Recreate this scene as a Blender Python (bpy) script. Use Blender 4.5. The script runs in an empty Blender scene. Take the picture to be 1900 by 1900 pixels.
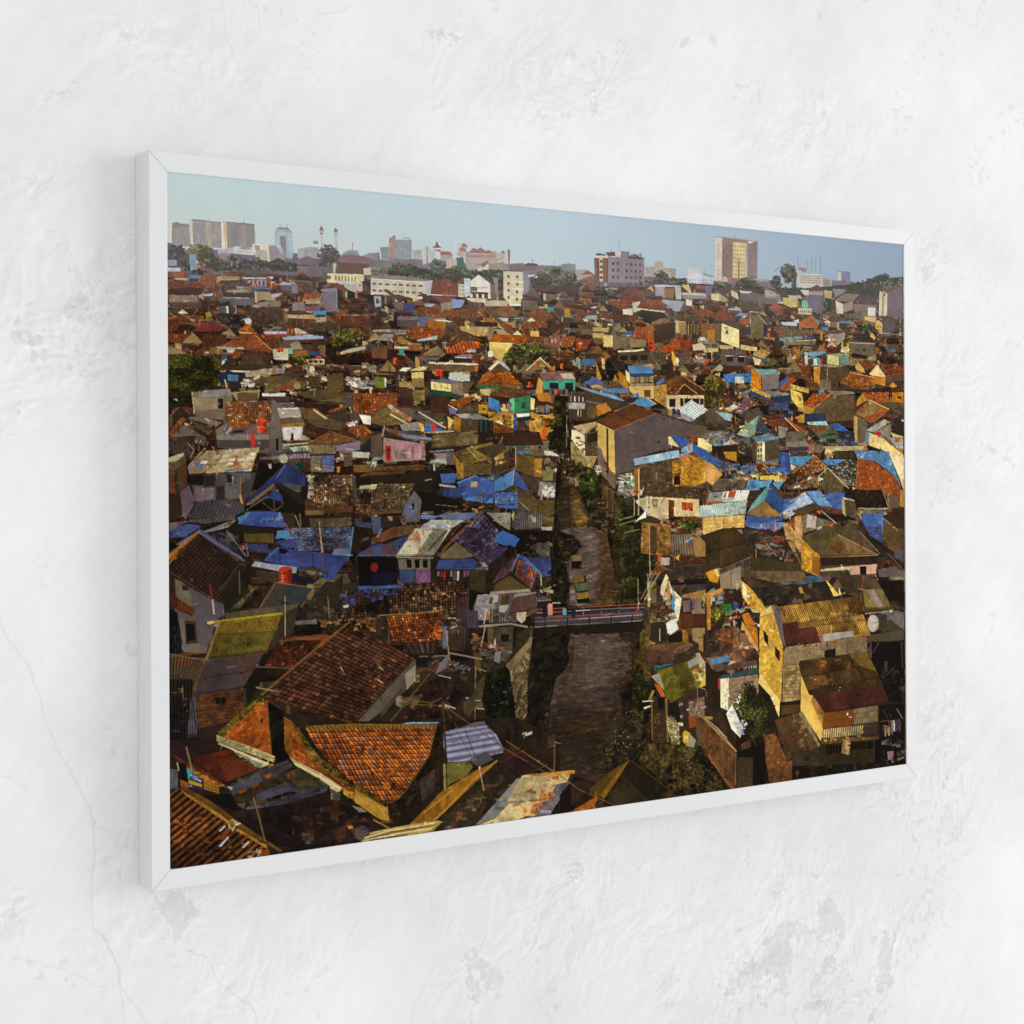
import bpy
import bmesh
import math
import numpy as np
from mathutils import Matrix, Vector

# ---------------------------------------------------------------- print painter
# The canvas print is a flat picture.  It is painted here stroke by stroke into a
# colour grid (print units: 3000 x 2000) which becomes the vertex colours of the
# canvas mesh.
PS = 0.8
PW, PH = 2400, 1600
rng = np.random.default_rng(11)
IMG = np.zeros((PH, PW, 3), np.float32)
SKY = np.zeros((PH, PW, 3), np.float32)


def smooth_noise(h, w, cell, r):
    gh, gw = int(h / cell) + 3, int(w / cell) + 3
    g = r.random((gh, gw)).astype(np.float32)
    ys = np.arange(h, dtype=np.float32) / cell
    xs = np.arange(w, dtype=np.float32) / cell
    yi, xi = ys.astype(int), xs.astype(int)
    fy, fx = ys - yi, xs - xi
    fy = (fy * fy * (3 - 2 * fy))[:, None]
    fx = (fx * fx * (3 - 2 * fx))[None]
    a = g[yi][:, xi] * (1 - fx) + g[yi][:, xi + 1] * fx
    b = g[yi + 1][:, xi] * (1 - fx) + g[yi + 1][:, xi + 1] * fx
    return a * (1 - fy) + b * fy


NW = (rng.random((PH, PW)).astype(np.float32) - .5)
NF = smooth_noise(PH, PW, 4, rng) - .5
NM = (smooth_noise(PH, PW, 14, rng) - .5) + .5 * (smooth_noise(PH, PW, 6, rng) - .5)
NL = (smooth_noise(PH, PW, 60, rng) - .5) + .6 * (smooth_noise(PH, PW, 24, rng) - .5)

NV = np.repeat(smooth_noise(PH, PW // 4, 3.5, rng) - .5, 4, 1) + .5 * np.repeat(smooth_noise(PH, PW // 5, 7, rng) - .5, 5, 1) + .3 * (smooth_noise(PH, PW, 5, rng) - .5)
NV = (NV + np.roll(NV, (0, 2), (0, 1)) + np.roll(NV, (1, 4), (0, 1)) + np.roll(NV, (1, 6), (0, 1))) / 4


def rgb(h):
    return np.array([int(h[i:i + 2], 16) / 255 for i in (0, 2, 4)], np.float32)


def mask_of(P):
    """bounding box slices and even-odd mask of a polygon given in print units"""
    P = np.asarray(P, np.float32) * PS
    x0, y0 = max(0, int(P[:, 0].min()) - 1), max(0, int(P[:, 1].min()) - 1)
    x1, y1 = min(PW, int(P[:, 0].max()) + 2), min(PH, int(P[:, 1].max()) + 2)
    if x1 <= x0 or y1 <= y0:
        return None
    X = np.arange(x0, x1, dtype=np.float32)[None] + .5
    Y = np.arange(y0, y1, dtype=np.float32)[:, None] + .5
    m = np.zeros((y1 - y0, x1 - x0), bool)
    n = len(P)
    for i in range(n):
        ax, ay = P[i]
        bx, by = P[(i + 1) % n]
        if ay == by:
            continue
        c = (ay <= Y) != (by <= Y)
        m ^= c & (X < ax + (Y - ay) * (bx - ax) / (by - ay))
    return (slice(y0, y1), slice(x0, x1)), m, X / PS, Y / PS


def st_coords(P, X, Y):
    """s along the first edge, t away from it; lengths of both in print units"""
    P = np.asarray(P, np.float64)
    if len(P) == 3:
        A, R, L = P
        M = np.array([[R[0] - A[0], L[0] - A[0]], [R[1] - A[1], L[1] - A[1]]])
        d = np.linalg.det(M)
        d = d if abs(d) > 1e-6 else 1e-6
        bR = ((X - A[0]) * M[1, 1] - (Y - A[1]) * M[0, 1]) / d
        bL = ((Y - A[1]) * M[0, 0] - (X - A[0]) * M[1, 0]) / d
        return (bR - bL + 1) / 2, bR + bL, np.hypot(*(R - L)), np.hypot(*((R + L) / 2 - A))
    a, b, c, d = P[:4]
    if len(P) > 4:
        d = P[-1]
        c = b + d - a
    dx1, dx2, S = b - c, d - c, a - b + c - d
    den = dx1[0] * dx2[1] - dx2[0] * dx1[1]
    den = den if abs(den) > 1e-6 else 1e-6
    g = (S[0] * dx2[1] - dx2[0] * S[1]) / den
    h = (dx1[0] * S[1] - S[0] * dx1[1]) / den
    if len(P) == 4 and max(abs(g), abs(h)) > .7:
        c, g, h = b + d - a, 0., 0.
    H = np.array([[b[0] - a[0] + g * b[0], d[0] - a[0] + h * d[0], a[0]],
                  [b[1] - a[1] + g * b[1], d[1] - a[1] + h * d[1], a[1]], [g, h, 1]])
    try:
        I = np.linalg.inv(H)
    except np.linalg.LinAlgError:
        I = np.eye(3)
    w = I[2, 0] * X + I[2, 1] * Y + I[2, 2]
    w = np.where(np.abs(w) < 1e-9, 1e-9, w)
    s = (I[0, 0] * X + I[0, 1] * Y + I[0, 2]) / w
    t = (I[1, 0] * X + I[1, 1] * Y + I[1, 2]) / w
    Ls = (np.hypot(*(b - a)) + np.hypot(*(c - d))) / 2
    Lt = (np.hypot(*(d - a)) + np.hypot(*(c - b))) / 2
    return s, t, Ls, Lt


def hsh(i, j, k=0):
    v = np.sin(i * 12.9898 + j * 78.233 + k * 37.719) * 43758.5453
    return (v - np.floor(v)).astype(np.float32)


def noise_at(N, sl, r):
    oy, ox = int(r.integers(0, 400)), int(r.integers(0, 400))
    return np.roll(N, (oy, ox), (0, 1))[sl] if False else N[(np.arange(sl[0].start, sl[0].stop) + oy) % PH][:, (np.arange(sl[1].start, sl[1].stop) + ox) % PW]


def put(sl, m, col, a=1.0):
    v = IMG[sl]
    v[m] = v[m] * (1 - a) + col[m] * a if np.ndim(a) == 0 else v[m] * (1 - a[m][:, None]) + col[m] * a[m][:, None]


def fill(P, col, kind='p', r=None, n=.16, c=13., rr=11., o=.05, oc=None, f=.3, a=1., sh=.16, g=0., k=0):
    """paint one surface: kind p plain, t roof tiles, c corrugated sheet, b brick, w tarpaulin, g grass and weeds"""
    r = r or rng
    mk = mask_of(P)
    if mk is None:
        return
    sl, m, X, Y = mk
    if not m.any():
        return
    N1, N2, N3 = noise_at(NL, sl, r), noise_at(NM, sl, r), noise_at(NW, sl, r)
    col = np.asarray(col, np.float32)
    base = np.broadcast_to(col, m.shape + (3,)).copy()
    sd = float(r.random() * 50)
    if kind == 'p':
        L = 1 + n * (.8 * N1 + .75 * N2 + .5 * N3)
    else:
        s, t, Ls, Lt = st_coords(P, X, Y)
        if kind == 't':
            c, rr = c * .78, rr * .78
            nc, nr = max(2, Ls / c), max(2, Lt / rr)
            cs, rs = s * nc, t * nr
            ci, ri = np.floor(cs), np.floor(rs)
            fc, fr = cs - ci, rs - ri
            amp = f * min(1., c / 9)
            L = 1 + amp * (np.sin(fc * np.pi) ** .7 - .62) * 1.5 - .8 * amp * (fr > .78) + .35 * amp * (fr < .3)
            q = hsh(ci + sd, ri)
            L = L * (1 + n * 1.5 * (q - .5)) * (1 + n * (1.6 * N1 + N2 + .5 * N3))
            oc_ = rgb(oc) if oc else np.clip(col * np.array([1.9, 1.55, 1.2], np.float32) + .03, 0, 1)
            sp = hsh(ci + sd, ri + 7, 3) < o
            base[sp] = base[sp] * .35 + oc_ * .65
            moss = np.clip(N1 * 2 - .1, 0, 1)[..., None] * .35
            base = base * (1 - moss) + base * np.array([.6, .6, .55], np.float32) * moss
        elif kind == 'c':
            c = c * .72
            nc = max(2, Ls / c)
            fc = np.cos(s * nc * 2 * np.pi)
            pi_, pj = np.floor(s * max(1, round(Ls / 75)) + .0), np.floor(t * max(1, round(Lt / (rr * 8))))
            q = hsh(pi_ + sd, pj)
            L = (1 + f * .55 * fc) * (1 + sh * 1.6 * (q - .5)) * (1 + n * (1.4 * N1 + 1.1 * N2 + .5 * N3))
            ft = t * max(1, round(Lt / (rr * 8)))
            L = L * (1 - .25 * ((ft - np.floor(ft)) > .93))
            oc_ = rgb(oc) if oc else np.array([.36, .2, .12], np.float32)
            ru = np.clip((N1 + .5 * N2 + o * 2.2 - .42) * 5, 0, 1)[..., None] * .8
            base = base * (1 - ru) + oc_ * (.5 + .6 * col.mean() / max(oc_.mean(), .05) * .5) * ru
        elif kind == 'b':
            nr, nc = max(2, Lt / rr), max(2, Ls / c)
            rs = t * nr
            ri = np.floor(rs)
            cs = s * nc + .5 * (ri % 2)
            ci = np.floor(cs)
            q = hsh(ci + sd, ri)
            mort = ((rs - ri) > .8) | ((cs - ci) > .9)
            L = (1 + n * 1.3 * (q - .5)) * (1 - f * .5 * mort) * (1 + n * (.95 * N1 + .8 * N2 + .4 * N3))
        elif kind == 'w':
            fo = np.sin((s * 3 + t * 1.3 + N1 * 1.6) * 9) * .5 + np.sin((t * 4 - s * 2 + N2) * 8) * .3
            L = 1 + f * .45 * fo + n * (1.3 * N1 + 1.3 * N2 + .5 * N3)
        elif kind == 'v':
            wv = noise_at(NV, sl, r)
            L = 1 + n * (1.25 * wv + 2.0 * np.clip(wv - .14, 0, 1) + .5 * N1 + .25 * N3)
        elif kind == 'g':
            L = 1 + n * (2.0 * N1 + 2.6 * N2 + 1.6 * N3 + 2.2 * noise_at(NF, sl, r))
        if g:
            L = L * (1 + g * (np.clip(t, 0, 1) - .5))
    put(sl, m, np.clip(base * L[..., None], 0, 1), a)


def line(P, w, col, a=1.):
    P = np.asarray(P, np.float32)
    for i in range(len(P) - 1):
        d = P[i + 1] - P[i]
        l = float(np.hypot(*d))
        if l < 1e-3:
            continue
        nx, ny = -d[1] / l * w / 2, d[0] / l * w / 2
        q = [P[i] + (nx, ny), P[i + 1] + (nx, ny), P[i + 1] - (nx, ny), P[i] - (nx, ny)]
        fill(q, col, 'p', n=.08, a=a)


def ellipse(c, rx, ry, col, n=.06):
    th = np.linspace(0, 2 * np.pi, 18)[:-1]
    fill([(c[0] + rx * np.cos(q), c[1] + ry * np.sin(q)) for q in th], col, 'p', n=n)


def area_pts(P, n, r):
    """n random points inside a polygon"""
    P = np.asarray(P, np.float32)
    lo, hi = P.min(0), P.max(0)
    out, tries = [], 0
    while len(out) < n and tries < n * 40:
        tries += 1
        x, y = lo + r.random(2) * (hi - lo)
        c = False
        j = len(P) - 1
        for i in range(len(P)):
            if (P[i][1] > y) != (P[j][1] > y) and x < (P[j][0] - P[i][0]) * (y - P[i][1]) / (P[j][1] - P[i][1]) + P[i][0]:
                c = not c
            j = i
        if c:
            out.append((x, y))
    return out


def poly_area(P):
    P = np.asarray(P, np.float32)
    x, y = P[:, 0], P[:, 1]
    return abs(float(np.dot(x, np.roll(y, 1)) - np.dot(y, np.roll(x, 1)))) / 2


def tree(P, col, sz=9., hi=1.7, lo=.45, r=None, n=1.):
    r = r or rng
    P = np.asarray(P, np.float32)
    m_ = P.mean(0)
    fill(m_ + (P - m_) * .82, col * .6, 'p', n=.5)
    P = m_ + (P - m_) * 1.05
    lo_, h = P.min(0), np.ptp(P, axis=0)
    sz = sz * .62
    k = int(min(1500, n * poly_area(P) / (sz * sz) * 2.2))
    pts = area_pts(P, k, r)
    hole = smooth_noise(24, 24, 3, r)
    pts = [p for p in pts if hole[int((p[1] - lo_[1]) / max(h[1], 1) * 21), int((p[0] - lo_[0]) / max(h[0], 1) * 21)] > .33 or r.random() < .25]
    pts.sort(key=lambda p: p[1] + r.random() * h[1] * .5)
    for x, y in pts:
        u, v = (x - lo_[0]) / max(h[0], 1), (y - lo_[1]) / max(h[1], 1)
        lit = np.clip(.95 - .45 * u - .5 * v + .7 * (r.random() - .5) + 1.1 * (hole[min(21, int(v * 15) + 4), min(21, int(u * 15) + 4)] - .5), 0, 1)
        c = col * (lo + (hi - lo) * lit ** 1.5) * (1 + .16 * (r.random(3) - .5)) * (.72 + .5 * r.random())
        m = 5
        ph = r.random() * 6
        q = [(x + sz * (.5 + .6 * r.random()) * np.cos(ph + i * 2 * np.pi / m), y + sz * .8 * (.4 + .6 * r.random()) * np.sin(ph + i * 2 * np.pi / m)) for i in range(m)]
        fill(q, np.clip(c, 0, 1), 'p', n=.35)


def clutter(P, cols, n, sz=10., r=None, a=1.):
    r = r or rng
    for x, y in area_pts(P, n, r):
        c = cols[int(r.integers(len(cols)))] * (.65 + .7 * r.random())
        jx, jy = min(int(max(x, 0) * PS), PW - 1), min(int(max(y, 0) * PS), PH - 1)
        t = .48 if y > 1000 else .2
        c = c * (1 - t) + IMG[jy, jx] * t
        w, h = sz * (.4 + 1.3 * r.random()), sz * (.2 + .45 * r.random())
        k = (r.random() - .5) * w * .7
        if r.random() < .25:
            w, h = h * .45, w * .9
        q = [(x, y), (x + w, y + k), (x + w + (r.random() - .5) * h, y + k + h), (x + (r.random() - .5) * h, y + h)]
        fill(q, np.clip(c, 0, 1), 'p', n=.25, a=a)


def wins(P, nx, ny, col, fw=.5, fh=.5, j=0., r=None):
    r = r or rng
    P = np.asarray(P, np.float64)
    at = lambda s, t: (P[0] * (1 - s) + P[1] * s) * (1 - t) + (P[3] * (1 - s) + P[2] * s) * t
    for b in range(ny):
        for a in range(nx):
            if r.random() < j:
                continue
            s0, s1 = (a + .5 - fw / 2) / nx, (a + .5 + fw / 2) / nx
            t0, t1 = (b + .5 - fh / 2) / ny, (b + .5 + fh / 2) / ny
            fill([at(s0, t0), at(s1, t0), at(s1, t1), at(s0, t1)], col * (.8 + .4 * r.random()), 'p', n=.15)


def tank(c, w, col):
    x, y = c
    h = w * 1.15
    for i in range(6):
        s0, s1 = -1 + i / 3, -1 + (i + 1) / 3
        sh_ = (1.05, 1.3, 1.1, .9, .72, .6)[i]
        fill([(x + s0 * w / 2, y - h / 2), (x + s1 * w / 2 + 1, y - h / 2), (x + s1 * w / 2 + 1, y + h / 2), (x + s0 * w / 2, y + h / 2)], np.clip(col * sh_, 0, 1), 'p', n=.05)
    ellipse((x, y - h / 2), w / 2, w * .17, np.clip(col * 1.1, 0, 1))
    for q in (-.2, .15):
        line([(x - w / 2, y + q * h), (x + w / 2, y + q * h)], w * .06, col * .6)


def antenna(c, h, col=None):
    col = rgb('4a3f35') if col is None else col
    x, y = c
    line([(x, y), (x + 1, y - h)], 2.2, col)
    for i in range(4):
        yy = y - h + 3 + i * h * .055
        l = h * (.11 + .02 * i)
        line([(x - l, yy + l * .25), (x + l, yy - l * .2)], 1.6, col)


def laundry(P, n, r=None):
    r = r or rng
    cs = [rgb(q) for q in ('d8d4d0', 'c03030', '3a50a0', 'e0c8b0', '402838', '904878', '6080b0', 'd09040', '303040', 'b8b0b8')]
    P = np.asarray(P, np.float64)
    for i in range(n):
        s0 = (i + .15 * r.random()) / n
        s1 = (i + .6 + .35 * r.random()) / n
        at = lambda s, t: (P[0] * (1 - s) + P[1] * s) * (1 - t) + (P[3] * (1 - s) + P[2] * s) * t
        t1 = .5 + .5 * r.random()
        fill([at(s0, 0), at(s1, 0), at(s1, t1), at(s0, t1)], cs[int(r.integers(len(cs)))] * (.5 + .5 * r.random()), 'p', n=.2)


def soft(P, amt, blur):
    """multiply a soft-edged region: light and shade of the printed photograph"""
    P = np.asarray(P, np.float32)
    k = 16
    m = np.zeros((PH // k, PW // k), np.float32)
    X = (np.arange(PW // k)[None] + .5) * k / PS
    Y = (np.arange(PH // k)[:, None] + .5) * k / PS
    b = np.zeros(m.shape, bool)
    for i in range(len(P)):
        ax, ay = P[i]
        bx, by = P[(i + 1) % len(P)]
        if ay == by:
            continue
        b ^= ((ay <= Y) != (by <= Y)) & (X < ax + (Y - ay) * (bx - ax) / (by - ay))
    m = b.astype(np.float32)
    rad = max(1, int(blur * PS / k))
    for _ in range(3):
        for ax in (0, 1):
            pad = [(0, 0), (0, 0)]
            pad[ax] = (rad, rad)
            q = np.pad(m, pad, 'edge')
            q = np.cumsum(q, ax)
            q = np.concatenate([np.zeros_like(np.take(q, [0], ax)), q], ax)
            w = 2 * rad + 1
            m = (np.take(q, range(w, q.shape[ax]), ax) - np.take(q, range(0, q.shape[ax] - w), ax)) / w
    M = np.clip(np.kron(m, np.ones((4, 4), np.float32)), 0, 1)
    M = np.repeat(np.repeat(M, k // 4, 0), k // 4, 1)
    IMG[:] *= 1 + M[..., None] * (np.asarray(amt, np.float32) - 1)


WALLS = [rgb(q) for q in ('8a7a66', 'a8987e', '6a5c50', '574a44', '7c6a58', '4c4248', '9a8468', 'b8a688', '5e5058', '6e6468')]
LITS = [rgb(q) for q in ('d8b878', 'e0c890', 'c89a58', 'b88a50', 'e8d8b0', 'c8a878', 'd0b070')]
ROOFS = [rgb(q) for q in ('6a3822', '7c4226', '8e4a26', '5c3626', '4e342a', '6e4030', '93512c', '50403a', '5a4a40', '6c5a4a', '43362f', '7a6a5a')]
DARKS = [rgb(q) for q in ('2a201c', '1e1816', '332822', '241e20')]


def house(x, y, w, r, lit=1., tone=1., orange=.5):
    """one small house of the far town: its foot's middle at x, y, w wide"""
    h = w * (.22 + .36 * r.random())
    d = w * (.18 + .2 * r.random())
    wall = WALLS[int(r.integers(len(WALLS)))] * tone * (.4 + .5 * r.random())
    litc = LITS[int(r.integers(len(LITS)))] * (.4 + .6 * lit * r.random())
    roof = ROOFS[int(r.integers(7 if r.random() < orange else len(ROOFS)))] * tone * (.5 + .55 * r.random())
    roof = roof * .76 + roof.mean() * np.array([1.08, .98, .9], np.float32) * .24
    x0, x1 = x - w / 2, x + w / 2
    k = (r.random() - .5) * w * .08
    fill([(x0, y - h), (x1, y - h + k), (x1, y + k), (x0, y)], wall, 'p', r=r, n=.2)
    if r.random() < .75:
        fill([(x0 - d * .6, y - h - k), (x0, y - h), (x0, y), (x0 - d * .6, y - d * .3)], litc, 'p', r=r, n=.18)
    for i in range(int(1 + 3 * r.random())):
        a, b = x0 + w * (.08 + .75 * r.random()), y - h * (.85 - .35 * r.random())
        fill([(a, b), (a + w * .12, b), (a + w * .12, b + h * .26), (a, b + h * .26)], DARKS[int(r.integers(4))] * (1 + r.random()), 'p', r=r)
    q = r.random()
    rise = w * (.2 + .25 * r.random())
    o = w * .07
    kd = 't' if r.random() < .6 else 'c'
    kw = dict(r=r, c=7., rr=7., f=.25, n=.22)
    if q < .42:
        sft = (r.random() - .5) * w * .25
        fill([(x0 + o + sft, y - h - rise), (x1 - o + sft, y - h - rise + k), (x1 + o, y - h + k), (x0 - o, y - h)], roof, kd, **kw)
        line([(x0 + o + sft, y - h - rise), (x1 - o + sft, y - h - rise + k)], 2.2, np.clip(roof * 1.6, 0, 1))
        line([(x0 - o, y - h + 1), (x1 + o, y - h + k + 1)], 2.4, roof * .4)
        fill([(x0, y - h + 1), (x1, y - h + k + 1), (x1, y - h + k + h * .22), (x0, y - h + h * .2)], wall * .45, 'p', r=r)
    elif q < .68:
        ax = x0 + w * (.3 + .2 * r.random())
        bx, by = ax + w * .55, y - h - rise * 1.1
        fill([(x0, y - h), (ax, y - h - rise), (x0 + w * .8, y - h)], litc * .8 if r.random() < .5 else wall * 1.1, 'p', r=r)
        fill([(ax, y - h - rise - 2), (bx + w * .2, by), (x1 + w * .25, y - h + k), (x0 + w * .8 + o, y - h + o)], roof, kd, **kw)
        line([(x0 - o, y - h + o), (ax, y - h - rise), (x0 + w * .8 + o, y - h + o)], 2.6, np.clip(roof * 1.5, 0, 1))
    elif q < .85:
        ax = x0 + w * (.4 + .2 * r.random())
        fill([(ax, y - h - rise), (x1 + o, y - h), (x0 - o, y - h)], roof, kd, **kw)
        fill([(ax, y - h - rise), (x0 - o, y - h), (x0 - d, y - h - d * .2)], np.clip(roof * (1 + .5 * lit), 0, 1), 'p', r=r)
        line([(ax, y - h - rise), (x1 + o, y - h)], 2., np.clip(roof * 1.7, 0, 1))
    else:
        g = rgb(('8a8890', '6a6a70', 'a8a090', '5e6068', '4870a8')[int(r.integers(5))]) * (.6 + .5 * r.random())
        fill([(x0 + d, y - h - rise * .5), (x1 + d * .6, y - h - rise * .5 + k), (x1 + o, y - h + k), (x0 - o, y - h)], g, 'c', r=r, c=6., n=.2)
        line([(x0 - o, y - h), (x1 + o, y - h + k)], 2., np.clip(g * 1.5, 0, 1))
    u = r.random()
    if u < .045:
        tank((x + w * .2, y - h - rise * .9), min(w * .15 + 3, 17), rgb('d8401c') * (.7 + .3 * r.random()))
    elif u < .16:
        line([(x, y - h - rise * .6), (x + 2, y - h - rise - min(w * .5, 45))], 1.6, rgb('b0a090') * .7)


def city(P, n, s0, s1, y0, y1, lit, tone, seed, orange):
    r = np.random.default_rng(seed)
    pts = sorted(area_pts(P, n, r), key=lambda p: p[1])
    for x, y in pts:
        k = np.clip((y - y0) / max(1, y1 - y0), 0, 1)
        house(x, y, (s0 + (s1 - s0) * k) * (.6 + .8 * r.random()), r, lit, tone, orange)


def sky():
    Y = (np.arange(PH, dtype=np.float32) / PS)[:, None, None]
    X = (np.arange(PW, dtype=np.float32) / PS)[None, :, None]
    t = np.clip(Y / 330, 0, 1)
    u = np.clip(X / 3000, 0, 1)
    tl, tm, tr = rgb('c3d9d8'), rgb('bfd3de'), rgb('96aabf')
    bl, bm, br = rgb('cfcfc2'), rgb('c4d0d0'), rgb('94a6b2')
    mix = lambda a, b, c: np.where(u < .45, a + (b - a) * u / .45, b + (c - b) * (u - .45) / .55)
    IMG[:] = mix(tl, tm, tr) * (1 - t) + mix(bl, bm, br) * t
    IMG[:] += NW[..., None] * .012 + NL[..., None] * .008
    IMG[:] = (IMG * .9 + IMG.mean(2, keepdims=True) * .1) * .975
    SKY[:] = IMG


def haze(col, top, bottom, amt):
    """the thin air over the far town in the printed photograph"""
    Y = (np.arange(PH, dtype=np.float32) / PS)[:, None, None]
    t = np.clip((bottom - Y) / (bottom - top), 0, 1) ** 1.2 * amt
    m = (np.abs(IMG - SKY).sum(2, keepdims=True) > .03) * t
    IMG[:] = IMG * (1 - m) + col * m


def grit(n, seed):
    """the countless small edges, gaps and glints of a crowded town: short strokes of the local colour, lighter or darker"""
    r = np.random.default_rng(seed)
    lum = IMG.mean(2)
    k = 8
    b = lum.reshape(PH // k, k, PW // k, k)
    sd = b.std((1, 3))
    sd = np.maximum(sd, np.roll(sd, 1, 0) * .8)
    for i in range(n):
        x, y = r.random() * PW, PH * (.165 + .835 * r.random())
        jx, jy = int(x), int(y)
        s_ = sd[min(jy // k, PH // k - 1), min(jx // k, PW // k - 1)]
        if s_ < .03 and r.random() > .12:
            continue
        if y < PH * .2 and lum[jy, jx] > .62:
            continue
        near = .55 + .9 * y / PH
        if y > PH * .52 and r.random() > .22:
            continue
        c = IMG[jy, jx] * (.42 + .3 * r.random() if r.random() < .62 else 1.35 + .5 * r.random())
        if y < PH * .5 and r.random() < .04:
            c = np.array([.72, .68, .62], np.float32) * (.5 + .6 * r.random())
        w, h = (3 + 13 * r.random() ** 2) * near, (1.6 + 2.2 * r.random()) * near
        q = r.random()
        t = (r.random() - .5) * .7 if q < .6 else (1.57 if q < .85 else r.random() * 3.1)
        ca, sa = math.cos(t), math.sin(t)
        x /= PS
        y /= PS
        fill([(x - w * ca + h * sa, y - w * sa - h * ca), (x + w * ca + h * sa, y + w * sa - h * ca),
              (x + w * ca - h * sa, y + w * sa + h * ca), (x - w * ca - h * sa, y - w * sa + h * ca)], np.clip(c, 0, 1), 'p', r=r, n=.2, a=.2 + .45 * r.random())


def paint(data):
    global rng
    for ln in data.splitlines():
        ln = ln.split('#')[0].split()
        if not ln:
            continue
        op = ln[0]
        pts, kw, ar = [], {}, []
        for tk in ln[1:]:
            if '=' in tk:
                k, v = tk.split('=')
                kw[k] = v if k in ('oc',) else float(v)
            elif ',' in tk:
                x, y = tk.split(',')
                pts.append((float(x), float(y)))
            else:
                ar.append(tk)
        if op == 'sky':
            sky()
        elif op in ('p', 't', 'c', 'b', 'w', 'g', 'v'):
            if op in 'tc' and 'rr' not in kw and op == 't' and 'c' in kw:
                kw['rr'] = kw['c'] * .85
            fill(pts, rgb(ar[0]), op, **kw)
        elif op == 'l':
            lw = float(ar[1])
            line(pts, lw * (.66 if lw < 9 else .8), rgb(ar[0]), 1. if pts[0][1] < 700 or lw < 3 else .74)
        elif op == 'e':
            ellipse(pts[0], float(ar[1]), float(ar[2] if len(ar) > 2 else ar[1]), rgb(ar[0]))
        elif op == 'T':
            tree(pts, rgb(ar[0]), **kw)
        elif op == 'k':
            clutter(pts, [rgb(q) for q in ar[0].split('/')], int(ar[1]), **kw)
        elif op == 'n':
            wins(pts, int(ar[1]), int(ar[2]), rgb(ar[0]), **kw)
        elif op == 'o':
            for p in pts:
                tank(p, float(ar[1]), rgb(ar[0]))
        elif op == 'a':
            for p in pts:
                antenna(p, float(ar[0]))
        elif op == 'y':
            laundry(pts, int(ar[0]))
        elif op == 'haze':
            haze(rgb(ar[0]), float(ar[1]), float(ar[2]), float(ar[3]))
        elif op == 'grit':
            grit(int(ar[0]), int(ar[1]))
        elif op == 's':
            soft(pts, [float(q) for q in ar[0].split('/')] if '/' in ar[0] else float(ar[0]), float(ar[1]))
        elif op == 'city':
            city(pts, int(ar[0]), *[float(q) for q in ar[1:7]], int(ar[7]), float(ar[8]))
        elif op == 'seed':
            rng = np.random.default_rng(int(ar[0]))
        else:
            print('unknown stroke', op)


def finish():
    """downsample 2 x 2, crisp edges, back to a (800, 1200, 3) grid"""
    land = (np.abs(IMG - SKY).sum(2) > .03).astype(np.float32)[..., None]
    near = np.clip((np.arange(PH, dtype=np.float32) / PS - 270) / 160, .12, 1)[:, None, None]
    IMG[:] *= 1 + land * near * (.09 * NM + .09 * NF + .06 * NW)[..., None]
    blue = np.clip((IMG[..., 2] - np.maximum(IMG[..., 0], IMG[..., 1]) * 1.12) * 5, 0, 1)[..., None] * land
    g = IMG.mean(2, keepdims=True)
    IMG[:] = (g + (IMG - g) * (1 - .28 * blue - .13 * land)) * (1 - .06 * blue)
    R_, G_, B_ = IMG[..., 0:1].copy(), IMG[..., 1:2].copy(), IMG[..., 2:3].copy()
    red = np.clip((R_ - G_ * 1.35) * 5, 0, 1) * land
    IMG[..., 1:2] += red * .08 * (R_ - G_) + blue * .10 * (B_ - G_)
    IMG[..., 0:1] -= red * .035 * R_ + blue * .08 * R_
    IMG[:] *= 1 + land * near * (1 - blue) * np.array([.075, .035, -.10], np.float32)
    IMG[:] += land * np.array([.010, .007, .005], np.float32)
    IMG[:] = IMG + land * .10 * near * (IMG - .36) * np.clip(1 - np.abs(IMG - .3) * 1.6, 0, 1)
    np.clip(IMG, 0, 1, out=IMG)
    a = IMG.reshape(PH // 2, 2, PW // 2, 2, 3).mean((1, 3))
    q = np.pad(a, ((1, 1), (1, 1), (0, 0)), 'edge')
    bl = sum(q[i:i + a.shape[0], j:j + a.shape[1]] for i in range(3) for j in range(3)) / 9
    a = a + .45 * (a - bl)
    return np.clip(a, 0, 1)


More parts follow.
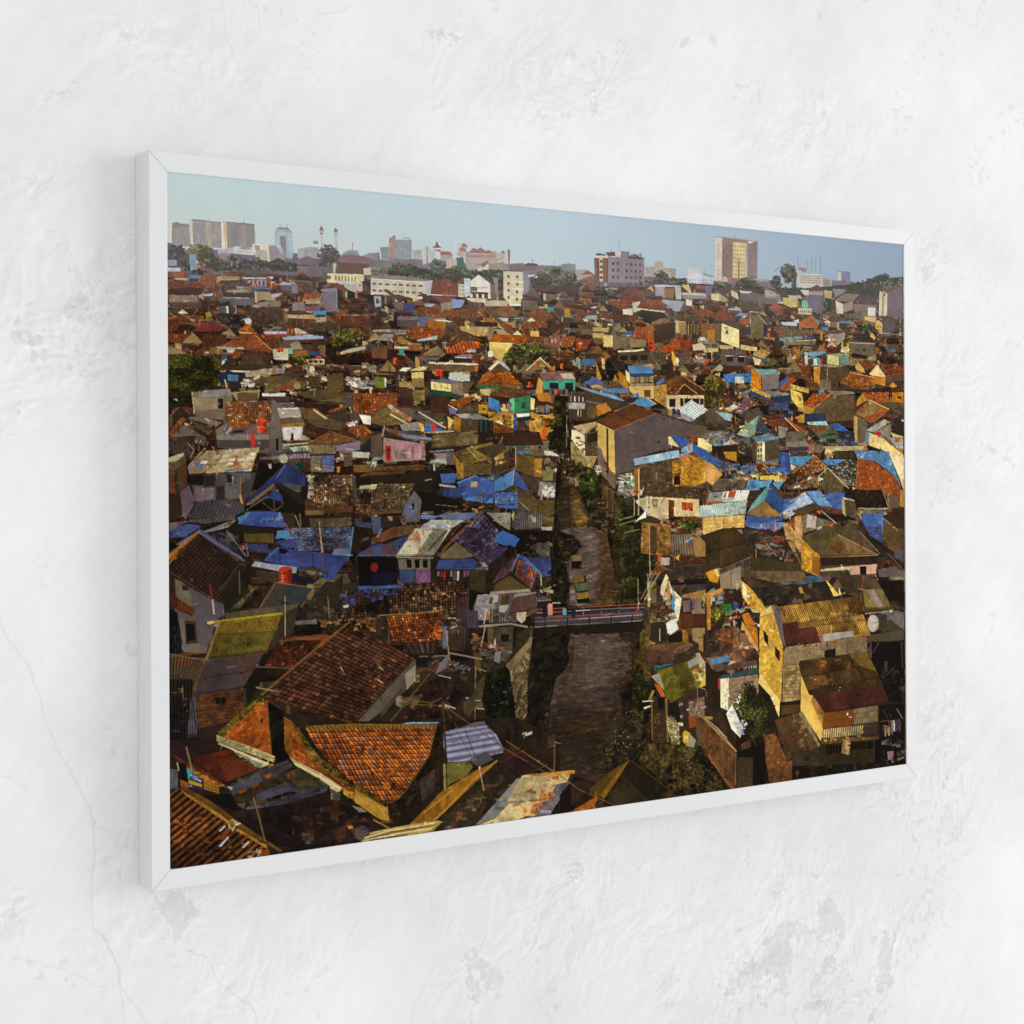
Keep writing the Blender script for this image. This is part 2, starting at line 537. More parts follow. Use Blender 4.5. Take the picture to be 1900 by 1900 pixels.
DATA = """
sky
p 5a5068 -2,232 97,219 233,207 408,208 666,207 665,257 -2,297 n=.25
p 989290 13,160 69,145 75,211 11,216
p e8d8b0 12,160 16,158 14,216 8,216
p 7a6a72 18,146 31,142 40,146 68,147 69,153 16,160
n 6a5c66 8 12 16,160 68,154 73,210 15,214 fw=.55 fh=.5
p d9cdb0 69,131 78,132 82,209 75,210
p 979392 78,133 168,134 173,209 81,209
n 6e686c 14 20 79,138 168,136 171,208 82,209 fw=.45 fh=.7
p a59488 119,133 136,132 139,209 122,208
p 8a7c78 151,137 170,135 173,209 154,209
l 6a5a60 5 78,133 168,134
p dfe6e0 168,139 178,132 181,209 171,210
p d8b080 174,129 185,130 189,208 181,209
p 86807f 185,130 275,132 277,198 188,208
n 66626c 16 20 187,134 274,134 276,196 189,207 fw=.5 fh=.7
p 9a8890 230,130 245,129 247,201 229,204
l 5f525c 5 185,131 275,132
l 504850 2.5 124,186 125,206
l 605058 2.5 238,121 239,129
l 605058 2.5 131,125 132,131
p b0aebc 158,215 212,202 267,200 269,217 158,225
p c8ccd0 209,201 233,199 253,207 272,207 272,223 209,223
n 888c98 8 2 212,211 271,209 271,220 212,223
p 9a7878 229,201 253,198 264,206 233,208
p e8dcc0 267,190 285,191 320,188 323,239 316,240 302,202 288,202 276,223
p 8a7a78 273,193 292,193 292,208 278,210
p d8c8a8 292,190 320,190 325,239 318,239
p a59a90 278,207 314,206 318,238 278,233
p 8c8088 320,190 367,186 372,230 325,237
n 6c6470 8 5 321,194 365,191 369,225 326,233
p 8fb0c0 342,142 355,133 383,132 397,144 403,208 397,225 371,223 341,187
p 6a7e90 348,135 383,132 391,138 348,140
n c8dce0 9 14 343,145 396,146 401,208 344,193 fw=.6 fh=.35
p 806878 357,160 376,158 379,210 360,192
p 8c7a84 365,188 379,197 378,223 367,227
l 505868 2.5 358,126 358,133
l 505868 2.5 381,124 382,132
p b5a8a8 492,144 499,143 503,180 494,181
p 8a7a80 489,131 504,130 502,144 491,145
p d0c4c0 490,136 503,135 502,138 491,139
p 5a5060 488,131 495,117 503,130
p c0b0b0 495,153 499,153 500,180 496,181
p b5a8a8 540,142 548,141 551,192 542,189
p 8a7a80 537,130 553,129 550,143 540,143
p d0c4c0 538,135 552,134 552,138 539,139
p 5a5060 537,131 544,120 552,130
p 6a7480 467,167 484,165 485,174 468,175
p 8a9098 415,194 441,188 459,185 486,185 489,219 415,220
n 6a7080 10 5 417,198 484,188 486,216 417,217
p 9aa4ac 417,193 439,190 440,222 419,222
p 7c8490 568,197 587,186 620,185 628,203 666,187 666,211 553,215
l a05048 4 600,188 603,162
p 7a5058 561,204 602,198 666,204 665,221 553,224
T 4a4448 484,213 495,186 513,177 535,178 553,198 555,231 491,235 sz=12 hi=1.15 lo=.75
T 4c4a44 412,240 455,221 487,229 517,233 509,263 415,266 sz=10 hi=1.3 lo=.6
p 5e4e54 404,231 444,214 480,219 487,235 408,243
p 6a5c68 666,201 819,197 978,194 1185,191 1444,182 1444,210 665,257 n=.25
p 70707e 666,191 696,185 700,212 666,211
p 7e8494 698,170 730,165 730,210 700,208
p e0d0c0 698,185 702,184 702,208 699,208
n 606878 7 6 700,172 730,168 730,203 700,205
p 9a6e6a 730,138 754,133 755,203 732,205
p 806068 742,130 751,129 754,136 742,137
n d0a080 3 10 736,142 752,140 753,200 738,201 fw=.5 fh=.4
p 7f8896 754,142 811,138 812,194 800,202 755,201
n 707a8a 10 10 756,148 810,142 811,191 756,198 fw=.7 fh=.3
l 606470 4 781,135 805,133
p 99a6ae 814,169 847,167 849,199 815,197
n 7a8a96 8 6 815,172 846,170 847,195 816,196
p c8c8c4 849,158 871,155 884,157 886,203 851,214
p 8a8e98 863,157 871,156 872,207 864,210
n 8a8e98 2 8 873,161 884,161 885,200 874,204
p b8c0c4 884,176 902,161 918,162 920,194 886,203
p d0d4d4 898,165 914,164 916,191 898,195
p 8c3c38 886,159 898,149 900,141 904,136 908,142 910,149 922,156
p 8c5050 884,178 894,165 916,170 918,163 894,162
p 9a4840 916,167 954,166 962,176 916,179
p a89898 916,179 962,176 961,195 918,198
p d6dcdc 970,132 1007,130 1007,140 978,180 971,180
n 7a8494 7 8 972,136 1005,133 986,174 973,175
p 96605c 993,146 1004,134 1020,145 1011,149
p c09890 983,159 993,146 1015,147 1011,164 1007,180 978,180
p 9c5048 982,158 995,150 1011,155 1011,161
p b0b8be 1005,164 1015,164 1011,202 1003,196
p a08880 1009,162 1126,153 1130,194 1011,202
p b49c8c 1011,183 1126,175 1130,193 1011,200
n 806c70 16 1 1011,173 1122,165 1124,172 1011,180
p 8e5e58 1025,161 1039,148 1056,151 1068,144 1085,154 1105,151 1109,161 1027,166
l d0b8a8 3 1021,167 1109,164
p c8c4b8 1126,156 1168,153 1170,188 1130,191
n 70686c 5 6 1128,160 1157,158 1159,186 1129,187 fw=.8 fh=.35
p 96524a 1145,159 1153,148 1164,157
p 7c5c54 1172,150 1181,149 1180,202 1174,202
p 8a6a58 1170,146 1176,142 1183,147 1180,154 1172,155
p 2e6058 974,184 1001,180 1009,216 978,218
p c8b8a8 938,196 954,188 978,189 978,218 938,220
n 7a7a80 5 4 956,192 978,190 978,216 956,217
p 9c9288 1011,200 1080,201 1080,215 1019,219
p d8d0c4 1041,217 1068,209 1084,194 1097,190 1099,210 1080,222 1041,222
p 7a5a54 1068,198 1091,186 1101,191 1076,210
p 8c7c74 1097,196 1155,186 1180,202 1172,216 1097,216
p 6a5450 1180,195 1278,192 1291,205 1180,212
p 4a4048 1235,189 1252,183 1289,183 1291,191 1240,193
p 70606c 1185,189 1235,184 1235,195 1184,196
l 504858 2.5 1270,170 1270,182
l 504858 2.5 1357,169 1357,184
p 6a7a78 1317,188 1382,187 1413,176 1444,174 1444,196 1317,200
p 707888 1400,177 1422,172 1435,182 1400,188
p 8a6460 1382,182 1395,176 1413,182
p 6a5a64 1444,200 1579,206 1736,197 1957,195 2156,191 2364,175 2363,238 1443,286 n=.25
p a09090 1444,192 1489,190 1520,202 1520,239 1444,243
p 8c3c34 1466,209 1493,191 1522,204
p 7a4a3c 1453,228 1479,219 1522,204 1520,239 1461,242
p b0a494 1736,165 1781,161 1786,194 1738,197
n 807468 8 4 1739,167 1783,163 1784,190 1740,195
p a89c90 1781,146 1800,139 1819,145 1819,166 1781,168
p bca890 1786,164 1845,162 1845,201 1788,197
p 9c9088 1845,164 1874,162 1874,192 1850,201
n 706860 10 4 1788,168 1872,164 1872,192 1790,195
p c8ccd0 1930,157 1981,154 1981,174 1930,181
p dde0e4 1923,189 1940,173 1996,174 2046,182 2043,209 1991,218 1922,214
p 8a8e9c 1996,168 2046,178 2046,186 1996,181
p a8b4c8 1991,185 2043,186 2043,209 1993,216
n 7a84a0 9 2 1932,194 2041,190 2038,209 1932,213
l 505868 2.5 2006,154 2006,173
p 7c6c78 1579,140 1632,139 1634,118 1671,118 1671,138 1734,139 1736,245 1633,254 1578,257
p 5e3a2c 1521,144 1545,144 1544,259 1524,260
p 6a3c2a 1555,144 1580,142 1579,257 1556,258
l a05c38 4 1529,151 1530,256
l a05c38 4 1565,149 1565,254
p d0c0b8 1543,146 1556,145 1558,260 1543,261
n 5a2c24 1 6 1544,150 1556,149 1557,258 1543,259 fw=.9 fh=.5
p d8c8b8 1520,142 1580,138 1580,145 1520,148
n 4e3444 2 4 1590,151 1632,149 1631,241 1590,244 fw=.5 fh=.42
n 4e3444 4 4 1648,151 1727,149 1727,236 1647,240 fw=.55 fh=.42
p 503038 1568,127 1607,122 1625,136 1579,139
T 3c4a30 1525,140 1538,130 1556,133 1579,137 sz=8
p d0b8a8 1607,124 1625,117 1634,122 1632,137 1611,136
T 404830 1666,135 1690,128 1732,134 1734,139 1669,140 sz=7
k 4a4450/5a5460 26 1671,123 1718,118 1729,132 1680,136 sz=7
l 605860 2.5 1626,75 1627,119
l 5a4450 3 1594,114 1595,128
p d8ccb8 2051,41 2086,37 2083,191 2051,197
n 8a7c74 1 9 2065,62 2071,62 2068,192 2062,193
p 856860 2086,36 2208,39 2207,180 2131,196 2083,187
n 544248 7 11 2089,61 2134,60 2132,177 2087,176 fw=.45 fh=.7
p dfc27e 2137,52 2203,51 2203,173 2156,179 2134,179
n 8a7c58 7 8 2138,59 2200,57 2201,173 2136,175 fw=.42 fh=.5
p 8a6c48 2159,110 2166,109 2166,179 2159,179
p a0b090 2195,53 2204,54 2203,173 2196,173
p 7e6468 2204,51 2254,38 2251,178 2205,177
n 5a4850 5 10 2213,52 2247,46 2244,170 2213,170 fw=.3 fh=.5
p e0c8b8 2208,39 2229,35 2229,50 2211,51
p a08c7c 2050,38 2086,36 2229,39 2229,43 2086,40 2050,41
l 605058 3 2145,26 2147,36
l 404048 3 2234,27 2243,27
p b8a08c 2078,188 2096,177 2112,186 2111,195 2078,197
p 7a5c58 2111,186 2156,181 2161,196 2113,199
l 605c58 3.4 2449,79 2450,123
l 605c58 3.4 2498,80 2499,127
l 605c58 3.4 2518,77 2519,130
l 605c58 3.4 2537,85 2537,133
l 605c58 3.4 2562,76 2563,139
l b09888 2 2498,80 2498,100
p 786068 2454,122 2489,124 2492,136 2454,136
p c8bab0 2444,135 2465,130 2470,147 2568,141 2571,185 2530,185 2502,203 2454,209 2449,186 2441,178
n 4a4044 12 4 2462,149 2565,145 2565,179 2462,179 fw=.6 fh=.45
l e0d4c8 3.5 2470,147 2568,143
p 6a6090 2654,124 2715,122 2715,157 2654,160
p d0c8b0 2652,128 2669,127 2669,159 2652,160
n 7a7ab0 5 6 2670,127 2712,126 2712,155 2670,157
p 6a5a74 2618,160 2718,158 2752,161 2746,185 2623,188
p 5a4a58 2623,176 2701,172 2701,185 2628,187
p 9a8068 2574,155 2607,155 2617,180 2579,185
n 4a4044 4 3 2575,159 2607,159 2609,177 2576,179
l 9a92a8 2 2971,69 2974,131
l 8a82a0 1.5 2837,127 2838,143
p 8a88a8 2249,178 2301,175 2311,182 2249,186
T 3e4234 2712,171 2769,158 2809,145 2837,139 2872,125 2901,119 2930,134 2965,130 2995,126 2997,196 2918,180 2746,189 2718,183 sz=10 hi=1.6 lo=.5
p 5e5056 -2,266 572,238 1163,231 1466,227 1981,226 2662,190 3012,158 3011,272 1981,311 1080,336 -2,343 n=.35
k 6a5458/7a5c50/8a7870/4a4440/544a40/a09488 260 535,248 1163,231 1981,216 3012,154 3012,252 1163,315 535,289 sz=14
T 444638 572,246 800,225 998,229 1163,227 1163,262 572,282 sz=9
T 42443a 1741,211 2056,208 2497,197 3012,137 3012,204 2233,252 1740,258 sz=9
T 3e4242 -2,206 15,209 34,217 48,206 56,228 69,231 69,280 -2,285 sz=12 hi=1.3 lo=.6
T 504c34 62,219 77,210 97,205 131,209 148,221 164,243 178,258 157,278 97,282 67,262 sz=12 hi=1.5 lo=.55
T 4a4c44 164,249 205,225 240,235 260,243 285,226 302,237 323,239 351,228 379,236 408,240 408,260 164,271 sz=10 hi=1.3
p 7a686c 158,225 185,221 212,230 212,243 164,240
T 40443a 188,235 202,226 219,235 212,243 198,244 sz=8
p 8c88a4 0,254 29,252 31,269 0,271
p c0b8c8 1,275 41,274 41,286 1,286 n=.3
p 6a88b8 68,234 90,233 94,288 74,292
p 7ab0b0 72,268 94,266 94,288 74,292
k a06060/c8b8b8 8 79,249 92,248 92,273 80,273 sz=9
p 8c3850 105,271 120,270 120,283 107,284
p 6a4460 120,271 144,268 144,279 120,282
l a09080 4 200,244 201,260
T 404434 692,249 711,234 734,240 742,219 788,213 827,224 874,234 882,247 761,256 688,261 sz=10 hi=1.5
T 585c58 874,217 898,192 918,191 934,207 938,227 882,234 sz=11 hi=1.25 lo=.7
T 3c4430 934,231 962,215 990,207 1019,222 1084,218 1151,214 1155,256 1134,257 1109,241 1060,233 1019,246 962,267 938,258 sz=11 hi=1.5
T 484a38 1261,236 1295,212 1330,192 1378,189 1413,205 1444,214 1444,275 1355,287 1261,274 sz=11 hi=1.4
T 3c4030 1347,245 1391,224 1444,214 1444,268 1356,273 sz=11 hi=1.6
T 48443c 1779,183 1807,174 1836,183 1845,205 1860,193 1879,199 1923,193 1922,216 1778,224 sz=9 hi=1.4
T 444438 1444,232 1479,241 1520,231 1522,260 1444,264 sz=9
T 3a3c30 2036,209 2071,198 2106,198 2126,204 2128,242 2045,235 sz=10
T 3c4030 2151,195 2187,178 2228,171 2254,189 2269,212 2228,218 2151,210 sz=10 hi=1.6
T 40443c 2311,182 2332,161 2358,160 2369,190 2332,208 sz=10 hi=1.3
T 484434 2364,128 2396,114 2428,120 2444,155 2417,180 2385,184 2366,151 sz=9 hi=1.6
l 3c3830 3 2359,128 2332,146
T 404030 2274,207 2332,198 2364,191 2363,210 2280,215 sz=9
T 3a3a34 2417,172 2438,155 2446,210 2432,222 2416,219 sz=8
seed 5
p 3a2c28 -2,300 319,275 684,273 1291,255 2233,212 3012,210 3011,345 -3,436 n=.4
p 3c2c24 -3,420 3011,314 3009,719 -4,683 n=.4
p 33281f -4,652 3009,678 3002,2007 1,1998 n=.35
k 6a3822/4e342a/7a6a5a/a08c70/2a201c/7e4226/5e5058/b89868 700 -2,312 684,281 3012,210 3011,387 -3,467 sz=18
city 420 34 58 250 420 1.0 .85 21 .7 -2,320 684,289 1291,282 1981,254 3012,241 3011,324 -3,436
city 520 46 84 380 640 .9 .85 22 .5 -3,420 3011,304 3010,553 -3,606
k 6a3822/4e342a/8a7a6a/a89070/2a201c/3a2a24/7a4a30 900 -2,374 3011,283 3009,636 -3,621 sz=13
city 330 80 130 600 900 .8 .7 23 .35 -3,590 3010,532 3008,802 -4,837
city 150 110 190 850 1400 .6 .55 24 .3 -4,806 1353,858 1264,1264 -7,1361
city 150 110 190 750 1400 1.0 .75 25 .3 1553,768 3009,782 3003,1758 1782,1473
k 4e342a/6a5a4a/a89070/1e1814/3a2a24/5a3a28/2a2420 800 -3,590 3010,553 3007,1135 -5,1053 sz=17
k 4e342a/6a5a4a/3a3028/1e1814/2a211c/5a3a28/241e1a 500 -5,1053 1287,1088 1283,1885 -9,1978 sz=26
k 5e4a34/7a6a4a/a89050/1e1814/3a2a24/5a3a28/2a2420 300 1736,1100 3007,1135 3002,1986 1851,1946 sz=24
seed 7
p 6a3320 1,288 57,283 69,296 57,303 4,304
p 8e4a28 11,289 54,285 50,303 27,305
p c8b088 24,305 59,303 59,309 27,309
t 5e3226 1,315 97,311 117,327 1,337 c=7
p 3a2a26 1,337 117,329 107,347 1,352
t 7c4028 104,294 120,285 154,291 154,303 137,323 93,316 c=7
p b89868 154,292 226,287 225,298 167,303 154,310
p 8c7448 171,291 226,287 226,293 171,298
p 604038 232,292 253,288 312,288 312,294 239,302
p c8c0c4 236,290 312,287 312,290 237,294
p 9a8088 253,298 312,293 312,312 255,315
n 3a2c38 4 1 257,297 310,294 310,312 256,315 fw=.4 fh=.8
t 5a3426 120,330 151,311 167,331 140,342 c=7
t 4c3230 169,304 198,301 263,307 260,323 188,327 c=7
c 5898c8 215,317 260,316 270,332 246,327 219,325 c=5 n=.12
p 3a62b0 269,316 302,313 298,322 270,325
p 22307c 166,322 178,315 179,333 171,337
o d83c18 9 330,311
o d84020 8 277,312 152,345 318,333
p 9a8a58 188,330 246,325 263,334 249,337 184,336
p 3a3434 174,338 277,333 277,349 174,351
p 6a5050 4,354 97,349 100,371 4,375
p 877468 7,355 93,351 93,369 7,374
b 54403a 7,375 107,370 106,390 7,395
p c0c4d0 110,347 144,342 137,350 117,352
p 5a5462 164,352 274,349 274,371 164,374
l c8c0c0 3 171,353 256,350
p 9c8870 274,328 326,330 326,349 294,354 275,363
p c0a880 274,328 281,329 284,362 276,363
p a8a8b8 328,335 368,328 351,340 329,349
p 504e5c 368,328 411,327 411,292 401,292 400,331
c 8a8c9c 354,300 404,294 411,303 358,306 c=5
p 6e6678 393,299 415,300 415,327 395,328
p 5a4c50 358,308 393,304 393,322 361,325
p 807888 494,310 547,303 549,318 494,319
p 6c6278 500,321 549,313 549,374 512,379 500,349
l 9088b0 4 546,310 547,366
t 8e4020 440,324 500,322 491,341 429,347 c=6
l d8b088 3 429,348 491,340
l d8b088 3 491,340 500,322
o d03420 10 420,345
p 8a7c84 397,360 436,349 440,378 398,380
p 6a5868 440,365 490,360 490,377 441,379
p b02820 454,366 467,365 467,376 454,377
p b89878 440,348 491,344 490,354 443,358
p 3a8ad8 463,378 510,375 510,387 470,390
p b89c78 381,393 470,389 476,402 381,403
b 523a2c 381,403 476,403 479,425 379,429 c=8 rr=5
n 8a7058 6 1 381,393 509,389 508,423 380,426 fw=.06 fh=1
p a8987c 474,397 510,394 512,407 476,412
t 7a3c26 549,376 582,364 590,375 556,385 c=6
t 5c3426 545,386 661,382 661,417 541,419 c=7
l b08868 3 545,386 661,382
p 3a2c28 194,361 157,372 157,388 198,389
n c8c8c0 3 1 150,379 222,375 222,398 154,398 fw=.3 fh=1
p 4a4a54 157,379 181,377 184,398 157,397
p 3c3438 194,378 213,378 213,396 196,397
T 3a3434 143,414 160,399 198,399 232,413 246,431 177,434 sz=10 hi=1.2
b 4a3a30 256,374 358,365 365,410 312,429 263,424 c=8 rr=6 n=.25
p 3a2e2a 294,388 308,389 308,409 294,409
p 807068 263,375 294,359 358,353 361,365 267,376
l a08870 3 267,376 358,367
p 6e3030 86,448 123,424 147,426 174,444 163,452 76,456
o c03028 8 101,430
e 908830 128,406 10 9
p 706828 120,410 138,411 140,420 118,420
e c8d0e0 253,418 11 9
l 8890a0 3 252,409 251,417
t 9a4c24 252,425 277,449 221,445 c=6
p c89858 223,448 266,450 266,456 225,456
t 7c4228 239,455 277,455 331,503 322,508 273,503 204,503 163,495 c=7 n=.2
l d89050 3 277,459 329,501
t 5c3022 277,455 304,467 354,472 329,489 c=7
t 5a3022 1,423 43,425 30,456 0,460 c=7
t 62341f 0,464 76,464 36,493 0,488 c=8
t 4e2e22 110,462 184,459 184,488 123,506 106,490 c=7
p 7c746c 143,495 237,495 237,501 177,504
l c0c4d0 4 156,500 237,499
p b0b8c8 184,503 211,502 206,512 187,514
p 2a5878 170,516 184,519 187,541 170,548
l e0e4e8 4 168,548 183,532
p 803c20 201,512 228,510 228,524 204,528
t 4a3226 242,511 283,497 325,521 329,553 228,527 c=8
b 4c3c30 231,527 276,513 308,528 311,550 231,549 c=8 rr=6
p 5a4a38 4,510 0,494 66,522 3,524
p 8c7858 2,501 63,520 3,524
p 403c50 3,527 79,526 109,537 96,541 3,544
p c8b8a0 47,393 65,405 32,407
p a83040 301,455 375,450 375,456 308,461
p b0b8d4 303,448 375,443 379,450 308,454
p c0b8a8 404,433 414,431 447,445 407,453
o e05018 9 384,441 397,443
p 9aa8d0 364,462 443,449 501,453 501,460 371,469
p 5a4a40 350,475 414,466 421,492 350,497
p b8b4a8 331,498 382,493 382,529 336,527
o e03018 9 350,502 361,500
p 7aa098 382,493 398,491 400,509 382,512
p d0d4d4 336,524 378,524 378,529 336,528
p 8a8478 389,480 418,469 432,495 396,496
T 46481e 530,468 545,445 567,427 612,432 646,451 634,464 589,476 537,488 sz=9 hi=1.6
T 44441c 389,515 414,505 450,510 453,526 407,541 385,532 sz=8 hi=1.8
p 8e5828 403,499 446,497 446,514 403,518
p c0b898 443,525 504,521 504,538 450,539
n 3c3830 3 1 446,525 502,523 502,536 450,538 fw=.7 fh=.7
p c03050 473,514 493,512 495,520 475,522
p b8ac98 556,500 586,489 645,477 645,487 560,506
T 3f4119 -3,553 30,534 96,528 139,533 146,552 204,569 -3,575 sz=9 hi=1.9
p 4e342c 544,248 557,226 658,223 665,244 641,257 544,258
p d8c890 515,261 641,257 641,277 613,287 514,289
n 55503c 7 1 538,265 616,263 616,283 538,284 fw=.4 fh=.75
p 5a4c3c 515,268 527,267 527,278 515,279
p c8b888 535,229 546,228 542,260 535,258
p d8c898 639,239 665,234 665,257 641,259
p b8b0a0 553,290 635,282 635,309 612,315 590,308
p c0c4cc 553,284 631,284 631,287 553,290
p a83428 624,289 631,289 630,296 624,295
o e04818 9 617,313
p 7c3420 538,294 572,292 572,307 546,307
p c9c0a4 665,270 886,264 878,309 850,304 811,321 768,313 665,314
p 7c7078 665,259 765,254 888,261 888,268 703,268 665,267
l e8dcc0 4 665,269 858,268 886,263
p b8b4b8 854,271 886,265 878,309 866,310
n 5c4630 8 2 665,273 854,270 854,314 665,315 fw=.62 fh=.28
l dcd4b8 5 705,271 705,315
l dcd4b8 5 745,271 745,319
l dcd4b8 5 788,270 788,319
p e0dccc 665,314 741,313 741,316 665,317
t 6e3024 898,260 946,254 978,280 980,300 878,304 c=7
l d0c0b0 4 878,306 978,305
p c8bca0 982,267 1004,266 1004,309 983,307
n 504840 3 3 984,267 1002,268 1002,306 984,303 fw=.6 fh=.25
p c4ccd4 1004,247 1027,248 1026,301 1006,309
n 8898a8 1 4 1006,250 1025,249 1024,301 1008,302 fw=.6 fh=.2
p dcd6c8 1027,256 1060,232 1105,257 1105,307 1028,308
p 403430 1060,230 1121,254 1126,261 1105,259 1060,233
p 6a5448 1103,259 1126,261 1134,299 1105,311
p 807068 1109,236 1134,239 1134,306 1121,282 1121,258
p 605048 1029,272 1055,272 1055,286 1029,287
n 6a6054 5 1 1059,270 1094,270 1094,277 1059,278
p 4a2c28 1027,289 1096,287 1096,294 1031,296
n 4a3830 3 1 1033,296 1098,292 1098,308 1033,309 fw=.7 fh=.9
p 7a3024 966,267 1002,247 1002,258 978,269
p d0c498 1155,214 1231,209 1233,272 1220,322 1175,321 1155,301
p d8d0b8 1197,213 1231,211 1231,246 1197,246
p 7a7488 1231,218 1244,212 1261,243 1252,278 1233,290
n 3c3430 2 4 1157,221 1227,218 1224,319 1159,308 fw=.25 fh=.38
l f0e8d0 5 1184,248 1235,246
l f0e8d0 5 1188,271 1235,270
l f0e8d0 5 1180,298 1231,297
p 4a4048 1155,212 1231,209 1231,213 1155,216
p a0a4b4 676,321 701,322 701,352 680,356
p 4a5058 682,328 693,329 691,345 682,344
t 5a342a 707,301 722,297 770,325 760,332 c=7
p c8b078 815,319 850,314 850,321 815,333
p dcd8cc 811,316 848,314 850,321 813,322
p 7c6058 741,338 780,336 780,361 749,353
p 3a3078 782,339 819,337 824,356 784,366
p 8c90d0 956,318 1008,316 994,341 957,346
p 6a3428 890,308 954,307 953,325 921,330 c=7
p 8c7c70 917,331 955,325 955,349 921,351
p b8a88c 1078,314 1171,311 1171,328 1084,333
p d8cca8 1006,311 1088,308 1084,322 1035,321
t 76391f 913,355 986,350 977,372 913,368 c=6
t 5c3826 990,344 1059,341 1042,376 977,376 c=6
t 7a4026 1059,339 1080,336 1079,361 1047,376 c=6
t 8a4022 1142,330 1184,326 1188,342 1133,344 c=6
p 6a5038 1133,346 1213,340 1213,361 1133,363
p dcdcd8 1175,321 1222,319 1222,325 1180,327
t 6c3824 830,349 913,341 913,368 826,376 c=7
p 6a6470 758,381 834,377 834,389 760,392
p 4c4448 758,392 830,391 830,410 758,411
p 5c5880 832,379 872,372 873,387 858,408 834,408
p a05a1c 868,384 913,385 937,386 933,412 897,413 869,411
t 7c3c20 795,409 933,415 921,443 826,450 787,438 c=7
p c8c4c8 891,384 933,383 961,390 897,388
p d0a030 1006,383 1026,384 1022,400 1006,399
p 6898b0 1018,384 1026,384 1022,400 1016,400
b ac905c 989,401 1104,398 1096,429 1042,428 991,413 c=9 rr=7
p 7c7058 1094,402 1125,400 1104,443 1092,440
p 2c2018 1030,384 1133,383 1133,397 1059,400
t 8c4a22 1075,370 1121,371 1117,385 1079,381 c=6
p b0b8c8 1133,367 1173,367 1171,379 1150,378
p a87838 1154,382 1184,391 1200,394 1184,380
t 683a24 1234,368 1269,331 1312,332 1333,338 1360,358 1294,375 c=7
p e0d4b0 1245,374 1264,361 1281,372
p 18a08c 1321,326 1357,324 1336,342
p b07820 1395,326 1421,325 1421,352 1399,353
t 70381f 1217,393 1247,376 1329,374 1329,392 c=7
t 4a2e22 1329,392 1346,373 1390,382 1399,396 1355,419 c=7
p c89c48 1260,405 1294,404 1294,422 1260,423
p e0d0a0 1188,422 1209,406 1228,421
t 9c4416 1121,421 1243,420 1243,447 1096,445 c=6
p d4bc70 1098,447 1196,448 1162,493 1100,471
p c0a860 1100,464 1179,468 1141,508 1104,485
t 603424 1243,424 1316,424 1316,446 1243,448 c=6
p 7c4a40 1320,438 1377,393 1379,458 1320,449
y 7 1333,427 1370,426 1370,444 1333,445
t 7e4422 1385,418 1443,416 1429,452 1385,454 c=7
t 4a3a2c 937,466 989,423 1026,422 1079,444 989,451 c=8
p 6a5c48 853,497 905,468 937,494 841,504 n=.25
l a88850 4 853,495 905,468
t 8e3820 933,480 997,449 1052,448 1048,483 937,490 c=16 f=.5
p 8898a8 1013,477 1030,472 1046,476 1046,483 1013,483
o d83820 12 876,440
p 9cb4c8 826,452 905,434 901,447 834,455
c 8a8c94 680,453 710,438 745,438 737,457 683,457 c=7
c 9c9c98 672,426 756,421 752,431 668,433 c=7
b 9a7638 760,439 804,459 795,465 760,459 c=8 rr=6
p 6a4830 666,483 721,474 721,514 668,513
p 409080 764,479 783,480 779,501 764,501
c a8b0b0 748,475 799,474 799,480 748,480 c=6
p 5a5458 834,504 913,503 909,512 834,514
l d8d4c8 8 873,521 1056,521
p 5a4a34 875,526 1054,525 1042,542 881,547
T 3a3c20 1162,490 1196,450 1226,442 1294,446 1333,466 1337,498 1268,515 1183,514 sz=9 hi=1.8
e c8d0e0 1103,487 10 12
p 5c5c64 1091,496 1112,495 1108,505 1093,506
p 5a4028 1095,534 1135,505 1179,538 1091,544
c 8a94a8 1135,503 1149,506 1181,536 1166,539 c=6
p 80603c 1242,535 1298,491 1341,523 1268,534
l d8c090 3 1242,535 1298,491 1341,523
o d84c18 10 1283,511
p a84818 1354,515 1359,533 1333,530
p 5c2c2a 1638,259 1661,242 1703,241 1717,250 1698,262 1643,265
p 704038 1675,263 1717,248 1736,249 1736,265
p d8a848 1743,241 1764,230 1776,243 1774,250 1759,240
p 4c3840 1738,241 1759,240 1778,254 1773,265 1740,265
p 948c94 1781,224 1826,223 1821,259 1783,263
p c0c4cc 1776,224 1888,221 1903,224 1783,231
p 8c5830 1821,233 1869,234 1859,268 1823,262
p b8b0a8 1869,226 1896,227 1898,268 1874,269
p c8ac58 1901,217 1932,215 1944,245 1932,243 1903,224
p 8a8078 1898,247 2013,249 2013,260 1908,267
p c8bca8 1898,245 2006,241 2013,251 1900,251
p 983040 1962,217 2006,215 2006,226 1966,228
p 5c5468 2006,215 2036,213 2035,247 2011,251
t 702c20 1638,267 1745,268 1717,283 1680,288 1670,311 1619,317 c=7
p d0c8a8 1680,292 1715,285 1717,316 1689,325
p d8d0b4 1640,316 1684,310 1684,332 1642,333
t 7a3822 1722,283 1802,273 1828,311 1698,308 c=7
l e8d8b8 5 1700,310 1825,316
t 4a3434 1802,273 1826,303 1869,313 1845,325 1830,311 c=7
c a8b4c4 1807,274 1912,275 1888,312 1869,313 c=14 f=.5 o=0
p 584848 1912,275 1927,302 1898,311 1888,312
p d0c8a8 1917,267 1947,269 1946,290 1920,287
p d8c890 2033,242 2070,240 2070,265 2035,263
b a88c64 2070,238 2115,259 2100,267 2070,265 c=7 rr=6
p dccc9c 2126,223 2156,233 2161,256 2128,244
p 5a4a4c 2166,229 2228,226 2285,238 2285,258 2171,259
p d8d0bc 2166,223 2228,224 2207,231 2171,231
c 8a8488 2285,215 2311,213 2363,230 2363,254 2290,242 c=6
p 6a4c48 2287,248 2347,243 2347,266 2290,265
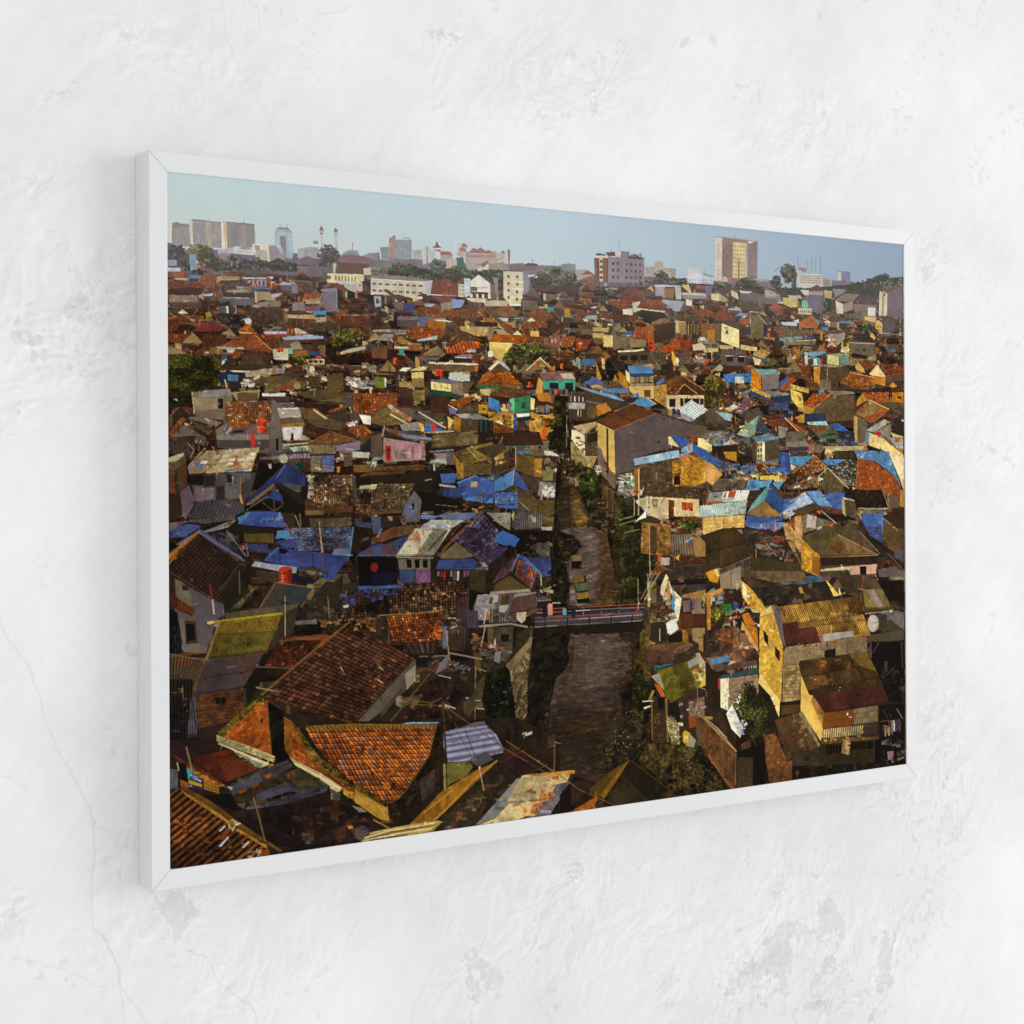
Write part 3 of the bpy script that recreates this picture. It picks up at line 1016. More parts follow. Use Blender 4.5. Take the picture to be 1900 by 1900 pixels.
t 4c3c2c 2169,260 2256,259 2256,294 2171,294 c=7
p a03428 2332,265 2363,265 2363,293 2300,276
t 5c3424 1452,336 1583,334 1583,352 1452,350 c=6
k c8b890/d8c8a0/5a4638/3a2c28 24 1456,350 1578,348 1578,377 1461,383 sz=14
c 9098a8 1488,345 1533,341 1528,356 1474,357 c=6
t 4c2e22 1587,333 1698,335 1712,346 1679,358 1578,352 c=7
p 2c2420 1703,317 1825,322 1835,340 1764,362 1717,349 n=.35
p 7a5848 1759,359 1797,342 1830,337 1835,352 1787,361
o e03018 8 1824,356
t 4a3a2a 1888,323 2005,321 1990,345 1871,339 c=8
p c8ac64 1869,343 1917,346 1917,386 1873,382
p 907c50 1883,346 1917,348 1917,389 1888,389
p 4a3626 1922,351 1980,353 1975,387 1922,389
n 8a7450 4 1 1922,351 1980,353 1975,387 1922,389 fw=.15 fh=1
t 743a20 1937,309 2005,295 2050,308 2030,320 1995,325 c=6
t 6c3020 2035,316 2075,299 2125,304 2145,334 2080,329 2030,326 c=6
b 7a4c24 1985,351 2050,350 2050,407 1990,398 c=8 rr=6
p a06c30 2015,370 2050,367 2047,405 2017,404
p 5e503e 2050,346 2080,345 2079,410 2050,407
p dccf98 2082,344 2163,364 2163,430 2079,408 n=.22
p b89850 2092,355 2115,354 2112,366 2095,365
p 4a3c2c 2100,367 2112,367 2111,382 2099,381
t 4c3a2c 2080,341 2115,328 2212,354 2166,364 c=6
t 8a4024 2171,325 2217,323 2212,350 2171,341 c=6
p 3c3840 2171,356 2217,358 2217,381 2171,379
b 6a5a3c 2217,311 2253,308 2284,339 2279,386 2248,395 2217,381 c=9 rr=7
l c8b070 4 2253,306 2295,339
p 282038 2279,340 2300,347 2292,378 2279,381
l c8c0b0 3 2215,296 2217,350
l c8c0b0 3 2215,296 2258,298
p b09458 1514,382 1582,383 1578,396 1514,395
p c8a860 1514,402 1560,400 1555,429 1517,427
p 5a4638 1519,416 1555,418 1553,437 1514,435
p d0b878 1557,406 1598,406 1598,446 1557,446
p 6c5c4c 1598,408 1670,410 1665,440 1600,457
p 7c6c50 1670,414 1744,415 1740,441 1670,443
t 94402c 1698,371 1747,372 1747,413 1679,410 c=8
b 8a5020 1749,363 1775,362 1775,429 1747,418 c=8 rr=6
p 3c2c24 1775,362 1869,350 1868,403 1777,428
p c82820 1747,418 1775,416 1775,456 1761,455
n 501810 1 2 1749,420 1773,419 1773,453 1749,448
t 7c3020 1443,423 1510,424 1487,457 1443,466 c=7
t 9c3c1c 1873,408 1965,412 1936,438 1907,446 1858,452 1787,454 c=7
t 7a3020 1888,409 1965,412 1931,442 1897,441 c=7
p d0c4b0 1946,426 1985,417 2005,428 2002,441 1951,445
p b0bcd0 1980,396 2005,397 2005,409 1980,408
p 4a3c34 1619,460 1758,448 1753,485 1618,493
l e0d8c0 8 1619,460 1697,455 1730,449
n 282020 3 1 1623,471 1754,463 1753,489 1623,493 fw=.7 fh=.7
t 5a4440 1858,444 1931,443 1960,490 1887,492 c=8
p d8a83c 1856,448 1873,477 1887,501 1863,500 1853,478
e d0d0c8 1877,483 9 11
k d0c8b0/5a4a3c/8a7a60 16 1951,452 1990,451 1980,482 1955,482 sz=14
p b8a888 1995,436 2064,433 2064,445 2000,451
p a89878 2069,421 2135,421 2135,434 2074,435
p 5a5058 2079,436 2196,436 2196,494 2079,494
n 2a2224 2 1 2094,451 2196,448 2196,483 2094,482 fw=.6 fh=.8
l b8a888 5 2099,459 2135,457
l b8a888 5 2160,459 2196,457
p c8b878 2170,416 2247,423 2247,438 2170,433
t 4a2e24 2181,413 2206,385 2253,415 c=7
t 9a8050 2268,426 2315,440 2278,464 2227,451 c=6
p e0cc98 2227,458 2268,469 2257,488 2237,485
T 4a4822 2278,480 2310,459 2362,462 2362,489 2289,491 sz=8
p a8401c 1990,489 2017,471 2027,478 2002,496
p a8906c 1706,509 1763,496 1777,514 1734,517
p c8b058 2374,237 2448,237 2446,269 2411,271 2376,261
p b0a898 2400,228 2459,225 2470,236 2406,238
p 5a4c68 2486,225 2570,219 2570,289 2486,275
T 30402a 2573,227 2601,221 2620,240 2617,273 2573,283 sz=9
p c8b888 2448,273 2518,270 2516,294 2453,294
n 5a4838 6 1 2454,275 2516,272 2513,292 2456,292
e 5ab888 2483,257 16 17
p 5ab888 2466,259 2501,258 2499,266 2467,268
l 2a3a34 3 2482,236 2482,248
t a03a24 2305,276 2332,265 2371,269 2363,289 c=6
p 843030 2331,290 2371,273 2371,300 2331,298
t 4a3030 2492,203 2546,180 2584,202 2551,208 c=7
p 9a8a80 2502,207 2576,203 2576,219 2505,220
p d0c8b8 2459,205 2502,203 2502,223 2481,222
p b89c60 2579,199 2623,200 2617,229 2584,226
p 807070 2623,192 2679,189 2695,196 2639,223
t 6e5a48 2684,205 2763,205 2729,235 2634,236 c=9 f=.4
p d8ccb0 2639,235 2678,246 2678,282 2645,284
p 8a7460 2678,246 2729,231 2729,263 2678,278
t 3e3232 2768,208 2825,214 2860,241 2729,241 c=7
p 70584c 2729,243 2854,241 2854,294 2774,302 2734,267
p 5a5048 2706,285 2774,265 2774,302 2706,293
p e0e0e0 2808,251 2848,251 2845,284 2808,284
p c8a850 2788,287 2851,288 2848,307 2791,301
p d8cca8 2870,187 2912,186 2909,279 2865,281
p a8905c 2883,190 2898,190 2891,280 2880,281
p 4a4440 2892,194 2903,194 2901,204 2892,204
p 64505a 2913,184 2994,186 2995,286 2909,279
k a02828 12 2872,178 2930,179 2927,188 2872,189 sz=10
p d8b050 2848,311 2859,296 2883,309 2882,338 2848,331
n 4a3c20 3 1 2851,315 2880,316 2880,330 2851,329
p 4a4048 2888,305 2952,302 2946,340 2888,346
t 4a3c34 2883,297 2917,289 2970,295 2952,306 2883,309 c=6
T 3a4020 2773,330 2796,301 2819,312 2825,340 2790,346 sz=8
t a04828 2453,324 2513,298 2556,324 2545,342 2480,343 2453,342 c=6
l d8a078 3 2513,298 2556,324
p b8c4d0 2363,326 2443,325 2443,337 2373,338
p c8c8c8 2427,321 2453,312 2453,328
k d84c20/e8d8c0 14 2573,295 2600,294 2600,318 2573,319 sz=10
b 5a4a38 2376,351 2523,349 2523,369 2373,379 c=9 rr=7
n 8a7450 9 1 2376,353 2523,351 2523,365 2376,371 fw=.12 fh=1
p 5898c8 2357,385 2469,375 2472,383 2357,397
p 2838a0 2488,376 2523,373 2534,384 2485,386
c 6a6458 2376,394 2537,388 2534,404 2378,410 c=6
l c8b070 4 2376,396 2537,386
k 7a4a28/a87838/3a2420/c09050 30 2381,414 2453,411 2458,463 2415,456 2383,430 sz=14
b 8a5c28 2437,420 2458,419 2455,459 2437,459 c=7 rr=5
o d83028 10 2580,403
b a87838 2559,351 2573,353 2572,387 2559,383 c=7 rr=6
t 5c3c26 2584,346 2711,341 2689,350 2578,363 c=7
p 8a8078 2594,362 2689,354 2683,379 2638,407 2600,394
k a03030/d0d0c8/4a3a38/b8a888 36 2597,366 2636,366 2633,405 2597,406 sz=12
p d0b03c 2669,387 2705,392 2705,414 2666,420
e 504020 2686,397 12 10
k c8c840/6aa0c0/d8d0c0 14 2666,408 2705,408 2705,424 2666,424 sz=11
p 60584c 2708,392 2836,389 2836,438 2711,426
l a89c88 5 2708,389 2845,388
n 3a342e 2 1 2739,403 2802,403 2801,423 2739,425
t 282224 2745,352 2819,349 2819,382 2734,377 c=7
p d8b058 2816,361 2828,346 2848,364 2842,373
p 6a90c0 2493,442 2501,433 2578,425 2594,430 2523,449
p b8c0cc 2480,430 2496,434 2496,477 2482,474
p b0b47c 2594,438 2655,440 2655,476 2594,470
n e8e8d0 2 1 2594,438 2633,441 2633,465 2594,462 fw=.4 fh=.8
p 5c8080 2658,444 2705,439 2711,471 2660,476
p 8c8464 2594,436 2655,430 2705,436 2655,444
p 8ad0d8 2526,456 2542,456 2542,480 2525,480
p 1c8c98 2542,454 2557,453 2557,477 2542,478
p c83030 2557,455 2569,455 2569,477 2557,477
b b8782c 2525,484 2558,485 2555,547 2528,540 c=9 rr=6
b 4c4032 2558,485 2705,483 2705,511 2654,533 2561,531 c=9 rr=7
c 9a8c74 2525,480 2594,474 2699,477 2632,485 c=6
l c8c0b0 3 2596,490 2594,530
T 3a3c1e 2283,484 2310,459 2352,454 2373,481 2330,494 sz=8
t 7a3c22 2750,455 2836,455 2835,475 2784,489 c=8
p c8a060 2739,478 2753,461 2784,485 2790,501 2744,490
t 6a3422 2859,462 2996,470 2995,504 2905,502 c=8
p e0c890 2810,504 2856,466 2899,510 2858,515
l 40302c 5 2810,504 2856,464 2902,510
b c08028 2824,508 2899,512 2896,547 2829,537 c=9 rr=6
l e0d0b0 4 2818,506 2899,512
b 5a4434 2902,506 2995,502 2995,524 2904,535 c=8 rr=6
t 7c4424 2713,501 2835,516 2824,549 2755,563 2657,541 c=9 o=.1
l d89850 4 2713,501 2835,516
p c87828 2916,547 2939,532 2963,546 2945,555
seed 9
k 7a6a58/a89070/4a3a30/3a2c24/c0b8a8/2a201c 160 211,553 664,526 664,616 210,626 sz=17
p 3a3020 149,555 231,543 329,546 329,562 153,567
p 24284c 156,570 228,571 224,594 163,605
p 4a70b0 188,577 221,578 219,597 188,595
T 2c2f10 -3,547 30,527 79,526 136,530 156,561 159,595 142,618 105,622 75,629 75,672 -4,667 sz=10 hi=1.6 lo=.5 n=1.3
k 2a2416/1e1a10 30 3,621 76,619 75,669 3,667 sz=24
l c8b898 5 178,592 185,617
l c0b8a8 4 23,650 31,657
c b0a898 242,571 301,557 364,553 367,569 297,578 245,584 c=7 f=.2
p 9a88a0 339,554 367,555 371,569 343,570 n=.3
c 5e5038 266,586 371,574 446,595 435,611 335,601 269,602 c=7
p d0b878 266,586 290,576 290,583 269,593
b 6a5a40 276,608 357,600 356,623 300,630 c=10 rr=6
p 1c1614 288,608 307,606 304,628 290,627
p 7a3e22 357,603 421,599 424,615 346,620
e 8a8858 412,605 12 9
c 54482f 399,628 486,613 574,623 626,640 589,654 478,649 c=8
k d8d4cc/c8c0d0 14 228,587 259,590 255,612 231,613 sz=14
k c8c8d8/8890b0/d8d0c0 20 570,572 626,574 626,594 574,595 sz=14
b 5c4e34 511,570 567,562 568,618 515,619 c=8 rr=6
b 4a3c2c 450,572 489,577 489,607 449,608 c=8 rr=6
e d0ccc0 462,555 9 11
b 7a6c58 74,629 203,642 196,670 176,699 84,685 c=30 rr=30 f=.05
p 8a7c66 75,647 156,649 156,677 82,685
p 6c5c58 84,685 176,677 176,711 88,703
p c0b090 77,632 83,694 81,695 75,633
c 7a7880 95,628 193,618 200,642 95,648 c=7 n=.14
p 1a1414 156,647 173,647 172,677 156,677
p 8a7860 197,629 290,621 286,646 217,654
p 5c4a34 217,629 283,629 283,653 217,654
l a08860 4 197,631 290,621
c c8ccd4 297,630 374,627 371,637 298,639 c=6 n=.1 o=0
p 4a3830 297,640 388,638 385,654 335,652
p 7c788c 339,658 403,655 401,670 342,674
p 5a5058 342,661 403,657 399,670 342,671
p 5c5254 178,658 335,650 353,658 363,806 289,806 155,790 147,740 172,724
p 685c5c 335,649 353,660 361,806 320,799 314,761 330,710
p 544a4c 317,764 338,764 340,806 289,807 286,774
t 6a4028 183,658 328,652 326,710 314,723 178,718 c=9 f=.55 n=.35 oc=b8a890
t 8a4422 186,718 258,718 258,728 193,736 c=9 f=.5
p 6a6260 330,650 339,652 335,703 321,729 310,729 326,710
p 281e20 203,740 236,738 236,747 200,749
p 9a94a0 177,749 196,730 200,736 186,752
l a8a0b0 4 172,752 183,721
p 6c6260 149,740 176,724 176,749 155,762
p 7a706e 149,762 155,754 317,751 317,766 155,768
p 4c4346 159,770 321,769 321,793 159,790
p 1c1618 340,764 349,762 350,799 342,801
o e0301c 31 295,728
l d0c0b8 3 279,732 310,732
l 504038 3 260,710 261,790
p cc1c1c 260,726 265,742 277,771 270,787 263,793 260,768
p b8b0c0 360,722 431,725 427,767 366,769
p d0ccd8 367,728 424,730 422,764 370,765
p 181014 391,748 400,748 400,767 391,767
p 9a6a30 356,719 435,715 435,726 360,731
c 8c8480 347,674 419,671 427,699 356,704 c=9 n=.14
p c8d0e0 347,674 415,670 415,674 349,677
p 5a4c44 354,706 431,700 433,715 358,721
c 54483a 420,670 478,672 507,694 584,723 551,737 478,727 438,708 c=8 o=.1
p c8a878 465,672 514,701 507,704 467,679
t 7a3c20 522,675 585,657 585,665 537,683 511,685 c=8
b 3f3228 526,684 577,667 577,713 525,701 c=8 rr=6
l d0d0d0 4 585,647 596,683
k c8c0c0/6a5a50/b0a8b0 14 573,710 599,710 599,726 577,723 sz=14
t 84401f 604,624 664,621 663,682 600,683 c=9 f=.5 n=.3
p 4a4248 566,621 605,621 600,670 566,654
p e0d4d0 622,688 663,692 663,719 637,716 n=.35
t 7c3a1e 584,726 641,719 663,739 637,762 584,740 c=9
p b86420 637,726 663,739 663,746 641,732
p 6a5a52 12,757 52,725 105,756 12,763
t 7c4420 3,751 44,702 57,710 9,760 c=8
c 6a5c54 60,704 105,700 169,718 152,729 72,710 c=7
c 54463f 55,700 72,710 139,743 125,756 c=7
t 3a302e 1,763 85,756 85,784 1,785 c=8
t 433632 1,781 62,778 75,825 1,806 c=9 f=.5
l b0a088 5 60,778 81,797
l b0a088 5 81,797 71,819
e 5c4c38 102,765 18 10
y 12 85,769 128,772 122,787 85,784
p b0a890 1,822 28,812 50,806 48,815 25,831 1,831
p 5c4c38 1,831 25,832 55,815 56,837 22,856 0,856
b 6a3c22 0,859 22,859 21,924 0,923 c=8 rr=5
b 5a3a26 27,856 58,837 59,899 31,924 c=8 rr=5
p 3c3026 22,857 28,856 38,927 26,930
b 3a2a18 0,923 41,927 44,992 0,1001 c=9 rr=7
c 9a8868 120,800 289,790 272,825 261,860 66,867 61,846 c=7 rr=9 n=.18 sh=.5 o=.1
n ccc8bc 6 4 125,800 286,791 265,838 81,856 fw=.72 fh=.72 j=.45
p 6a70a8 91,837 111,837 105,850 91,848
n 6a78a8 2 1 172,855 258,849 254,858 172,864 fw=.8 fh=.8
l d0b078 5 65,843 116,792
p 8a7888 61,846 105,812 91,840 68,865
c 545058 68,870 257,863 282,866 271,933 168,951 84,946 c=8 n=.15
p 1e1818 68,871 111,870 111,900 74,899
p 2c2426 111,872 148,870 146,903 114,903
p 302420 182,869 200,869 200,894 184,894
l a89c90 3 180,896 202,896
l a89c90 3 201,869 201,896
p 766078 84,904 113,906 112,944 86,945
c 74747c 114,908 148,908 148,944 114,945 c=7
p 2e2a34 150,903 175,904 175,944 149,946
c 6a6a72 177,900 226,898 226,942 178,945 c=7
p 484048 226,898 278,870 282,876 257,930 240,945 226,945
l a87848 5 226,879 227,977
p 645468 38,921 64,899 82,940 77,962 54,999 44,986 n=.12
c 45414c 87,949 243,945 236,980 202,992 101,1003 64,999 c=16 n=.12 f=.25
c 524e58 38,1004 209,989 209,1002 114,1012 c=10
p 15110f 285,838 356,838 348,857 282,914 261,920
p c0a0b8 315,839 327,839 326,852 319,852
p 0f3f3c 402,840 434,838 432,851 416,859
p 3d6040 402,841 416,851 423,854 405,851
w 32307a 373,838 388,835 338,896 264,946 247,958 250,942 n=.1
w 33317c 373,841 402,848 437,874 437,906 369,896 341,899 n=.15
l 6a84d0 5 373,841 341,883
p 7a6a50 334,897 336,905 261,958 245,961 245,955
w 3540a8 338,915 362,938 359,950 306,940 n=.12
p 1e1814 338,902 437,961 433,994 366,979 362,938
p 1a1512 292,953 320,940 366,963 366,983 299,978
l 6a5c48 6 297,953 334,979
l 6a5c48 5 334,947 334,982
l 6a5c48 6 362,962 334,980
l 8a84a0 4 245,974 313,934
p 2a241c 334,899 355,896 437,939 437,968
w 3a48b8 260,979 320,979 358,986 376,1028 288,1023 216,1015 n=.1 f=.2
w 3a6cd0 292,997 355,992 355,1002 288,1007 n=.1
w 4a88c8 216,996 260,979 236,1006 222,1015 n=.1
k 50406a/8a6a50 8 278,991 365,1005 365,1021 278,1019 sz=18
p 3c3226 362,986 405,987 401,1032 380,1028
l a8a098 5 403,993 419,1029
l 9a948c 5 419,987 422,1029
p 8a7a60 452,781 538,781 540,807 454,809
c 80704c 454,783 536,783 536,805 456,807 c=8 f=.5
p 2c2050 452,809 540,807 540,814 454,815
c 7a7460 456,815 490,815 488,864 457,864 c=7
c 4a58b0 490,814 536,814 534,845 492,841 c=8
c 7a7490 492,841 536,845 532,864 494,864 c=6
t 70482c 445,776 522,740 607,762 618,769 540,779 c=8
p 786a80 540,783 625,769 625,795 566,809 543,799
k b86050/c8a8b0/405080/d0a070 20 540,796 562,799 565,825 543,825 sz=14
c b0b4b4 599,802 659,804 655,822 599,820 c=6
b 5c5044 566,805 599,805 599,845 569,848 c=8 rr=6
p c07828 545,848 556,848 554,865 545,865
c 7c5a30 601,842 663,842 663,865 602,866 c=7
l d0d0d8 6 366,783 449,776
p a8b8a8 384,790 449,783 450,801 398,802
p 6a8080 413,789 434,788 449,801 416,801
c 786c80 289,819 452,806 452,822 289,827 c=9 n=.2
e b0a89c 366,823 14 14
p 5c5040 438,773 456,760 456,773
t 58402e 454,874 601,873 602,967 448,974 c=9 f=.6 n=.5 oc=a89478
k c0b8a8 18 443,870 452,871 450,945 441,948 sz=13
p 4c4658 601,875 610,875 609,971 604,970
p 5c3a22 441,977 598,967 598,987 437,990
c 7a6440 437,979 499,978 499,993 437,994 c=7
p 2c2218 433,997 606,997 602,1033 430,1029
b 60503c 451,1004 594,1003 594,1030 455,1030 c=10 rr=8
t 5e4432 612,914 662,918 662,988 609,989 c=9 f=.6 n=.5 oc=a89478
p 241c14 614,878 662,878 662,918 613,914
p b0b090 625,906 662,905 662,917 621,916
p 4a4664 606,1007 662,1008 662,1038 609,1030
p 20182a 628,1004 662,1005 662,1020 630,1019
t 465c94 369,1031 600,1033 590,1102 415,1100 351,1050 c=11 f=.7 n=.4 o=.42 oc=7a4630
w 4a98e0 346,1038 383,1036 383,1060 362,1060 337,1062
w 3e3e90 337,1069 408,1061 408,1090 369,1089 n=.12
l 6ab0e8 7 600,1033 586,1122
c 6a80c0 535,1097 590,1097 586,1118 527,1113 c=8
w 403c98 319,1116 340,1091 440,1101 586,1122 583,1135 316,1126 n=.12 f=.2
p 14101a 351,1088 383,1096 369,1108 349,1104
n d0ccc0 4 1 354,1095 376,1097 372,1103 354,1103 fw=.5 fh=.9
l d0b080 5 484,1014 493,1119
w 3c46a8 613,1116 662,1094 661,1124 616,1119 n=.1
w 4a4a94 1,1022 61,1011 104,1018 54,1048 1,1050 n=.2
c 606068 0,1007 64,1002 34,1017 1,1035 c=8
c 8a98a8 100,1037 168,1014 212,1002 188,1023 134,1035 c=12 n=.14
w 6a78a0 24,1069 94,1031 74,1052 37,1073 n=.2
p 2a2226 97,1040 181,1033 246,1107 201,1100 127,1041
k 5a5868/3a3440/6a6470 26 127,1038 181,1036 208,1090 174,1077 sz=22
l 8a90a0 5 181,1033 243,1110
c 5e5024 236,1044 333,1046 333,1075 239,1069 c=8 n=.2
c 40386a 229,1072 312,1078 312,1103 256,1098 c=8
p 2a241c 202,1024 337,1030 333,1046 236,1044
l 8a8898 5 244,1072 250,1111
t 4a3018 94,1037 229,1116 243,1123 4,1115 c=15 f=.35 n=.25 o=.02
p b07028 94,1031 100,1037 31,1085 1,1115 -2,1099
l 7a78b0 9 94,1037 229,1116
seed 13
k 7a6a58/a89070/4a3a30/3a2c24/2a201c 90 664,506 1443,480 1442,599 664,616 sz=15
p 6a7a20 677,571 715,571 713,605 679,606
p c8ccd8 711,572 719,575 717,601 712,602
c c8ccc8 763,550 779,539 810,539 790,551 c=6
c b8a878 798,549 833,536 875,532 857,546 c=7
p cfbc80 808,554 853,551 853,571 809,572
p 7a6440 809,572 853,571 855,598 812,599
b a88c50 763,584 806,583 806,599 764,600 c=9 rr=7
k a02828/403020 7 779,563 792,563 790,580 779,580 sz=12
l d8d4cc 6 873,522 1056,522
p 5a4a36 875,526 1054,525 1042,546 1025,546 944,545 897,543
o d82828 16 916,553 902,553
o d86020 12 1050,537
c a8b0b0 950,550 1025,546 1023,575 989,578 944,571 c=9 n=.12 o=0
p 5a5870 879,576 944,572 997,578 960,586 880,581
p d8c888 879,581 954,587 954,611 880,605
n 4a3c24 3 1 880,584 954,587 954,606 880,601 fw=.1 fh=.7
p 7a6858 954,587 980,582 997,581 996,623 956,615
p 5a4638 997,581 1046,577 1009,612 996,619
p 1e4038 872,605 996,623 992,633 872,622
c 3e2622 878,623 948,632 944,678 878,679 c=8 n=.14 f=.15
t 8c4018 1089,544 1108,549 1170,539 1225,581 1141,587 1054,587 c=9 f=.5 n=.25
t a04c20 1099,539 1120,557 1054,585 1074,555 c=9
p 186040 1044,587 1153,586 1136,595 1050,596
c 9498a8 1133,505 1158,514 1181,535 1170,540 1133,517 c=8
p d8c8a8 1095,534 1133,505 1137,512 1103,540
p 54402a 1103,540 1137,515 1174,538 1112,544
l d8c8a8 4 1242,536 1298,492
l d8c8a8 4 1298,492 1341,523
o c85020 12 1283,511 1385,518
p b85820 1328,531 1359,517 1356,531
c 7a5a60 1291,539 1376,533 1433,535 1442,560 1306,565 c=9 n=.2
c c0b8a8 1376,542 1425,539 1442,560 1394,559 c=7
p 3a8c80 1306,567 1442,561 1438,596 1308,595
p 1e2228 1335,573 1372,572 1371,595 1337,594
p 1e2228 1398,572 1433,571 1433,596 1398,597
p c88838 1291,556 1306,567 1306,606 1287,620 1280,603
y 9 1308,599 1411,593 1411,614 1310,620
p e03050 1354,594 1367,594 1365,608 1356,606
p b06a28 1276,610 1337,605 1345,637 1293,634
p 5a5c70 1411,603 1442,599 1442,639 1411,632
c 9a98a8 1411,639 1442,639 1442,659 1411,659 c=9
o c83820 13 1255,582
t 5a3a22 1095,617 1153,588 1268,603 1272,614 1208,629 1141,623 c=9
p b8a070 1062,600 1107,599 1099,621 1066,618
k d8c8a0/8a7450/c0a868/507050 26 997,612 1058,618 1062,632 1001,626 sz=13
p 2a7458 1199,627 1259,617 1256,670 1195,675
p 58b488 1176,629 1197,627 1195,673 1182,664
p 2a3c34 1223,639 1240,639 1237,660 1222,660
p c0a868 1140,648 1170,647 1170,672 1144,668
y 5 1140,648 1187,640 1186,664 1144,668
w 2c74cc 1095,624 1136,637 1138,676 1095,659 n=.2 f=.3
t 74381c 944,648 996,629 1041,623 1045,632 988,661 c=9 f=.5
b 4a4032 982,664 1053,642 1057,680 980,681 c=10 rr=7
p 6a5898 944,661 976,668 968,681 948,682
l d8b878 5 942,653 976,668
b c08c28 1056,649 1091,652 1090,676 1057,680 c=9 rr=6
p 30281c 1070,661 1084,661 1082,668 1072,668
b a87828 1092,673 1191,678 1190,727 1119,707 1094,690 c=10 rr=7 n=.3
k 6a5030/c0a070/3a2c20/d8c898 26 1095,673 1191,678 1190,720 1119,700 sz=14
p 2038b0 1191,678 1203,678 1203,733 1191,731
p d8d4c8 1203,678 1256,674 1254,684 1207,689
p 20203a 1205,689 1256,686 1250,699 1207,703
y 9 1263,656 1336,655 1336,676 1267,674
b c08830 1259,670 1310,684 1349,673 1349,694 1310,705 1261,688 c=10 rr=7
p d8c888 1259,624 1276,628 1272,663 1259,663
b a87830 1254,699 1310,702 1353,722 1327,769 1310,758 1254,730 c=11 rr=9 n=.3
T 4a3c14 1293,684 1349,690 1353,726 1310,716 sz=9 hi=1.8
w d84018 1312,691 1319,712 1321,758 1299,762 1306,726 n=.12
T 2c2610 1354,644 1406,639 1410,790 1327,790 1327,748 1358,719 sz=11 hi=1.5
l 9a9088 3 1406,639 1402,790
t 7c3c22 664,621 759,619 755,658 663,682 c=8 f=.5
p 44302a 761,605 814,604 811,657 763,657
c 402824 763,631 811,630 811,657 763,657 c=8 n=.1
b 7a6438 814,609 857,608 856,656 817,657 c=10 rr=8 n=.25
T 3a3a20 829,646 853,639 856,656 833,658 sz=8
c 66583a 663,686 721,665 766,718 701,722 663,712 c=9 o=.1
c 6e603e 721,658 805,707 794,724 720,692 c=9 o=.15
c b0a898 724,655 736,656 811,697 805,707 794,704 724,665 c=10 n=.3 o=.25
l d8c090 6 732,685 799,718
c 5c5048 740,661 837,670 932,723 928,728 817,700 c=10 n=.2
l b8b8c0 6 833,677 932,726
p 7a7478 766,718 833,707 848,734 774,738
p 4060c0 850,724 880,720 928,733 912,737 852,739
p d0a838 833,710 852,717 852,739 844,739
w e01c28 878,720 892,710 898,734 884,739 n=.1
p 7a6848 848,741 964,733 964,738 896,744
c 8a8890 966,681 1053,680 1103,697 1057,698 988,695 c=9 n=.2
b a86a1e 964,688 990,697 988,740 966,736 c=10 rr=6
p d8c070 940,689 964,702 944,733
b 4c3e2a 990,697 1055,698 1055,739 990,738 c=10 rr=7
p 182020 1057,699 1113,700 1113,735 1057,739
n 3c4c4c 3 1 1057,699 1113,700 1113,735 1057,739 fw=.08 fh=1
t 703618 1113,711 1132,707 1195,738 1115,740 c=8
c 3a261c 1115,742 1293,735 1310,780 1156,784 c=12 n=.12 f=.15
l 4a6a78 5 1156,785 1310,780
c 5e5236 884,751 984,740 1057,746 1049,777 880,791 c=10 n=.25
l c0b498 4 852,742 964,736
l 7a90b8 7 874,802 963,796
p 5c4c50 887,805 963,802 967,843 895,839
p 80707c 889,807 935,808 935,846 915,832
p 5c4a44 663,755 701,745 705,822 663,822
c 5a5054 705,732 720,727 884,761 880,771 778,761 c=12 n=.2
c 7478a0 759,745 880,757 880,766 778,758 c=9 n=.12
l c0a888 7 711,722 703,755
p a47c8c 709,759 856,778 858,827 704,834 n=.14
p 9c7484 743,768 856,781 858,825 739,829 n=.2
p 7a6a60 745,799 789,795 789,825 749,825 n=.35
n a88090 5 2 793,782 856,785 856,825 793,822 fw=.95 fh=.95
c a8a090 705,769 741,768 741,777 707,777 c=6
p b82020 712,782 735,782 733,830 716,832
p 501414 720,789 730,789 727,822 722,822
p 14100e 663,825 705,825 708,839 663,842
k e0e0e0/8aa0b8 9 663,819 689,815 682,839 663,839 sz=17
c 6a4a24 663,849 856,842 856,859 663,862 c=9 n=.25 o=.2
c 5c4430 663,865 785,862 781,872 663,875 c=8
p 2c2218 663,875 848,866 847,900 662,898
k 9aa8a0/6a8878/b0a8a0/3a302c 26 871,819 915,825 911,849 871,842 sz=16
c 6e5c30 963,805 1012,789 1107,770 1169,801 1110,826 1016,839 999,843 c=8 n=.25 o=.1
l a88838 6 1012,789 1053,826
b 5c4a2c 999,844 1104,833 1106,874 1040,874 999,884 c=10 rr=6 n=.2
b b07a28 961,808 997,846 998,886 975,867 c=9 rr=6
p 40342a 1106,826 1173,805 1173,861 1110,867
l b09870 4 1150,752 1119,805
k d0a860/a88848 18 1111,794 1136,794 1139,840 1119,840 sz=15
c 4a3c2c 1040,794 1148,770 1161,791 1110,826 c=9 n=.25
c 5a5240 1199,794 1232,787 1314,801 1310,815 1198,808 c=9
p 4068c8 1203,798 1232,798 1267,803 1207,808
b 5c4a28 1198,810 1271,815 1273,882 1245,875 1198,861 c=12 rr=9 n=.15
c 9a6c2c 1273,822 1305,822 1301,886 1273,886 c=9
c b0b0b8 1312,797 1353,801 1377,817 1314,813 c=9
c 6a6a40 1305,861 1348,872 1348,897 1305,897 c=8
l 8a7c68 4 1325,805 1327,861
l c0a888 5 1199,784 1200,857
k 6a5a48/3a3024/8a7a68/a09080/241c14 60 1310,815 1397,826 1379,872 1318,861 sz=18
w 3c5cb8 911,872 969,870 967,901 919,901 n=.12
c a0a4b0 907,904 969,911 967,916 911,911 c=9
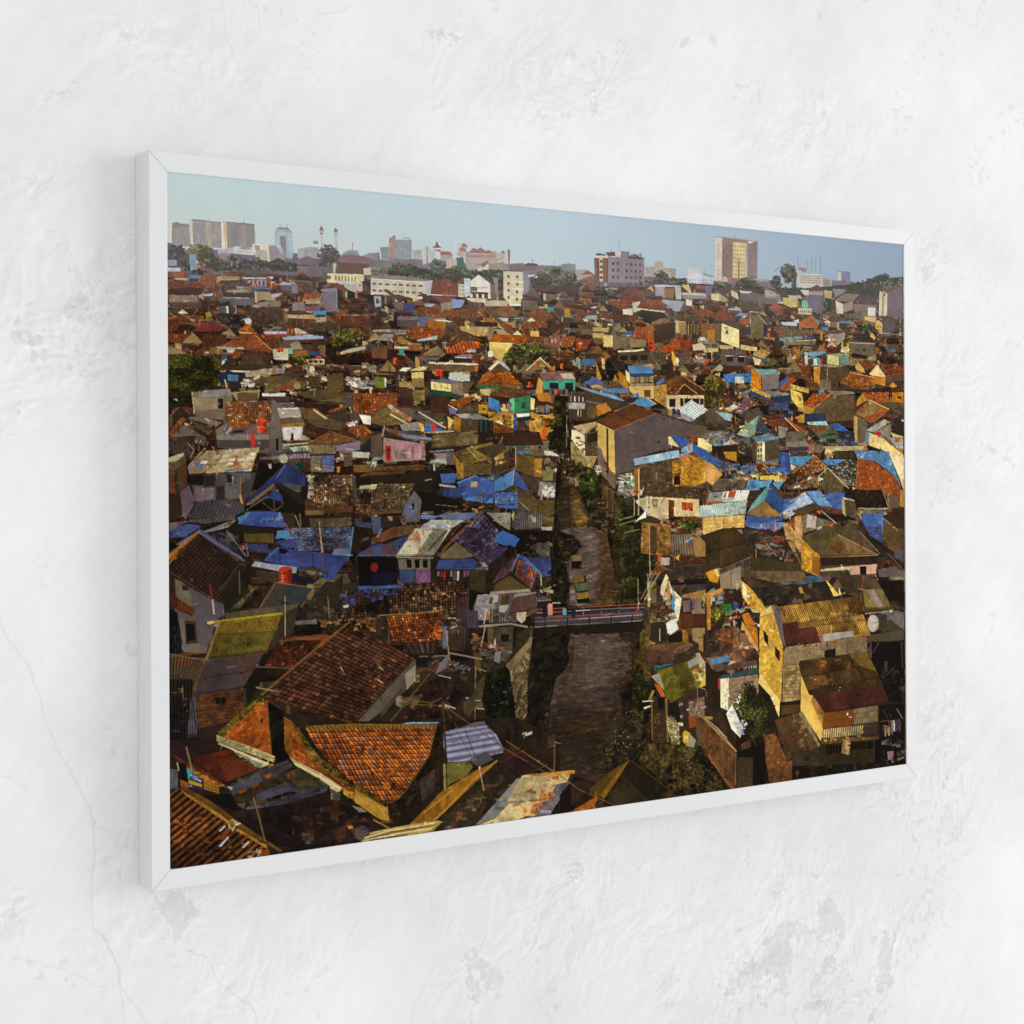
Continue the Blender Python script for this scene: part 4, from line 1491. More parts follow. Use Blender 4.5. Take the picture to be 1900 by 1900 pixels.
w 3f52b8 1046,877 1118,902 1110,968 999,956 975,898 n=.1 f=.15
w 38388c 927,921 1015,908 987,946 923,943 n=.12
w 3a70d8 1015,946 1110,944 1110,968 1007,956 n=.1
k 5a5030/3a3a80 14 1040,929 1102,937 1097,947 1040,947 sz=22
c a89878 1028,898 1052,898 1050,916 1024,915 c=7
l 6aa0e8 5 975,901 1046,877
w 4a78d0 1118,895 1194,859 1185,910 1147,927 1114,930 n=.1 f=.2
w 3c44a4 1196,863 1219,879 1257,935 1190,908 n=.12 f=.2
l b8c8e8 4 1194,859 1186,910
t 4858a8 1118,934 1208,931 1208,970 1118,972 c=10 f=.5
w 3c5cc8 1118,974 1208,972 1206,987 1118,982 n=.1
p 4c3c26 1147,927 1189,913 1257,937 1266,957 1210,952 1211,931
c 44362a 1224,875 1296,893 1305,939 1257,937 c=9 n=.25
c 8c8488 1294,900 1379,905 1385,962 1285,946 c=10 n=.3
k d0d8e0/a8a8b0 34 1296,911 1352,915 1370,951 1296,943 sz=17
b 5a4a2a 1210,952 1359,963 1356,1054 1304,1039 1266,996 1215,963 c=12 rr=8 n=.18
n 33291a 3 3 1283,967 1309,968 1309,989 1283,989
p 2e2418 967,956 1101,968 1097,979 975,977
k 9a7848/6a5030/1a1410/403428/502020 36 910,962 1118,979 1118,996 910,993 sz=22
p 191410 839,924 967,952 1015,984 839,991
l 8a7a60 4 895,968 975,977
t 4c3c2c 662,902 820,901 773,983 662,988 c=9 f=.7 n=.4 oc=8a7c68
p b8b898 662,902 685,902 677,917 662,917
p 65606c 777,980 816,923 843,954 835,1022 765,1020 n=.2
p 6c6c94 777,983 808,947 831,984 796,1017
p 1a1518 808,964 818,964 816,981 808,981
p 6a5030 662,988 773,983 769,992 662,996
p 5c5880 662,1000 696,1002 696,1055 669,1055
p 342c28 696,1002 754,1000 753,1033 700,1039
p a89878 719,1002 738,1003 738,1016 727,1016
k 4a3a30/6a5a50/28201c 20 754,1000 835,1022 831,1032 757,1033 sz=18
c 7a78b0 835,1011 847,993 900,1006 894,1016 c=13 f=.5
c 6878a8 894,1006 930,996 1048,997 1039,1012 1007,1022 c=9 n=.2
c 8c8880 1087,998 1179,999 1176,1057 1134,1035 c=14 f=.5
c 4c4850 1185,1005 1304,1002 1304,1053 1193,1057 c=12 f=.5 n=.25
p c0a878 1181,1008 1193,994 1189,1026
k c8c0b0/8a7a68 6 1240,1009 1266,1010 1265,1024 1240,1020 sz=17
l a09080 6 1219,967 1253,995
l 8a7c6c 5 1309,1018 1363,1033
c b8bcc8 851,1029 878,1016 1003,1020 950,1045 835,1045 c=10 n=.2
c c0bcb0 827,1049 948,1045 878,1135 749,1127 c=11 n=.22 o=.15 sh=.3 f=.35
l 6a4a30 9 934,1048 886,1118
p 8a7058 807,1075 827,1076 780,1128 757,1124
l c0b8a8 4 749,1129 894,1139
p 1e1412 1003,1025 1011,1043 910,1122 898,1118
p 8a5030 1011,1036 1019,1032 918,1122 910,1122
t 4c3c5c 1064,992 1130,1056 1155,1084 1117,1111 1096,1149 974,1090 1007,1043 c=17 f=.5 n=.4 oc=405098 o=.14
l 7a5a40 5 1064,992 974,1086
p 5c4c3c 910,1132 974,1090 1055,1137 1039,1150 910,1146
t 3c3050 1101,1146 1130,1105 1163,1113 1130,1154 c=15
w 2c68e0 1109,1088 1147,1056 1214,1083 1193,1112 1176,1103 1159,1107 n=.05 f=.1
w 4a58a0 776,1071 815,1058 792,1081 757,1074 n=.12
c 7a6040 662,1068 738,1036 847,1029 815,1058 738,1070 662,1091 c=9 n=.3 o=.3
w 4048a0 662,1094 700,1085 753,1100 757,1124 661,1124 n=.12
c 5a5484 692,1102 757,1074 792,1081 757,1107 c=9 n=.25 o=.2
l 5a4830 9 1356,1047 1360,1147
l 5a4a38 6 1265,1066 1269,1137
p 7a7060 1265,1073 1278,1067 1282,1134 1274,1137
p 15100e 1201,1061 1347,1061 1347,1097 1291,1099 1265,1144 1201,1138
p a8a0b0 1300,1049 1343,1049 1343,1061 1300,1058
c 4c484c 1282,1099 1334,1104 1334,1150 1273,1144 c=9 n=.25
w 3c4cb0 1188,1156 1210,1132 1243,1150 1239,1157
k 5a4830/2c221a/7a6a50 26 1206,1065 1347,1075 1347,1147 1205,1142 sz=19
seed 31
g 1f1a12 1366,822 1472,840 1553,913 1643,1061 1712,1284 1711,1414 1298,1390 1299,1230 1343,1125 1357,912 n=.35
v 2e241a 1388,897 1445,898 1480,985 1534,1066 1611,1079 1643,1189 1624,1280 1605,1323 1403,1313 1408,1235 1404,1163 1444,1118 1457,1100 1396,1062 1369,1033 1361,965 n=.45
v 46391f 1418,912 1462,941 1480,1007 1498,1058 1515,1131 1480,1079 1426,1056 1418,1005 n=.5 a=.6
v 7a5a2c 1431,941 1458,959 1467,1006 1489,1021 1484,1054 1444,1053 1427,1006 n=.55 a=.65
v 504548 1374,1062 1426,1052 1507,1054 1552,1070 1560,1205 1523,1319 1403,1313 1408,1235 1399,1184 1417,1149 1444,1139 1457,1111 1444,1092 n=.4 a=.85
v 686064 1444,1078 1516,1069 1534,1095 1524,1240 1487,1318 1416,1314 1417,1235 1408,1185 1444,1143 1471,1115 n=.38 a=.55
v 4a3826 1538,1073 1584,1074 1615,1207 1615,1280 1596,1323 1505,1319 1542,1211 n=.45 a=.75
v 5c4628 1552,1081 1574,1089 1597,1199 1587,1308 1551,1313 1569,1205 n=.5 a=.4
v 7a5c30 1444,1006 1489,1007 1484,1036 1453,1039 n=.5 a=.5
g 1a150f 1347,1068 1426,1077 1459,1111 1444,1135 1413,1149 1373,1151 1347,1154 n=.5
k 5a4a34/3a3024/1c1712 40 1360,1069 1453,1093 1453,1129 1373,1148 sz=13
g 1b1710 1343,1147 1399,1156 1404,1206 1414,1235 1408,1307 1329,1303 1329,1196 n=.4
k 4a4030/8a8068 16 1351,1154 1404,1163 1408,1299 1338,1300 sz=10
p 14110c 1419,1149 1461,1147 1461,1192 1421,1190
p 85754a 1421,1147 1461,1146 1461,1165 1422,1165 n=.2
p 14110c 1428,1218 1479,1216 1496,1307 1443,1308
p 7a6436 1427,1212 1470,1211 1475,1234 1434,1238 n=.25
p 50664a 1433,1239 1483,1238 1489,1263 1443,1267 n=.3
p 876d36 1439,1272 1489,1270 1493,1291 1443,1293 n=.25
k 2c3828/5a5a40 8 1437,1241 1483,1240 1485,1262 1443,1263 sz=9
g 2a2212 1454,858 1535,877 1644,933 1718,1026 1717,1285 1688,1328 1605,1323 1624,1262 1643,1200 1611,1075 1534,1051 1480,963 n=.4
T 273016 1445,862 1508,855 1548,913 1552,979 1507,975 1463,931 sz=13 hi=1.5
k 3a2c2a/2a2020/4a3c34 50 1480,970 1589,979 1597,1067 1534,1044 sz=14
T 242c12 1616,1053 1708,1040 1712,1159 1680,1194 1624,1156 1606,1097 sz=13 hi=1.5
T 202412 1615,1156 1689,1173 1680,1202 1633,1204 sz=12
p 6a5840 1629,1248 1647,1204 1698,1188 1661,1212 1642,1256 n=.25
T 2e3214 1642,1219 1712,1188 1745,1175 1735,1248 1702,1313 1614,1317 1624,1273 sz=13 hi=1.5
seed 17
k 8a6a3c/a87838/5a4630/3a2c24/d8b878/2a201c 140 1442,534 2257,512 2256,745 1954,709 1762,637 1487,587 sz=17
c 4878b8 1467,490 1525,489 1525,510 1469,512 c=6
b c88830 1527,496 1534,517 1550,553 1532,568 c=8
p c8b080 1550,484 1564,487 1564,524 1552,520
b b87828 1618,522 1623,566 1664,594 1664,572 1660,550 c=8 rr=6
c 4a88d0 1660,506 1763,507 1774,531 1669,535 c=8 n=.15
p 1c3c90 1669,534 1774,530 1774,540 1669,541
p d8c8a0 1651,521 1669,535 1671,569 1655,554
n 8a7a58 5 1 1671,543 1774,540 1774,562 1671,567 fw=.8 fh=.8
p 8a7c64 1669,567 1774,564 1774,575 1669,580
p c8a868 1664,578 1774,575 1774,618 1697,612 1669,594
p 5a4430 1729,587 1760,587 1758,613 1732,613
t 5c3624 1772,540 1829,535 1829,554 1772,555 c=8
w 3c74d0 1781,566 1815,545 1824,554 1791,571 n=.1
t 4e3020 1897,537 1926,544 2009,598 1925,600 1834,604 1834,591 c=8 n=.25
t 6a3e24 1868,539 1901,537 1834,595 1834,561 1800,569 c=8
t 3c2818 1911,563 1972,599 1867,603 c=8
l c08040 5 1867,603 1909,564
l c08040 5 1909,564 1972,599
l b07838 4 1906,537 2009,587
b a8803c 1774,574 1829,565 1834,602 1829,647 1776,622 c=10 rr=7
p c8b898 1829,604 1999,601 1999,656 1891,661 1831,651
p 1e1a18 1841,617 1870,616 1869,644 1842,645
p 2a2420 1889,614 1996,612 1996,633 1906,646 1891,642
n c8b898 3 1 1889,614 1996,612 1996,644 1891,646 fw=.1 fh=1
c a8bcd0 1940,619 2016,652 1949,687 1872,658 c=16 n=.12 o=0 f=.35
p 40404a 2016,652 2103,685 2103,731 1959,705 1949,694
b 3c352c 2013,652 2093,689 2093,731 1959,702 c=10 rr=7
p 8a80a0 1891,665 1949,683 1935,696 1896,683
o 34206a 15 1861,661 1881,663
p 3a3020 1411,600 1645,624 1669,639 1531,684 1499,699 1411,693
w 6a98e0 1438,572 1464,584 1604,610 1650,628 1622,626 1469,591 n=.08
w 4a5cb0 1473,570 1525,548 1572,578 1532,572 1500,578 n=.15
p b89058 1500,580 1532,574 1568,586 1513,587
w 4a70b8 1536,588 1660,585 1664,600 1577,600 n=.15
b 8a5a28 1623,601 1669,598 1669,613 1632,613 c=8
w 4a70a8 1669,609 1706,597 1711,612 1678,616 n=.15
w 3c90e0 1701,623 1734,610 1786,635 1753,646 1669,639 n=.12
p c8a058 1734,609 1786,634 1779,636 1732,612
b 4c3e2c 1398,604 1486,598 1650,631 1531,684 1486,678 1478,606 c=11 rr=7
p 3a342c 1411,603 1480,606 1482,685 1411,686
n a8a098 4 1 1413,614 1480,615 1480,636 1413,636 fw=.3 fh=.8
c 8a8890 1411,638 1480,638 1479,658 1412,659 c=8
l c8c0b0 5 1451,660 1450,684
l c8c0b0 4 1463,660 1463,684
b c87420 1527,645 1568,635 1590,660 1531,681 c=9 rr=6
l 6a6870 5 1482,631 1577,644
p 5a4a30 1491,649 1531,652 1522,688 1491,689
T 2a2610 1354,637 1402,640 1410,708 1424,736 1414,801 1353,801 sz=11 hi=1.5
l 9a9080 3 1405,679 1402,786
c 5c3420 1687,635 1786,667 1599,729 1524,697 c=13 n=.14 f=.25 o=0
l b8784c 5 1599,729 1786,667
p 524a52 1786,667 1857,676 1959,705 1959,747 1847,785 1684,822 1684,859 1607,877 1601,729 n=.1
l 3c3030 7 1786,666 1959,705
p c8a860 1533,703 1601,729 1605,877 1596,881 1533,782 n=.16
p 6a5c58 1533,782 1549,793 1569,859 1573,899 1532,859 n=.2
p 3a3028 1568,720 1578,724 1578,881 1569,870
p 6a5a54 1576,859 1605,877 1605,936 1575,899
p 1a1416 1788,765 1797,763 1798,769 1789,770
c a89070 1428,716 1526,699 1533,710 1472,743 c=9 n=.2
p e0d4b8 1424,729 1446,729 1481,750 1479,815 1441,779 1423,758
k 604030/b85040/4060a8/3a3030 12 1428,743 1481,765 1479,812 1441,779 sz=14
b 5c4a34 1477,743 1533,728 1533,808 1481,819 c=9 rr=7 n=.3
p 2c2418 1486,743 1531,735 1531,764 1490,772
b a08c5c 1421,765 1479,815 1530,815 1508,859 1441,844 1421,822 c=10 rr=8 n=.35
g 2c2414 1370,815 1441,844 1530,859 1575,914 1667,951 1737,1008 1712,1229 1601,1225 1552,1004 1440,894 1379,894 n=.35
k 5a4c34/7a6a4a/3a3020/1e180e 60 1370,808 1459,822 1467,895 1379,894 sz=17
T 2e3416 1449,880 1512,859 1544,895 1552,986 1494,967 1458,923 sz=13 hi=1.5
T 2a2e14 1602,961 1667,962 1695,1007 1713,1081 1708,1155 1629,1134 1607,1042 sz=14 hi=1.5
T 30301a 1629,1130 1760,1157 1778,1194 1740,1230 1638,1226 sz=15 hi=1.4
k 4a4030/2a2014/6a5c40/382c22 80 1476,960 1584,925 1602,1071 1538,1059 1485,1003 sz=17
l 8a8468 5 1620,1031 1685,1021
l 8a8468 5 1620,1049 1694,1033
l 8a8468 4 1643,1076 1708,1066
k c8c4c0/40a080/6a8090/e0dcd0/504844 50 1607,881 1677,867 1688,896 1676,918 1621,907 sz=17
k 8a8090/5a5058/6a6068 30 1612,918 1676,918 1667,951 1625,947 sz=18
k d8d8d8/9a94a0 14 1514,837 1535,851 1530,880 1517,859 sz=14
b 4a3824 1543,906 1603,932 1598,1016 1566,990 1548,931 c=11 rr=8
l 6a5a44 6 1571,914 1570,990
l 5a4a34 8 1593,932 1593,1005
b b07c28 1944,802 2082,865 2072,884 1953,921 1856,920 1852,834 c=11 rr=7 n=.35 f=.35
b 4c4030 1686,845 1852,830 1854,912 1742,919 1704,915 c=11 rr=8 n=.3
b 9a5c20 1686,856 1707,852 1707,955 1688,948 c=8 rr=7
n 241c14 1 1 1859,884 1890,883 1890,917 1858,916 fw=.9 fh=.9
p 6a2820 1861,875 1892,871 1887,885 1863,884
c 8ab0dc 1684,824 1881,794 1895,819 1688,848 c=15 n=.1 f=.2
k b05028/c8603a/8a3820 16 1876,793 1920,789 1915,811 1881,819 sz=22
c 7aa0d0 1895,789 1944,766 1946,800 1895,819 c=9 n=.3 o=.2
w 2858c0 1944,766 2052,823 2082,834 2022,842 1949,802 n=.12 f=.15
w 2c4cb8 1847,744 1900,744 1939,770 1890,785 n=.14
p d8c498 1838,748 1847,748 1886,785 1838,774
t 6a3820 1900,744 1969,743 1969,766 1944,762 c=9
p e0cc90 1969,751 2003,754 2033,777 2033,800 1968,781
c 7a7c80 1954,741 2078,723 2174,753 2163,773 2048,781 2003,754 c=9 n=.3 o=.25 sh=.5
k 5a90c8/c8b8a0/8a6040/4a4a50 40 1959,739 2103,727 2164,753 2043,777 sz=18
p 2a2018 2033,781 2153,773 2153,823 2082,827 2042,807
b a87820 2087,800 2148,800 2148,834 2097,823 c=10
t 404a70 2022,838 2112,834 2112,869 2062,861 c=10 f=.5
c 4a4c50 2102,838 2148,842 2132,877 2102,873 c=14
k 3a5cb0/6a6a70/a08458/5a4a3a/2a2420 60 2082,838 2256,838 2255,901 2082,884 sz=20
t 40342a 1737,911 2012,929 2002,971 1832,961 1718,948 c=10 f=.5 n=.25
p d0c090 1739,954 1972,967 1972,1027 1904,1026 1741,1019 n=.22
p b8a890 1742,960 1837,965 1836,1032 1798,1035 1744,1015 n=.2
p 5a3020 1765,964 1789,964 1786,990 1766,988
p 8a8480 1770,967 1785,968 1784,986 1770,985
p 5c2c18 1836,966 1861,969 1860,1029 1835,1028
p 8a2418 1894,975 1945,979 1945,1008 1897,1003
n c03820 3 1 1894,975 1945,979 1945,1008 1897,1003 fw=.75 fh=.9
l d8d4c8 7 1707,859 1704,1018
l b8b0a8 6 1686,959 1685,1018
p e0e0e4 1683,1044 1727,1011 1737,995 1737,1026 1708,1033
k 8a7a60/c0b090/5a4a34/a03828/3a2c20 50 1789,1020 1972,1031 1972,1080 1788,1068 sz=20
T 38401a 1879,1040 1928,1038 1967,1050 1967,1076 1894,1071 sz=11
b 8a6430 1718,1041 1846,1055 1845,1159 1788,1157 1713,1148 c=13 rr=10 n=.4
p 4a3a22 1751,1052 1784,1061 1783,1154 1750,1149 n=.4
l b8a888 6 1751,1052 1753,1231
c 5c5248 1843,1088 1942,1087 1957,1167 1845,1156 c=16 f=.5 n=.2
k 4a70c8/a09890 12 1879,1093 1933,1094 1928,1121 1884,1116 sz=16
p a09ca0 1800,1165 1840,1167 1838,1193 1800,1191
p d0a038 1864,1167 1884,1157 1879,1179
c 9ab4c0 1977,989 2198,974 2188,1024 1970,1031 c=14 n=.12 f=.22
c a0a8b0 2022,944 2211,935 2193,975 2007,982 c=14 n=.2 o=.1 sh=.5
p a8422c 2102,940 2147,940 2132,969 2082,960
p 8aa8c0 2052,964 2142,961 2132,973 2042,975
p b0502c 2007,973 2082,974 2072,983 2007,984
p e8ece8 2102,940 2113,940 2102,966 2096,966
b d0ac60 1992,1031 2185,1026 2182,1070 2081,1071 1991,1092 c=26 rr=13 n=.14 f=.3
l 7a5a2c 7 2086,1029 2086,1071
l c8a058 9 1992,1031 1991,1088
c 6a6058 2032,922 2067,895 2204,896 2204,916 2152,931 2042,937 c=12 n=.25
w 5a90d0 2183,931 2209,900 2255,901 2255,937 2198,937 n=.25
k 5a90c8/c0b8a0/8a7c68 30 2062,891 2204,885 2204,919 2082,915 sz=18
seed 19
k 8a6a3c/a87838/5a4630/3a2c24/3a60b0/2a201c/c89848 150 2004,557 2415,547 2414,705 2154,707 sz=17
w 2c70d0 2089,524 2216,517 2218,550 2094,553 n=.12
p c8ccd0 2142,532 2183,531 2185,554 2144,555
y 8 2094,553 2154,551 2154,576 2099,577
T 4a4420 2004,542 2044,533 2094,558 2094,585 2053,643 2004,644 sz=10 hi=1.7
b d07818 2219,501 2265,519 2267,576 2221,563 c=10 rr=8
p 6e6870 2268,517 2354,515 2351,568 2272,577
c 5a8a9c 2226,501 2357,501 2357,517 2268,523 c=8 n=.2
b b89040 2221,563 2314,596 2309,608 2216,579 c=10 rr=8 n=.3
c 7a8088 2267,576 2404,586 2393,598 2314,598 c=9
p 24305c 2314,600 2406,592 2406,622 2361,627 2314,612
w 3c3c80 2216,579 2319,612 2288,612 2205,591 n=.2
k 6a6a78/a0a0a8 14 2159,584 2221,579 2221,598 2169,607 sz=15
w 3c4cb0 2351,552 2394,524 2415,531 2362,568 n=.12
t 9a4020 2393,543 2415,527 2441,536 2383,575 2356,568 c=8
b c8a858 2409,551 2501,569 2500,584 2415,570 c=10 rr=7 n=.3
b c8a850 2409,571 2468,585 2473,637 2452,641 2414,610 c=10 rr=8 n=.25
p 7a6840 2436,586 2468,605 2457,617
t 98401c 2522,584 2613,584 2527,638 2476,625 c=8 n=.15
t 50301e 2527,624 2555,609 2566,615 2527,636 c=8
l c87848 5 2613,582 2527,638
b b08430 2476,627 2525,638 2524,656 2473,660 c=9 rr=7
b 5a4e3c 2615,586 2643,598 2637,686 2587,683 2527,656 2527,640 c=10 rr=8
p 3a342c 2640,586 2738,579 2743,661 2687,686 2640,686 n=.25
c 7a7064 2588,571 2721,572 2738,579 2632,590 c=9
b 564834 2643,590 2732,588 2726,681 2642,682 c=10 rr=8 n=.2
t 8c4420 2781,575 2916,570 2916,609 2806,615 c=10 f=.5
b c08030 2749,604 2778,575 2800,603 2744,628 c=9
b c87418 2933,571 2995,570 2995,612 2939,604 c=9 rr=7
p 2a201a 2963,585 2986,587 2983,597 2965,593
t 4a2e22 2928,555 2995,541 2995,570 2933,571 c=9
c 6e5c3a 2812,602 2918,638 2834,688 2729,657 c=10 n=.18 o=0
c 964c2a 2834,657 2881,622 2918,638 2817,690 2772,672 c=9 n=.12 o=0
l d8b878 5 2812,602 2918,636
b a89060 2729,661 2794,684 2799,778 2743,770 2732,758 c=10 rr=8
p 5a5448 2749,669 2800,688 2805,758 2748,770
c 9aa4ac 2794,717 2892,675 2927,685 2834,725 c=10 n=.12
p 50748c 2791,721 2817,725 2805,774 2788,770
p 7a7270 2834,725 2927,691 2927,736 2880,757
p 2a2438 2939,670 2974,666 2974,695 2944,695
c 5e5048 2881,614 2995,612 2994,665 2927,637 c=10 n=.3
c 8a5058 2190,601 2246,621 2174,665 2139,657 c=8 n=.3 sh=.5
k 8a3c44/b0a8b0/5a6888 30 2169,611 2236,617 2179,661 2144,653 sz=11
p c0bca8 2093,647 2139,630 2164,640 2118,654
w 38386a 2298,639 2393,612 2406,622 2319,655 n=.2
k 3c4080/2a2c50/1e1a20 20 2309,639 2404,622 2403,673 2319,666 sz=20
c 44403c 2164,669 2246,640 2288,667 2215,699 c=9 n=.25
c 4a4238 2004,656 2048,655 2098,685 2088,700 2003,697 c=9 n=.25
p 8ab0c8 2048,655 2129,665 2123,692 2093,685 n=.2
p 7a9ca0 2246,673 2256,673 2235,737 2177,711 n=.15
t 6a9490 2246,673 2249,675 2235,734 2174,711 c=9 f=.5 n=.15
t 343c58 2251,673 2321,731 2235,734 c=10 f=.5 n=.15
t 7a9488 2177,713 2238,737 2204,749 2148,738 c=9 f=.5
l b86038 5 2174,711 2235,735
c 5a6068 2215,745 2319,733 2350,754 2246,768 c=10 n=.25
p 4a90c0 2225,747 2350,744 2350,752 2246,765 n=.3
b 4a4234 2285,760 2355,754 2355,823 2287,835 c=11 rr=8
p c0b088 2246,765 2272,762 2271,823 2245,827
n 5a5040 2 3 2246,765 2272,762 2271,823 2245,827 fw=.7 fh=.7
p e0d8c0 2272,764 2283,764 2282,834 2271,834
p 4a4034 2220,769 2246,765 2245,831 2225,834
c 54606c 2164,753 2215,749 2215,780 c=9
t 5c3024 2288,682 2382,677 2398,717 2350,713 2298,702 c=8 n=.2
l d8b898 5 2379,675 2451,726
t 9c4420 2385,677 2484,720 2462,724 2446,720 c=8
p 7a7878 2350,705 2393,713 2387,744 2361,752 2350,744
b 5c564c 2382,728 2483,722 2483,759 2382,776 c=10 rr=8
c 6e6a6c 2387,764 2483,759 2505,779 2392,783 c=9
p 3a3440 2392,783 2499,781 2499,795 2397,799
c 5e5c48 2484,696 2582,687 2653,730 2543,743 c=10 n=.25 o=.2
c 7ab0c8 2489,690 2587,685 2598,701 2500,700 c=10 n=.2
p 2c3060 2481,658 2587,655 2587,685 2484,690
b a87c34 2430,673 2478,660 2478,692 2451,692 c=9 rr=7
p 3a5c50 2549,743 2648,734 2648,751 2548,751
w 2c50b8 2604,695 2648,692 2709,722 2637,720 n=.14
p 2a2c40 2648,726 2732,722 2737,758 2659,759
w 34449c 2648,759 2737,758 2737,772 2653,773 n=.2
k 3a3440/5a5460/2a2630/7a7470 40 2500,751 2743,750 2743,774 2510,775 sz=19
c a89c80 2565,779 2799,776 2799,795 2737,793 2625,797 c=14 f=.45 n=.12
p d0b878 2587,785 2625,797 2619,823 2576,807
n 3a3028 4 1 2631,799 2726,797 2731,823 2631,825 fw=.85 fh=.9
k e0d8c8/8a8070/2a2420 22 2570,799 2625,799 2619,823 2581,823 sz=15
p d0502c 2499,779 2516,775 2516,795 2502,797
p d8c488 2811,725 2909,757 2994,811 2996,948 2944,848 2903,798 2808,774
p e8dcb8 2909,798 2997,823 2996,906 2967,889 2926,823
c 9a98a8 2909,743 2994,744 2994,811 2944,774 c=16 f=.4 n=.12
c 6a5a48 2880,741 2915,745 2950,778 2926,774 c=11
l 7a6a48 4 2857,708 2857,766
o d01c1c 14 2848,729 2864,730
p c8b070 2927,724 2994,740 2994,744 2938,741
t 4878b8 2731,795 2915,796 2978,931 2943,889 2845,835 2748,823 c=9 f=.5 n=.14 o=.06 oc=c8d8e8
t 883c1e 2748,821 2833,835 2943,893 2978,935 2972,964 2908,959 2739,937 c=9 f=.5 n=.14
l b06030 9 2751,835 2739,937
t 33302c 2697,823 2748,835 2742,900 2736,937 2658,892 2608,855 c=9 f=.5 n=.5 oc=8aa0a8 o=.12
t 5c3c28 2521,807 2592,855 2456,910 2413,882 c=10 n=.5 f=.5 oc=c07848 o=.12
l b86a38 8 2524,807 2418,878
l b87840 7 2526,811 2594,857
w 3c90d8 2403,817 2521,815 2467,851 2408,843 n=.12
w 3c80d0 2564,829 2686,827 2636,847 2592,849 n=.12
p d8d0b0 2408,843 2434,854 2418,866 2410,864
w 2c3c98 2355,799 2397,803 2408,843 2397,862 2360,854 n=.2
c 5a4448 2403,799 2499,799 2488,815 2408,815 c=10 n=.3
b 564c34 2592,859 2674,928 2674,960 2580,951 2553,915 c=11 rr=8 n=.2
l b0a8a0 7 2542,895 2592,859
l b8b0a8 8 2594,859 2702,936
c 5a4a38 2381,917 2466,910 2526,879 2553,919 2466,938 2391,937 c=10 n=.35
k e0d8c0/c87848/5a4a38/8a8070/2c221c 40 2413,902 2548,883 2553,927 2413,933 sz=17
t 302620 2381,902 2413,886 2439,910 2402,925 c=9
k 4a80c8/c89858/c8b838/a0583c/5a5a60 50 2168,842 2402,862 2392,902 2168,892 sz=17
l d8b860 7 2274,844 2328,878
w 3c68b8 2163,854 2240,846 2235,865 2173,869 n=.2
w 3c58b0 2276,858 2413,858 2408,874 2328,876 n=.2
c c8b840 2260,887 2328,885 2328,901 2260,901 c=9
c c8a860 2328,887 2392,886 2381,909 2328,909 c=9
w 4a90d0 2211,904 2318,903 2302,924 2193,935 n=.25
w 4a98d8 2318,913 2376,905 2349,937 2328,921 n=.15
p c89858 2003,834 2032,842 2082,880 2032,918 2002,899 n=.3
c 5a5048 2032,918 2062,895 2204,900 2193,931 2102,938 2032,937 c=12 n=.3
w 5c9ca8 2307,913 2286,971 2198,1020 2219,989 n=.15
w 2c4a9c 2312,917 2370,972 2402,980 2370,1031 2281,975 n=.14 f=.2
p 7a6038 2276,975 2367,1033 2270,1037 2198,1024 n=.3
w 2c4cb8 2193,1028 2286,1037 2370,1035 2367,1051 2193,1055 n=.15
c 4868b8 2188,1055 2370,1055 2359,1078 2254,1079 2187,1066 c=12 n=.25
k a8a0b0/b06a58 8 2244,1048 2359,1054 2359,1082 2254,1075 sz=26
w 3c50b0 2375,972 2680,948 2680,1017 2613,1008 2466,1001 2370,1023 n=.12
c 7a90c0 2477,946 2525,990 2375,1047 2364,1023 c=10 n=.3 sh=.5
c 5a8cc8 2482,946 2547,943 2610,1004 2553,999 c=11 n=.2
l c8c0a8 5 2547,939 2613,1004
l c8a868 5 2482,946 2402,984
k c06a4a/b0a8c0/5a70c0 20 2375,1015 2466,981 2477,1005 2380,1043 sz=15
c 443828 2412,1016 2520,986 2569,1005 2450,1037 c=12 n=.12
t 8c4028 2391,1059 2428,1036 2428,1080 2412,1075 c=9
p e0dcd8 2666,976 2730,981 2736,983 2685,973
b b0a080 2666,978 2680,981 2685,1041 2666,1025 c=8
p 4a4034 2683,985 2730,985 2730,1038 2685,1041
l d8d0c8 6 2669,970 2733,983
t 211a14 2680,942 2879,942 2908,1013 2741,1014 2730,981 2680,968 c=9 n=.35
l b8b0b0 6 2753,1012 2908,1015
l 8a7840 8 2879,942 2913,1013
b b87828 2978,948 2996,952 2995,1014 2972,1005 c=8
p 5a4c44 2908,963 2972,968 2972,1014 2925,1013
w 3446a8 2764,1031 2896,1037 2878,1135 2820,1122 2769,1059 n=.14
t 3c3c88 2798,1080 2890,1082 2878,1140 2815,1134 c=11
w 4068d8 2832,1032 2890,1037 2878,1078 2849,1069 n=.1
t 33241c 2937,1026 2996,1010 2995,1085 2954,1088 2878,1045 c=10
b 54442c 2890,1053 2960,1092 2995,1093 2994,1193 2913,1169 2884,1127 c=11 rr=9
l a09070 5 2878,1049 2963,1100
l b0a080 4 2878,1049 2878,1111
b b89060 2428,1036 2460,1033 2465,1100 2454,1171 2428,1139 c=10 rr=8
b a88850 2369,1070 2391,1055 2428,1091 2427,1155 2459,1215 2427,1194 2390,1122 c=11 rr=8 n=.3
b 6a6250 2460,1037 2487,1029 2635,1064 2563,1079 2465,1100 c=11 rr=8
p b0a8b0 2490,1029 2536,1038 2530,1080 2484,1077
l b8b8c0 7 2563,1019 2640,1068
p 90a8d0 2536,1080 2563,1073 2563,1081 2541,1090
p c84828 2536,1018 2563,1015 2552,1031
e 5a4430 2744,1053 9 22
k 5a4a3a/8a7a60/2a221c 24 2629,1048 2753,1051 2752,1079 2640,1073 sz=17
c 40341e 2001,1088 2137,1067 2213,1148 2223,1168 2001,1225 c=20 n=.14 f=.12 o=.05
